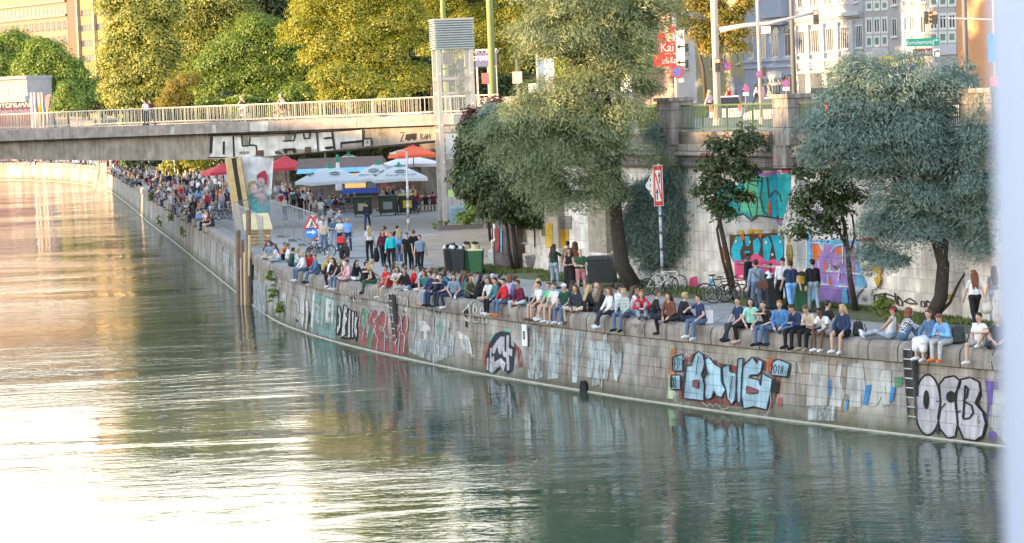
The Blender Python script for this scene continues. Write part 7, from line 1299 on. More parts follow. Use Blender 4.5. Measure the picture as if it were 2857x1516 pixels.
paint('pier', pier_o, 'pale painted children with a crimson hood above turquoise water', [('teal','p',[(588,900),(640,878),(700,985),(860,960),(970,880),(975,1060),(960,1200),(945,1500),(640,1500),(610,1060)]),('mteal','p',[(600,1068),(975,1062),(960,1200),(945,1500),(650,1500),(620,1200)]),('fig','p',[(655,890),(750,850),(860,850),(935,940),(930,1050),(850,1060),(760,1010),(700,960)]),('skin','p',[(670,900),(750,865),(850,870),(900,930),(760,1000),(700,950)]),('hood','p',[(860,468),(885,490),(912,570),(895,700),(878,770),(850,680),(845,620),(790,600),(735,640),(722,560),(780,510)]),('skin','p',ell(797,668,68,72)),('skin','p',ell(668,775,72,88)),('olive','p',[(580,700),(620,660),(700,650),(735,690),(660,720),(600,790),(580,760)]),('fig','s',[(600,740),(610,860),(700,870)],1.4),('skin','s',[(700,860),(790,800),(820,760)],5),('skin','s',[(880,720),(870,880)],4),('fig','s',[(860,720),(875,890),(930,960)],1.6),('fig','p',ell(660,780,16,22)),('fig','p',ell(808,690,16,20)),('skin','s',[(900,940),(780,1060)],5),('fig','s',[(720,970),(660,1040)],3),('cyan','s',[(660,1120),(720,1200),(700,1300)],2),('cyan','s',[(760,1100),(800,1250)],2),('cyan','s',[(860,1120),(880,1300)],2)], P_, 'mural')
# ---------------------------------------------------------------- people
V3 = Vector
def caps(b, p, q, r0, r1, n=10):
    p, q = V3(p), V3(q); d = (q-p); L_ = d.length
    if L_ < 1e-4: d = V3((0,0,1)); q = p+d*1e-3
    d = (q-p).normalized(); pts, rs = [], []
    for a in (88, 60, 30): pts.append(p-d*r0*math.sin(rad(a))); rs.append(r0*math.cos(rad(a)))
    pts += [p, q]; rs += [r0, r1]
    for a in (30, 60, 88): pts.append(q+d*r1*math.sin(rad(a))); rs.append(r1*math.cos(rad(a)))
    b.tube(pts, rs, n)
def ellipsoid(b, c, r, M=None, n=14, m=10):
    vs = []; k0 = len(b.v); M = M or Matrix.Identity(3)
    for i in range(m+1):
        a = math.pi*i/m
        for j in range(n): e = 2*math.pi*j/n; v = V3((r[0]*math.sin(a+.0001)*math.cos(e), r[1]*math.sin(a+.0001)*math.sin(e), r[2]*math.cos(a))); vs.append(V3(c)+M @ v)
    f = [(i*n+j, (i+1)*n+j, (i+1)*n+(j+1) % n, i*n+(j+1) % n) for i in range(m) for j in range(n)]
    f += [tuple(range(n-1, -1, -1))[::-1], tuple(range(m*n, m*n+n))[::-1]]
    b.add(vs, f)
def ik(a, c, l1, l2, pole):
    a, c = V3(a), V3(c); d = c-a; L_ = min(d.length, (l1+l2)*.998); d.normalize(); c = a+d*L_
    x = (l1*l1-l2*l2+L_*L_)/(2*L_); h = math.sqrt(max(0, l1*l1-x*x)); p = V3(pole); p = (p-d*p.dot(d))
    if p.length < 1e-5: p = V3((1,0,0))
    return a+d*x+p.normalized()*h, c
def body_elems(P):
    """P: pose. local frame: the person faces -Y, z up; origin at seat or feet"""
    E = []; ph = P.get('ph', .10); lean = P.get('lean', .1); sl = P.get('side', 0); tw = P.get('twist', 0); wd = P.get('w', 1.0)
    hp = V3((0, P.get('py', 0), ph)); s1 = V3((math.sin(sl), -math.sin(lean*.6), math.cos(lean*.6))).normalized(); s2 = V3((math.sin(sl*1.3), -math.sin(lean*1.25), math.cos(lean*1.25))).normalized()
    chest = hp+s1*.25; nb = chest+s2*.25; xd = V3((math.cos(tw), math.sin(tw), 0)); xd = (xd-s2*xd.dot(s2)).normalized()
    for s in (-1, 1):
        E.append(('top', hp+V3((s*.065, 0, .04)), chest+xd*s*.06*wd, .108, .105*wd)); E.append(('top', chest+xd*s*.06*wd, nb+xd*s*.075*wd-s2*.09, .108*wd, .088*wd))
        E.append(('bot', hp+V3((s*.07, 0, .0)), hp+V3((s*.075, .02, .01)), .118, .115))
    E.append(('top', nb-s2*.05-xd*.13*wd, nb-s2*.05+xd*.13*wd, .062, .062)); E.append(('skin', nb-s2*.04, nb+s2*.07, .055, .05))
    hy, hpt = P.get('hyaw', 0), P.get('hpitch', 0)
    up = (s2+V3((0, -math.sin(hpt), math.cos(hpt)))).normalized(); hc = nb+up*.185
    Mh = Matrix.Rotation(hy, 3, 'Z') @ Matrix.Rotation(hpt, 3, 'X')
    H = lambda x, y, z: hc+Mh @ V3((x, y, z))
    E.append(('head', hc, None, (.076, .094, .112), Mh)); E.append(('head', H(0, -.045, -.065), H(0, -.05, -.085), .046, .036)); E.append(('head', H(0, -.09, .0), H(0, -.108, -.028), .011, .016))
    for s in (-1, 1): E.append(('head', H(s*.078, .005, -.01), H(s*.08, .01, .02), .013, .015))
    J = dict(nb=nb, hc=hc, Mh=Mh, chest=chest, s2=s2, hp=hp)
    for s, k in ((-1, 'R'), (1, 'L')):
        sh = nb-s2*.055+xd*s*.165*wd; wr = V3(P['w'+k]); el, wr = ik(sh, wr, .28, .25, P.get('ep'+k, (s*.8, .6, -.4)))
        E.append(('uarm', sh, el, .052*wd, .041)); E.append(('farm', el, wr, .040, .028))
        fd = (wr-el).normalized(); fd = (fd+V3(P.get('fd'+k, (0, 0, 0)))).normalized(); sx = fd.cross(V3((0, 0, 1))); sx = sx.normalized() if sx.length > .1 else V3((1, 0, 0)); dn = sx.cross(fd)
        if dn.z > 0: dn = -dn
        E.append(('hand', wr+fd*.01, wr+fd*.07, .029, .034))
        for i, (o, l_) in enumerate(((-.03, .055), (-.01, .068), (.011, .062), (.031, .048))):
            k0 = wr+fd*.085+sx*o; k1 = k0+fd*l_*.5+dn*.006; E.append(('hand', k0, k1, .0105, .010)); E.append(('hand', k1, k1+fd*l_*.4+dn*.02, .010, .008))
        t0 = wr+fd*.03-sx*.03*s; E.append(('hand', t0, t0-sx*.03*s+fd*.035+dn*.01, .013, .010))
        hj = hp+V3((s*.09, 0, -.01)); an = V3(P['a'+k]); kn, an = ik(hj, an, .43, .42, P.get('kp'+k, (s*.15, -1, .3)))
        E.append(('thigh', hj, kn, .084, .056)); E.append(('shin', kn, kn.lerp(an, .35), .055, .052)); E.append(('shin', kn.lerp(an, .35), an, .052, .036))
        td = V3(P.get('t'+k, (s*.2, -1, -.15))).normalized(); lo = V3((0, 0, -1)) if abs(td.z) < .8 else V3((0, 1, 0))
        hl = an+lo*.045-td*.05; E.append(('shoe', hl, hl+td*.1, .04, .04)); E.append(('shoe', hl+td*.1, hl+td*.2, .04, .03))
        J['kn'+k] = kn; J['an'+k] = an
    return E, J
def remesh_obj(b, vox):
    me = bpy.data.meshes.new('tmp'); me.from_pydata([tuple(v) for v in b.v], [], b.f); me.update(); o = bpy.data.objects.new('tmp', me); COL.objects.link(o)
    m = o.modifiers.new('r', 'REMESH'); m.mode = 'VOXEL'; m.voxel_size = vox; s = o.modifiers.new('s', 'SMOOTH'); s.factor = .5; s.iterations = 2
    dg = bpy.context.evaluated_depsgraph_get(); dg.update(); r = bpy.data.meshes.new_from_object(o.evaluated_get(dg)); bpy.data.objects.remove(o); bpy.data.meshes.remove(me); return r
def seg_dist(C, p, q, r0, r1):
    p = np.array(p); q = np.array(q); d = q-p; L2 = d@d+1e-9; t = np.clip(((C-p)@d)/L2, 0, 1); return np.linalg.norm(C-(p+t[:, None]*d), axis=1)-(r0+(r1-r0)*t), t
def mesh_part(name, V, N, F, keep, off):
    idx = np.unique(np.concatenate([F[i] for i in keep])) if len(keep) else []
    mp = {int(k): i for i, k in enumerate(idx)}; me = bpy.data.meshes.new(name)
    me.from_pydata([tuple(V[k]+N[k]*off) for k in idx], [], [tuple(mp[int(k)] for k in F[i]) for i in keep]); me.polygons.foreach_set('use_smooth', [True]*len(me.polygons)); return me
TAGS = ['skin', 'top', 'bot', 'head', 'uarm', 'farm', 'hand', 'thigh', 'shin', 'shoe']
M_eye = mat('eye_dark', (.03,.025,.02), .4); M_lip = mat('lip_tone', (.33,.13,.11), .6)
def hair_mesh(J, kind, vox):
    hc, Mh = J['hc'], J['Mh']; b = MB(); H = lambda x, y, z: hc+Mh @ V3((x, y, z))
    if kind == 'cap':
        ellipsoid(b, H(0, .004, .04), (.088, .1, .085), Mh); caps(b, H(-.045, -.11, .045), H(.045, -.11, .045), .022, .022); return remesh_obj(b, vox)
    ellipsoid(b, H(0, .022, .026), (.088, .094, .106), Mh); caps(b, H(-.05, -.055, .085), H(.05, -.055, .085), .028, .028)
    if kind == 'short': return remesh_obj(b, vox)
    if kind == 'bun': ellipsoid(b, H(0, .1, .06), (.045, .045, .045)); return remesh_obj(b, vox)
    if kind == 'curly':
        ellipsoid(b, H(0, .03, .02), (.125, .12, .13), Mh)
        for a in range(10): e = a*.63; caps(b, H(.1*math.cos(e), .04+.07*math.sin(e), -.06), H(.12*math.cos(e), .06+.08*math.sin(e), -.13), .04, .03)
        return remesh_obj(b, vox)
    if kind == 'pony': caps(b, H(0, .1, .05), H(0, .15, -.05), .035, .04); caps(b, H(0, .15, -.05), H(0, .14, -.2), .04, .02); return remesh_obj(b, vox)
    # long
    nb, s2 = J['nb'], J['s2']; back = V3((0, 1, 0)); low = nb+back*.085-s2*.2
    for o in (-.07, -.025, .025, .07): caps(b, H(o*1.0, .055, 0), nb+V3((o*1.15, .085, .03)), .046, .045); caps(b, nb+V3((o*1.15, .085, .03)), low+V3((o*.9, .02, random.uniform(-.04, .04))), .045, .03)
    for s in (-1, 1): caps(b, H(s*.075, .0, -.0), H(s*.085, .01, -.12), .024, .022)
    return remesh_obj(b, vox)
def make_template(P, vox=.012, detail=True):
    E, J = body_elems(P); b = MB()
    for e in E:
        if e[2] is None: ellipsoid(b, e[1], e[3], e[4])
        elif not detail and e[0] == 'hand' and e[3] < .012: continue
        else: caps(b, *e[1:5])
    me = remesh_obj(b, vox); n = len(me.polygons); C = np.empty(n*3, np.float32); me.polygons.foreach_get('center', C); C = C.reshape(-1, 3)
    best = np.full(n, 1e9); tg = np.zeros(n, int); tt = np.zeros(n)
    for e in E:
        if e[2] is None: d = np.linalg.norm((C-np.array(e[1]))/np.array([.9, 1.1, 1.25]), axis=1)-.085; t = np.zeros(n)
        else: d, t = seg_dist(C, *e[1:5])
        m = d < best; best[m] = d[m]; tg[m] = TAGS.index(e[0]); tt[m] = t[m]
    V = np.empty(len(me.vertices)*3, np.float32); me.vertices.foreach_get('co', V); V = V.reshape(-1, 3); N = np.array([v.normal for v in me.vertices]); F = [tuple(p.vertices) for p in me.polygons]
    T = dict(J=J, V=V, N=N, F=F, tg=tg, tt=tt, vox=vox, cache={}, P=P, C=C)
    # face marks
    hc, Mh = J['hc'], J['Mh']; mi = np.zeros(n, int)
    if detail:
        for s in (-1, 1): p = hc+Mh @ V3((s*.032, -.087, .012)); mi[np.linalg.norm(C-np.array(p), axis=1) < .013] = 1
        p = hc+Mh @ V3((0, -.094, -.06)); dd = (C-np.array(p)); mi[(np.abs(dd[:, 2]) < .009) & (np.linalg.norm(dd, axis=1) < .024)] = 2
    body = bpy.data.meshes.new('body'); body.from_pydata([tuple(v) for v in V], [], F); body.polygons.foreach_set('use_smooth', [True]*n)
    for m_ in (M_eye, M_eye, M_lip): body.materials.append(m_)
    body.polygons.foreach_set('material_index', mi); T['body'] = body; return T
def part_mesh(T, key):
    if key in T['cache']: return T['cache'][key]
    tg, tt = T['tg'], T['tt']; ti = TAGS.index; k = None
    if key == 'top_short': k = (tg == ti('top')) | ((tg == ti('uarm')) & (tt < .62)); off = .014
    elif key == 'top_none': k = (tg == ti('top')); off = .012
    elif key == 'top_long': k = (tg == ti('top')) | (tg == ti('uarm')) | ((tg == ti('farm')) & (tt < .93)); off = .018
    elif key == 'bot_long': k = (tg == ti('bot')) | (tg == ti('thigh')) | ((tg == ti('shin')) & ~((tt > .82) & (T['C'][:, 2] < -9))); off = .013
    elif key == 'bot_short': k = (tg == ti('bot')) | ((tg == ti('thigh')) & (tt < .8)); off = .02
    elif key == 'shoe': k = (tg == ti('shoe')); off = .012
    if k is not None: me = mesh_part(key, T['V'], T['N'], T['F'], np.nonzero(k)[0], off)
    elif key == 'skirt':
        J = T['J']; b = MB(); hp = J['hp']
        for s in ('R', 'L'): sg = -1 if s == 'R' else 1; kn, an = J['kn'+s], J['an'+s]; caps(b, hp+V3((sg*.08, 0, 0)), kn, .13, .12); caps(b, kn, kn.lerp(an, .45), .11, .12)
        caps(b, (J['knR']+J['knL'])/2, (J['knR']+J['knL'])/2+V3((0, 0, -.1)), .1, .11); me = remesh_obj(b, T['vox']*1.3); me.name = 'skirt'; me.polygons.foreach_set('use_smooth', [True]*len(me.polygons))
    else:
        me = hair_mesh(T['J'], key, T['vox']*1.15); me.polygons.foreach_set('use_smooth', [True]*len(me.polygons))
    if not me.materials: me.materials.append(M_eye)
    T['cache'][key] = me; return me
def put(name, me, parent, m):
    o = bpy.data.objects.new(name, me); COL.objects.link(o); o.parent = parent
    o.material_slots[0].link = 'OBJECT'; o.material_slots[0].material = m; return o
SK = dict(p=(.50,.32,.24), t=(.40,.24,.16), d=(.13,.07,.045))
HC = dict(black=(.015,.012,.01), dark=(.035,.022,.015), brown=(.09,.05,.028), auburn=(.16,.06,.03), ginger=(.28,.11,.03), blond=(.42,.30,.15), grey=(.32,.31,.30), none=(.42,.27,.2), whitecap=(.62,.62,.62), blackcap=(.02,.02,.02), lilaccap=(.45,.40,.55))
CC = dict(white=(.64,.64,.66), black=(.022,.022,.025), navy=(.03,.045,.10), dark=(.04,.045,.06), grey=(.20,.21,.23), lgrey=(.42,.43,.45), green=(.05,.10,.06), dgreen=(.02,.07,.05), mint=(.30,.62,.50), lime=(.12,.55,.28), red=(.50,.03,.04), maroon=(.13,.02,.045), mustard=(.48,.30,.05), beige=(.50,.42,.34), pink=(.62,.38,.42), lilac=(.50,.36,.55), blue=(.08,.20,.42), denim=(.08,.15,.26), jeans=(.10,.15,.24), ljeans=(.27,.34,.43), lblue=(.18,.38,.70), steel=(.20,.28,.38), cyan=(.03,.55,.60), orange=(.70,.18,.05), peach=(.68,.35,.24), brown=(.16,.07,.05), teal=(.05,.17,.19), camo=(.12,.12,.07), khaki=(.33,.27,.19), purple=(.14,.05,.14), rosepants=(.42,.17,.19), stripe=(.45,.52,.48), plaid=(.2,.2,.22))
def cm(k):
    if k == 'stripe' or k == 'plaid':
        nm = 'cloth_'+k
        if nm in MC: return MC[nm]
        m, nt, N, L, B = newmat(nm); MC[nm] = m; tc = N.new('ShaderNodeTexCoord')
        if k == 'stripe':
            wv = N.new('ShaderNodeTexWave'); wv.bands_direction = 'Z'; wv.inputs['Scale'].default_value = 7; cr = N.new('ShaderNodeValToRGB'); cr.color_ramp.interpolation = 'CONSTANT'; cr.color_ramp.elements[0].color = (.58,.60,.58,1); cr.color_ramp.elements[1].position = .55; cr.color_ramp.elements[1].color = (.12,.22,.20,1); L.new(tc.outputs['Object'], wv.inputs['Vector']); L.new(wv.outputs['Fac'], cr.inputs[0]); L.new(cr.outputs[0], B.inputs['Base Color'])
        else:
            ck = N.new('ShaderNodeTexChecker'); ck.inputs['Scale'].default_value = 22; ck.inputs['Color1'].default_value = (.6,.6,.62,1); ck.inputs['Color2'].default_value = (.02,.025,.05,1); L.new(tc.outputs['Object'], ck.inputs['Vector']); L.new(ck.outputs[0], B.inputs['Base Color'])
        B.inputs['Roughness'].default_value = .9; return m
    return mat('cloth_'+k, CC[k], .9, .28, 7, spec=.15, bump=.8)
def hm(k): return mat('hair_'+k, HC[k], .6, .3, 30, spec=.3)
def sm(k): return mat('skin_'+k, SK[k], .55, .06, 8, spec=.35)
_s = dict(ph=.11)
def seat(**k): d = dict(ph=.11, lean=.12, wR=(-.16,-.30,.16), wL=(.16,-.30,.16), aR=(-.12,-.46,-.34), aL=(.12,-.44,-.36), epR=(-.7,.6,.1), epL=(.7,.6,.1)); d.update(k); return d
POSES = {
 'lap': seat(), 'phone': seat(lean=.45, hpitch=.45, wR=(-.06,-.34,.30), wL=(.06,-.34,.29)), 'elbow': seat(lean=.62, hpitch=.1, wR=(-.14,-.5,.14), wL=(.14,-.5,.12), aR=(-.14,-.42,-.34), aL=(.14,-.48,-.34)),
 'back': seat(lean=-.25, wR=(-.30,.28,.02), wL=(.30,.26,.02), epR=(-.4,1,.2), epL=(.4,1,.2), aL=(.10,-.62,-.28)), 'cross': seat(aR=(.06,-.52,-.30), aL=(-.04,-.56,-.26), hyaw=.5), 'talk': seat(wR=(-.22,-.42,.42), hyaw=-.6, twist=-.2, aR=(-.1,-.52,-.30)),
 'chin': seat(lean=.4, wR=(-.02,-.30,.50), wL=(.10,-.30,.18), hyaw=.3, aL=(.1,-.5,-.3)), 'oneleg': seat(aR=(-.12,-.46,-.34), aL=(.12,-.28,.08), kpL=(.5,-.5,1), wL=(.18,-.32,.40), wR=(-.14,-.2,.16), tL=(.2,-1,0)),
 'sideleg': seat(aR=(-.44,-.12,-.34), kpR=(-1,-.4,.3), aL=(.05,-.34,.05), kpL=(.9,-.4,.1), tR=(-1,-.2,-.2), lean=.25, wR=(-.15,-.25,.12), wL=(.1,-.3,.14)), 'sidelegL': seat(aL=(.44,-.12,-.34), kpL=(1,-.4,.3), aR=(-.05,-.34,.05), kpR=(-.9,-.4,.1), tL=(1,-.2,-.2), lean=.25),
 'lotus': seat(ph=.10, aR=(.12,-.34,.05), aL=(-.12,-.28,.05), kpR=(-1,-.3,.1), kpL=(1,-.3,.1), tR=(1,-.2,0), tL=(-1,-.2,0), lean=.25, wR=(-.12,-.32,.18), wL=(.10,-.32,.18)), 'knees': seat(aR=(-.10,-.42,.06), aL=(.10,-.42,.06), kpR=(-.1,-.4,1), kpL=(.1,-.4,1), wR=(-.08,-.50,.32), wL=(.08,-.50,.33), lean=.35, tR=(0,-1,0), tL=(0,-1,0)),
 'stretch': seat(lean=-.2, aR=(-.12,-.84,.06), aL=(.06,-.82,.10), kpR=(0,-.2,1), kpL=(0,-.2,1), tR=(-.2,-.5,1), tL=(.2,-.5,1), wR=(-.2,.1,.05), wL=(.1,-.3,.2), hyaw=.4),
 'stand': dict(ph=.93, lean=.02, aR=(-.11,.0,.08), aL=(.13,.02,.08), wR=(-.27,-.06,.80), wL=(.28,-.02,.80), tR=(-.3,-1,0), tL=(.3,-1,0)), 'walk': dict(ph=.92, lean=.06, aR=(-.09,-.30,.09), aL=(.09,.32,.14), tL=(0,-1,-.5), tR=(0,-1,.2), wR=(-.26,.18,.84), wL=(.25,-.24,.86)), 'walk2': dict(ph=.92, lean=.06, aL=(.09,-.26,.09), aR=(-.09,.30,.15), tR=(0,-1,-.5), tL=(0,-1,.15), wL=(.27,.14,.84), wR=(-.24,-.20,.86), hyaw=.35),
 'hands': dict(ph=.93, lean=.05, aR=(-.13,.0,.08), aL=(.13,-.04,.08), wR=(-.05,-.28,1.12), wL=(.06,-.28,1.10), hyaw=.3, tR=(-.3,-1,0), tL=(.3,-1,0)), 'drink': dict(ph=.93, lean=.02, aR=(-.1,.0,.08), aL=(.13,.02,.08), wR=(-.06,-.24,1.38), wL=(.26,-.05,.80), tR=(-.3,-1,0), tL=(.3,-1,0)), 'reach': dict(ph=.92, lean=.12, aR=(-.12,-.1,.08), aL=(.13,.12,.08), wR=(-.35,-.40,1.2), wL=(.26,-.1,.82), tR=(-.2,-1,0), tL=(.3,-1,0)),
 'cycle': dict(ph=1.0, lean=.55, hpitch=-.3, aR=(-.10,-.10,.30), aL=(.10,-.14,.52), kpR=(-.1,-1,.2), kpL=(.1,-1,.3), wR=(-.24,-.52,1.02), wL=(.24,-.52,1.02)),
}
TP = {}
def tmpl(k, w=1.0):
    kk = (k, w)
    if kk not in TP: P = dict(POSES[k]); P['w'] = w; TP[kk] = make_template(P)
    return TP[kk]
SEATED = {'lap','phone','elbow','back','cross','talk','chin','oneleg','sideleg','sidelegL','lotus','knees','stretch'}
def person(loc, rz, pose, look, label, group=None, scale=1.0):
    """look: sex skin hair-style hair-colour top[:sleeve] bottom[:len] shoe"""
    sx, sk, hs, hcol, top, bot, shoe = look.split(); T = tmpl(pose, .88 if sx == 'f' else 1.0)
    t = thing('person', label, 'person', loc, rz, group=group); t.scale = (scale,)*3
    put('body', T['body'], t, sm(sk)).material_slots[0].material = sm(sk)
    tc, _, sl_ = top.partition(':'); put('shirt' if sl_ != 'j' else 'jacket', part_mesh(T, {'': 'top_short', 's': 'top_short', 'n': 'top_none', 'l': 'top_long', 'j': 'top_long'}[sl_]), t, cm(tc))
    bc, _, bl_ = bot.partition(':'); put({'': 'trousers', 's': 'shorts', 'k': 'skirt'}[bl_], part_mesh(T, {'': 'bot_long', 's': 'bot_short', 'k': 'skirt'}[bl_]), t, cm(bc))
    put('shoes', part_mesh(T, 'shoe'), t, cm(shoe))
    if hs != 'none': put('cap' if hs == 'cap' else 'hair', part_mesh(T, hs), t, hm(hcol))
    return t
def sit(x, pose, yaw, look, label, inset=.16, scale=.97, group='people sitting on the canal wall'):
    p, out = edge_at(x, inset, .31); a = math.atan2(out.y, out.x)+math.pi/2+rad(yaw)
    return person((p.x, p.y, .315), a, pose, look, label, group, scale*(1+.09*max(0, min(1, (x-1200)/600))))
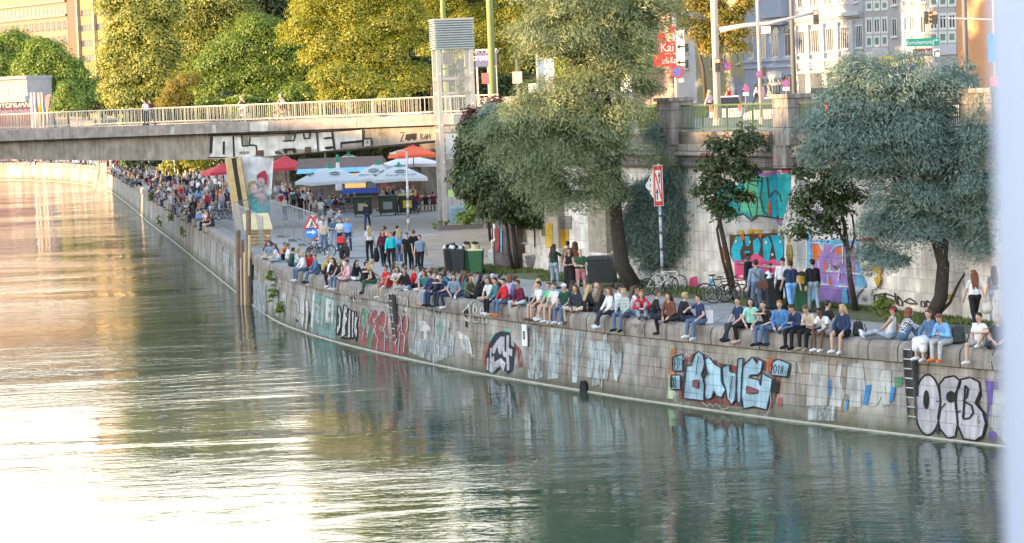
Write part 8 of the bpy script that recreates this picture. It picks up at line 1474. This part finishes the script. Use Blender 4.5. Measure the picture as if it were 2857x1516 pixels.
S_ = """743|knees|150|f t bun blond brown:l dark white|person with light bun sitting at the far tip of the wall by the plywood shed|.7
755|lotus|60|m p short dark steel:s beige dark|hunched man in slate blue tee with beige trousers sitting cross-legged near the piles|.3
777|lotus|-20|f p long brown white:s ljeans white|brown-haired woman in white top and pale jeans, second cluster from the piles|.35
790|knees|120|f t bun brown orange:s dark dark|woman with brown hair in orange top behind the stretched arm|.7
803|lap|170|m t short brown white:s grey white|man in white top sitting low between the first cluster|.7
813|lotus|190|m p short black dgreen:s dark dark|man in dark green tee seen from behind with one arm stretched out|.35
829|lap|160|f p long blond lgrey:l jeans white|blonde woman in light grey top beside the dark green tee man|.55
848|lap|10|f p long blond white:l jeans white|blonde woman in long white shirt with jeans legs dangling|.14
853|knees|160|m p short black dark:s dark dark|black-haired man sitting behind, left one by the dark bicycle|.95
866|lap|175|m p short dark navy:s dark dark|dark-haired man in navy tee behind, right beside the dark bicycle|.95
864|lotus|70|m t short brown red:s dark dark|man in red tee between the white shirt and the denim jacket|.5
884|cross|5|f p bun auburn denim:l jeans black|person in denim blue jacket with both jeans legs hanging over the edge|.14
905|knees|150|f p short blond mustard:l dark brown|person in mustard hoodie sitting beside the denim jacket|.4
920|lotus|175|m p short blond white:s brown orange|blond man in white tee seen from behind next to the mustard hoodie|.3
937|sideleg|30|f p long dark black:l black white|dark-haired woman in black cardigan with one leg down, left of the black vest|.2
952|lap|20|f p long blond black:n jeans white|blonde woman in sleeveless black top with jeans turned up at the ankle|.14
955|knees|170|m p short dark white:s dark dark|man in white tee behind the black vest woman|.85
977|lotus|10|f p bun dark pink:l pink brown|smiling woman in dusty pink top sitting cross-legged|.3
992|lotus|110|f p long black black:l white dark|black-haired woman in black and white sitting cross-legged|.4
1016|lotus|200|m p short dark black:s black dark|broad man in black tee seen from behind, sitting cross-legged|.25
1036|lap|175|f p short blond beige:n beige white|short-haired blonde woman in beige behind the black tee man|.95
1043|chin|-10|f p long blond black:n green dark|blonde woman with crossed arms and black bag, right of the black tee man|.4
1082|oneleg|20|m t short dark red:s red:s white|man in red tee and red shorts with one white-socked leg dangling|.16
1112|knees|60|f p long brown white:s orange:s white|brown-haired woman in white top with an orange cloth on her lap|.4
1134|lotus|40|f p pony ginger black:l ljeans white|ginger woman with ponytail in black top|.3
1153|lap|170|m p short brown red:l dark dark|man in red hoodie with white print sitting behind the ginger woman|.7
1178|knees|120|m p short dark dark:l dark dark|dark-haired man in dark shirt leaning behind the light brown hair|.7
1190|lotus|30|f p long brown teal:s beige white|woman with long light brown hair looking down|.4
1206|lap|-5|m p short dark navy:l ljeans none|man in navy jacket with rolled pale jeans and bare feet|.14
1221|lap|0|m p short brown dark:l navy black|man in dark shirt and dark jeans with black sneakers dangling|.14
1234|knees|150|f p long dark teal:l dark dark|dark-haired woman behind the men in navy|.8
1244|chin|10|m p short dark navy:s dark dark|man in dark tee holding his hand to his mouth|.2
1262|lotus|150|f p long dark dark:l dark dark|dark-haired woman just behind the dark blue back|.7
1269|sideleg|60|m p short dark steel:s navy white|man in dark blue tee seen from behind with one leg over the edge|.16
1293|lotus|170|f p long brown teal:l dark dark|woman in teal jacket behind the camouflage jacket|.8
1306|lotus|110|f p long dark camo:l dark dark|woman in camouflage jacket sitting cross-legged|.35
1330|knees|160|f p long black black:l black black|woman all in black with very long black hair|.3
1341|lap|180|m t short black black:l dark dark|black-haired man behind the woman all in black|.9
1357|knees|170|f p long brown blue:l jeans dark|brown-haired woman in a bright blue top behind the white tee|.85
1372|lap|165|m p cap lilaccap maroon:l dark dark|person with a pale lilac cap in the back row|.9
1371|lotus|20|f p long brown white:s khaki blue|brown-haired woman in white tee sitting cross-legged with blue shoes|.3
1388|lap|-5|m p short black teal:l black white|man in teal plaid shirt with black trousers and white sneakers hanging|.15
1394|lap|175|m p short dark black:s dark dark|dark-haired man behind the teal plaid shirt|.95
1411|lap|5|f p short black red:l jeans orange|person in bright red jacket and blue jeans with orange shoes|.14
1422|lap|185|f p curly auburn lilac:l purple dark|woman with auburn curls in a lilac top, sitting higher in the back row|.95
1455|sideleg|10|m t short maroon:l maroon:l lgrey brown|hooded person in maroon sweatshirt and light trousers looking down|.2
1510|lap|-5|m p short dark white:s brown:s brown|man with sunglasses in white shirt, bare legs and brown shoes|.14
1535|knees|170|m p short dark steel:s dark dark|dark-haired man behind the white shirt and green top|.85
1538|cross|0|f p short brown lime:s beige:s white|woman in light green top holding a phone|.16
1552|lap|15|f p short brown white:s khaki:s white|brown-haired woman in white tee with bare legs hanging|.14
1580|lap|20|m p cap whitecap dgreen:s jeans white|man with white backward cap and dark green tee|.14
1613|sideleg|30|f p long brown dark:l beige brown|woman in dark top half turned beside the long-haired blonde|.25
1636|lotus|170|f p long blond black:l black dark|woman in black with long blond hair seen from behind|.3
1662|lap|175|m p none none khaki:l dark dark|bald man behind the two women in black|.85
1671|lotus|185|f p long brown black:l black black|woman in black with brown hair right of the long-haired blonde|.3
1706|cross|-5|f p long auburn white:l dark white|laughing woman in white blouse with white sneakers dangling|.14
1722|lap|170|m p short dark white:l dark dark|person with dark bun behind the laughing woman|.8
1746|lap|20|f p short blond stripe:l jeans black|person in a grey-green striped top with jeans and black shoe|.15
1764|lap|170|f p long brown white:l ljeans dark|person in a loose white shirt behind the striped top|.6
1772|lap|180|m p short dark navy:l dark dark|man in navy shirt behind the striped top|.95
1791|knees|60|f p long ginger red:l ljeans dark|woman with long ginger hair in a red top|.3
1824|lotus|150|f p short brown black:j dark dark|person with brown hair in a wide black coat|.3
1874|sideleg|20|f p long dark brown:l black black|woman in dark clothes with black tights and boots over the edge|.22
1902|lotus|170|m p short blond black:j dark dark|blond person in black jacket seen from behind|.3
1957|talk|5|m p short dark navy:s jeans white|man in a dark patterned polo with jeans and bright white sneakers|.14
2066|cross|-5|m p short dark navy:s dark black|man in navy tee with a white print, sneakers crossed in the air|.16
2098|sideleg|45|f p long dark mint:s black pink|dark-haired woman in a mint green top|.3
2147|chin|5|m p short brown black:s jeans black|bearded man in black tee thinking with his hand on his chin|.15
2182|sideleg|30|m p short ginger blue:l denim dark|ginger man in a quilted blue jacket|.25
2232|phone|0|m p short dark navy:l black black|man in navy shirt and black trousers looking down at his hands|.14
2270|phone|5|m p short brown beige:s black khaki|man in pale beige tee and black trousers bending forward|.14
2306|lap|175|m p short dark black:s dark dark|dark-haired man in black tee in the back row, beside the white tee|.75
2312|elbow|5|m d short black white:s lgrey:s white|man in white tee and grey shorts leaning his elbows on his knees|.14
2356|lap|15|f p long blond navy:l black:s white|woman with long blond hair in a navy sweater with bare lower legs|.15
2484|stretch|-60|m t short dark white:n ljeans white|man with a red headband and white sleeveless top stretching his legs on the wall|.35
2520|knees|150|f p curly auburn plaid:l denim white|woman with auburn curls in a black and white checked shirt|.3
2598|lap|0|f p short brown denim:l white:k white|smiling woman in denim jacket and long white skirt|.14
2641|phone|5|m p short auburn lblue:l lgrey orange|man in a light blue sweatshirt with pale trousers and orange socks|.15
2738|oneleg|5|m p short dark white:s lgrey:s white|short-haired man in white tee at the right end of the wall|.2
1097|lap|170|f p long brown grey:l dark dark|brown-haired woman in grey behind the man in red shorts|.9
1125|lap|180|m p short dark maroon:s dark dark|dark-haired man in dark red in the back row behind the ponytail|1.0
1166|knees|175|f p bun black lgrey:l dark dark|black-haired person with a bun in pale grey, back row|.8
1203|lap|185|f p long auburn beige:l dark dark|auburn-haired woman in beige behind the rolled-jeans man|.85
1228|lap|200|m p short black white:s dark dark|black-haired man in white tee behind the black sneakers man|1.05
1281|knees|165|f p long auburn maroon:l dark dark|auburn-haired woman in dark red behind the dark blue back|.95
1318|lap|170|m p short brown khaki:s dark dark|brown-haired man in khaki behind the camouflage jacket|.95
1436|lap|180|m p short dark denim:l dark dark|dark-haired man in denim blue between lilac top and maroon hood|.8
1490|knees|160|f p long blond lgrey:l dark dark|blonde woman in pale grey beside the sunglasses man, back row|.8
1597|lap|175|f p long dark beige:l dark dark|dark-haired woman in beige behind the white backward cap|.85
1650|knees|170|m p short brown navy:l dark dark|brown-haired man in navy crouching behind the long-haired blonde|1.0
2788|lotus|40|f p long blond black:s dark dark|blonde woman partly hidden by the pale post|.4"""
for ln in S_.split('\n'):
    x, pose, yaw, look, lab, ins = ln.split('|')
    look = look.replace('short maroon:l', 'short dark'); CC.setdefault('none', (.45,.29,.21))
    sit(float(x), pose, float(yaw), look, lab, float(ins))
b = MB(); hb_ = [o for o in bpy.data.objects if o.get('label', '').startswith('man with a red headband')][0]; Jh = TP[('stretch', 1.0)]['J']
b.lathe([(.086,-.012),(.096,0),(.096,.022),(.088,.03)], tuple(Jh['hc']+V3((0,0,.035))), 16); b.build('headband', cm('red'), hb_, world=False)
W_ = """1033,728|stand|200|f p long blond white:s black black|woman in white tee and black trousers seen from behind, reaching out beside the peach shirt
1077,729|walk2|185|m p short dark peach:s dark dark|bare-armed man in a peach shirt walking away in the middle group
1071,742|walk|10|f p long auburn maroon:l black dark|woman with long auburn hair in a dark red top carrying a black jacket
1093,750|walk2|0|f p short ginger cyan:l black black|woman in an open cyan cardigan walking towards the river
1112,728|stand|190|m p short dark black:s dark dark|dark-haired man in black tee behind the blue shirt blonde
1116,738|walk|180|f p long blond lblue:s jeans white|blonde woman in a light blue shirt seen from behind
1139,753|walk|0|m p short dark black:s black dark|man in black tee and black trousers walking in front of his group
1157,744|walk2|180|m p short brown black:s black dark|man in black tee walking away on the right of the group
1175,761|walk2|-10|m p short brown steel:s black dark|man in a grey-blue tee, rightmost of the walking group
1026,642|walk|170|m p short dark black:l navy dark|lone man in dark clothes walking away on the empty yard
973,700|stand|-5|m t none none lblue:s navy dark|big man in a light blue tee standing behind the motorcycle
897,626|walk2|175|f d short black white:s ljeans white|woman in a pale tee and light blue jeans by the fence end
906,706|stand|-10|m p short dark beige:l jeans white|man in a beige sweater and jeans standing by the road signs
903,690|stand|20|m p none grey white:s jeans white|grey-haired man in white behind the beige sweater
932,696|hands|0|f p short brown denim:s ljeans white|person in a denim shirt standing left of the motorcycle
950,668|drink|10|m p short dark steel:s dark dark|man in a slate tee with raised arm behind the motorcycle
952,700|hands|-20|f p short dark white:s navy dark|person in white tee close behind the motorcycle
925,655|reach|160|m p short brown grey:s dark dark|man in a grey tee with both arms up near the fence
840,613|walk|185|m p short black black:s black dark|man in black walking into the beer garden
848,600|stand|180|m p short dark white:s dark dark|man in white tee near the stall
868,599|stand|170|f p bun brown beige:l black dark|person in a beige sweater by the first tables
1549,806|drink|150|f t long dark dgreen:s ljeans dark|woman in a green top and pale jeans drinking on the grass edge
1588,795|stand|190|m p short dark khaki:l dark dark|man in a beige sweater standing behind the woman in black
1593,820|hands|-30|f p long dark black:n black:k black|woman in a black dress with long dark hair and a brown jacket
1609,800|stand|160|f p curly brown brown:l dark dark|woman with curly brown hair in a brown coat by the black container
1623,824|hands|5|m p none ginger green:s rosepants:s dark|man in a grey-green tee and rose pink shorts holding his hands together
2090,850|stand|60|m d short black black:l dark brown|man with curly black hair beside the dark bicycles
2113,873|stand|190|m p short dark steel:l jeans dark|man in a grey hoodie with a brown shoulder bag seen from behind
2188,866|stand|170|m p cap blackcap white:l black black|elderly man with a black beret and white shirt
2210,876|walk|195|m p short dark navy:s lblue dark|man in navy tee and bright jeans stepping away
2271,873|walk2|185|m p short black black:j ljeans dark|man in a black jacket and jeans walking past the purple mural
2722,917|walk|190|f p long auburn white:s black white|woman in a loose white tee with long auburn hair carrying a pale tote bag
2778,905|stand|185|f p long brown grey:s ljeans dark|woman in a grey top and pale jeans, cut by the post"""
for ln in W_.split('\n'):
    xy, pose, yaw, look, lab = ln.split('|'); x, y = map(float, xy.split(',')); p = G(x, y)
    t = person((p.x, p.y, .0), rad(float(yaw)), pose, look, lab, 'people standing and walking on the quay', 1.0+.07*max(0, min(1, (x-1200)/600)))
    if 'shoulder bag' in lab: b = MB(); b.box((p.x+.22, p.y-.16, .98), (.34,.12,.26), .1); tb = b.build('shoulder_bag', mat('bag_brown', (.13,.05,.035), .6), t, bevel=.02); b = MB(); b.tube([(p.x+.22,p.y-.17,1.1),(p.x-.05,p.y-.17,1.35),(p.x-.16,p.y-.05,1.48)], .018, 6); b.build('strap', mat('bag_brown', (.13,.05,.035), .6), tb)
    if 'tote' in lab: q = thing('tote_bag', 'pale cloth tote bag held by the auburn-haired woman', 'bag', (p.x+.36, p.y, .5)); b = MB(); b.lathe([(.05,.45),(.17,.5),(.2,.62),(.15,.85)], (p.x+.36, p.y-.02, 0), 10); b.build('body', mat('tote_cloth', (.55,.53,.48)), q, smooth=True); b = MB(); b.torus((p.x+.34, p.y-.02, .88), .1, .012, (0,1,0), 14, 5); b.build('handle', mat('tote_cloth', (.55,.53,.48)), q)
    if 'black jacket' in lab and 'auburn' in lab: q = thing('carried_jacket', 'black jacket hanging from the hand of the auburn-haired woman', 'jacket', (p.x-.35, p.y, .3)); b = MB(); b.lathe([(.03,.2),(.12,.25),(.16,.5),(.1,.8),(.04,.9)], (p.x-.33, p.y-.1, 0), 9); b.build('cloth', cm('black'), q, smooth=True)
# two people on bicycles and two runners on the bridge, people on the street
for x, off, pose, look, lab, yw in ((678,2.2,'cycle','f p long blond black:n white:s white','blonde woman with a backpack riding over the bridge',0),(788,2.4,'cycle','m p cap steel peach:n black:s dark','cyclist with a blue-grey helmet riding over the bridge',0)):
    HC['steel'] = (.30,.42,.50); p = on_bridge(x, off); person((p.x, p.y, p.z-.06), ba-math.pi/2+math.pi*0+math.pi, pose, look, lab, 'people on the bridge') if False else person((p.x-BD.x*-.2, p.y-BD.y*-.2, p.z-.02), ba-math.pi/2, pose, look, lab, 'people on the bridge')
for x, off, pose, look, lab in ((409,1.6,'walk','m t short black white:s black dark','dark-haired runner in white on the bridge'),(423,2.2,'walk2','m t short black maroon:s black dark','dark-haired runner in dark red on the bridge')):
    p = on_bridge(x, off); person((p.x, p.y, 6.73), ba-math.pi/2, pose, look, lab, 'people on the bridge')
for x, Y, z, pose, look, lab, yw in ((1977,150,5.9,'walk','f p long blond pink:l black dark','woman in a pink coat on the far pavement left of the white car',60),(2032,190,5.95,'stand','f p long auburn red:n red:s dark','woman in a red dress by the orange shop window',20),(2108,200,6.1,'walk','f p long dark white:l dark dark','dark-haired woman in white on the pavement under the shop sign',90),(2124,205,6.1,'stand','f p long brown pink:l pink dark','woman in pale pink beside the slim mast',0),(2146,185,6.0,'walk2','m p short dark grey:s khaki dark','man in grey tee and tan trousers walking left of the wreath pillar',-90),(2490,150,5.9,'walk','m t none none lgrey:s dark dark','bald man seen through the top of the right tamarisk',-90),(2555,140,5.9,'walk','f p long blond peach:l peach dark','woman in pale orange behind the right tamarisk',90),(2582,145,5.9,'stand','f p short brown peach:s dark dark','small figure in orange light beside the sign pole',0),(2640,135,5.9,'walk','f p long brown pink:s jeans dark','woman in pink near the dark house door',90),(2655,136,5.9,'walk','f p short brown beige:s khaki dark','woman in beige near the right pillar',100),(2706,125,5.9,'walk','m p short dark white:s dark dark','man in white shirt walking past the orange house',-90)):
    p = D(x, 235, Y); person((p.x, Y, z), rad(yw), pose, look, lab, 'people on the street')

# ---------------------------------------------------------------- small distant people: one mesh each
def far_template(P, hs, sleeve=.6, legs=1):
    E, J = body_elems(P); b = MB()
    for e in E:
        if e[2] is None: ellipsoid(b, e[1], e[3], e[4])
        elif e[0] == 'hand' and e[3] < .012: continue
        else: caps(b, *e[1:5], n=8)
    hb = len(E); hc, Mh = J['hc'], J['Mh']; H = lambda x, y, z: hc+Mh @ V3((x, y, z)); ellipsoid(b, H(0,.022,.03), (.09,.094,.106), Mh)
    E = E+[('hair', H(0,.05,.05), H(0,.06,.03), .09, .09)]
    if hs: q = (H(0,.07,-.02), J['nb']+V3((0,.1,-.1)), .08, .06); caps(b, *q); E.append(('hair',)+q)
    me = remesh_obj(b, .03); n = len(me.polygons); C = np.empty(n*3, np.float32); me.polygons.foreach_get('center', C); C = C.reshape(-1, 3); best = np.full(n, 1e9); mi = np.zeros(n, int)
    for e in E:
        if e[2] is None: d = np.linalg.norm((C-np.array(e[1])), axis=1)-.098; t = np.zeros(n)
        else: d, t = seg_dist(C, *e[1:5])
        k = {'skin': 0, 'head': 0, 'hand': 0, 'top': 1, 'bot': 2, 'thigh': 2, 'shin': 2, 'shoe': 3, 'hair': 3}.get(e[0]); m = d < best; best[m] = d[m]
        if e[0] == 'uarm': mi[m] = np.where(t[m] < sleeve, 1, 0)
        elif e[0] == 'farm': mi[m] = 1 if sleeve > 1 else 0
        elif e[0] == 'shin': mi[m] = 2 if legs else 0
        else: mi[m] = k
    for i in range(4): me.materials.append(M_eye)
    me.polygons.foreach_set('material_index', mi); me.polygons.foreach_set('use_smooth', [True]*n); return me
FT = {'sit': [far_template(POSES[p], h, s, l) for p, h, s, l in (('lap',0,.6,1),('lap',1,.6,1),('lotus',1,2,1),('knees',0,.6,1),('elbow',0,2,1),('talk',1,.6,0),('oneleg',0,.6,0),('back',1,.6,1))], 'stand': [far_template(POSES[p], h, s, l) for p, h, s, l in (('stand',0,.6,1),('stand',1,2,1),('walk',0,.6,1),('hands',1,.6,1),('drink',0,.6,1),('walk2',1,.6,0))]}
CW = [('white',6),('black',7),('navy',4),('dark',3),('lgrey',3),('grey',2),('beige',2),('red',2),('maroon',1),('pink',1.5),('lblue',1.5),('denim',1),('mustard',.5),('green',.8),('orange',.4),('peach',1)]
CNAME = dict(lgrey='light grey', lblue='light blue', dark='charcoal', denim='denim blue', peach='peach', maroon='dark red')
rr = random.Random(5)
def pick(): 
    s = rr.uniform(0, sum(w for _, w in CW))
    for c, w_ in CW:
        s -= w_
        if s <= 0: return c
    return 'white'
FARN = [0]
FAR = []
def far_person(*a): FAR.append(a)
def far_make(loc, rz, kind, where, group, vi=None):
    me = rr.choice(FT[kind]); top = pick(); bot = rr.choice(['jeans','black','dark','navy','ljeans','beige','grey','black']); hcol = rr.choice(['dark','black','brown','brown','blond','auburn','blond'])
    o = bpy.data.objects.new('person', me); COL.objects.link(o); o.location = loc; o.rotation_euler = (0,0,rz); s = rr.uniform(.92, 1.03); o.scale = (s,)*3
    for i, m_ in enumerate((sm(rr.choice('ppptd')), cm(top), cm(bot), hm(hcol))): o.material_slots[i].link = 'OBJECT'; o.material_slots[i].material = m_
    hn = {'dark': 'dark-haired', 'black': 'black-haired', 'brown': 'brown-haired', 'blond': 'blond', 'auburn': 'auburn-haired'}[hcol]; bn = {'jeans': 'jeans', 'ljeans': 'pale jeans', 'black': 'black trousers', 'dark': 'charcoal trousers', 'navy': 'navy trousers', 'beige': 'beige trousers', 'grey': 'grey trousers'}[bot]
    tag(o, hn+' person in '+CNAME.get(top, top)+' and '+bn+' '+where, 'person', group); FARN[0] += 1; return o
# row along the far coping: legs over the water
x = 309.0
while x < 600:
    if not (395 < x < 420) and x < 595:
        p, out = edge_at(x, rr.uniform(.1, .3), .31)
        if p.y > 150: far_person((p.x, p.y, .315), math.atan2(out.y, out.x)+math.pi/2+rad(rr.uniform(-35, 35)), 'sit', 'on the far canal edge', 'people sitting on the far canal edge')
    x += 1.9+ (x-309)*.018+rr.uniform(0, 1.5)
x = 2.0
while x < 292:
    if rr.random() < .86:
        p, out = edge_at(x, rr.uniform(.2, .6), .31); far_person((p.x, p.y, .315), math.atan2(out.y, out.x)+math.pi/2+rad(rr.uniform(-50, 50)), rr.choice(['sit','sit','sit','stand']), 'on the far bend', 'people on the far bend of the wall')
    x += 5.5+rr.uniform(0, 3)
# second rows behind and the standing crowd
def in_poly(px, py, P):
    c = False
    for i in range(len(P)):
        (x0, y0), (x1, y1) = P[i], P[i-1]
        if (y0 > py) != (y1 > py) and px < (x1-x0)*(py-y0)/(y1-y0)+x0: c = not c
    return c
def scatter(poly, n, kinds, where, group, mind=.62, zones=None):
    pts = []; xs = [p[0] for p in poly]; ys = [p[1] for p in poly]; tries = 0
    while len(pts) < n and tries < n*60:
        tries += 1; x, y = rr.uniform(min(xs), max(xs)), rr.uniform(min(ys), max(ys))
        if not in_poly(x, y, poly): continue
        p = G(x, y); 
        if any((p-q).length < mind for q in pts): continue
        pts.append(p); k = rr.choice(kinds); far_person((p.x, p.y, .0 if k == 'stand' else .0), rr.uniform(0, 6.28), k, where, group)
scatter([(330,476),(350,482),(430,530),(520,585),(590,606),(600,596),(560,560),(500,520),(420,486),(350,466)], 95, ['sit','sit','stand'], 'behind the far canal edge', 'crowd behind the canal edge')
scatter([(330,470),(420,484),(500,518),(560,556),(620,600),(655,600),(650,560),(600,520),(500,490),(430,470),(360,462)], 125, ['stand','stand','stand','sit'], 'in the crowd under the bridge', 'crowd under the bridge')
scatter([(770,560),(860,600),(800,620),(775,590)], 9, ['stand'], 'by the pier mural', 'people by the pier')
# beer garden guests on the benches
for x, y, rz, w_ in TB:
    p = G(x, y)
    for s in (-1, 1):
        for u in (-.75, -.25, .3, .8):
            if rr.random() < .85: ox, oy = rot2(u, s*.62, rz); far_person((p.x+ox, p.y+oy, .465), rz+(math.pi if s < 0 else 0)+rad(rr.uniform(-25, 25)), 'sit', 'at the table '+w_, 'guests of the beer garden')
scatter([(770,545),(960,545),(950,575),(900,615),(840,600),(780,575)], 24, ['stand'], 'standing by the beer tables', 'people standing in the beer garden')
scatter([(1060,615),(1175,600),(1170,575),(1060,560)], 7, ['stand'], 'near the three containers', 'people near the containers')
print('FAR PEOPLE', FARN[0])
# beyond the bend: too far to tell apart
FAR.sort(key=lambda a: a[0][1]); NF = 300-sum(1 for o in bpy.data.objects if o.get('category') == 'person')
for a in FAR[:NF]: far_make(*a)
pal = {}; cmats = []
def slot(m):
    if m.name not in pal: pal[m.name] = len(cmats); cmats.append(m)
    return pal[m.name]
cvs, cfs, cmi = [], [], []; base_ = 0
for (loc, rz, kind, where, group) in FAR[NF:]:
    me = rr.choice(FT[kind]); n = len(me.vertices); co_ = np.empty(n*3, np.float32); me.vertices.foreach_get('co', co_); co_ = co_.reshape(-1, 3); c_, s_ = math.cos(rz), math.sin(rz)
    cvs.append(np.stack([co_[:, 0]*c_-co_[:, 1]*s_+loc[0], co_[:, 0]*s_+co_[:, 1]*c_+loc[1], co_[:, 2]+loc[2]], 1)); sl = [slot(sm(rr.choice('pptd'))), slot(cm(pick())), slot(cm(rr.choice(['jeans','black','dark','beige','grey']))), slot(hm(rr.choice(['dark','black','brown','blond'])))]
    for p in me.polygons: cfs.append(tuple(base_+k for k in p.vertices)); cmi.append(sl[p.material_index])
    base_ += n
b = MB(); r2 = random.Random(9)
for i in range(260):
    x, y = r2.uniform(300, 470), r2.uniform(457, 470); p = G(x, y)
    if p.y > 420: continue
    h = r2.uniform(1.5, 1.8); b.tube([(p.x,p.y,.0),(p.x,p.y,.8)], [.11,.14], 5, 1+i % 2); b.tube([(p.x,p.y,.8),(p.x,p.y,h-.3),(p.x,p.y,h-.25)], [.17,.2,.07], 6, 3+i % 4); b.tube([(p.x,p.y,h-.24),(p.x,p.y,h-.1),(p.x,p.y,h)], [.07,.1,.05], 6, 0 if i % 2 else 1)
k0 = [slot(m) for m in (sm('p'), cm('black'), cm('jeans'), cm('white'), cm('black'), cm('red'), cm('lgrey'))]
cfs += [tuple(base_+k for k in f) for f in b.f]; cmi += [k0[i] for i in b.m]; cvs = [tuple(v) for v in np.concatenate(cvs)]+b.v if cvs else b.v
b = MB(); b.v = cvs; b.f = cfs; b.m = cmi
tag(b.build('crowd', cmats, smooth=True), 'dense far-off crowd on the quay beyond the bridge', 'crowd', kind='stuff')
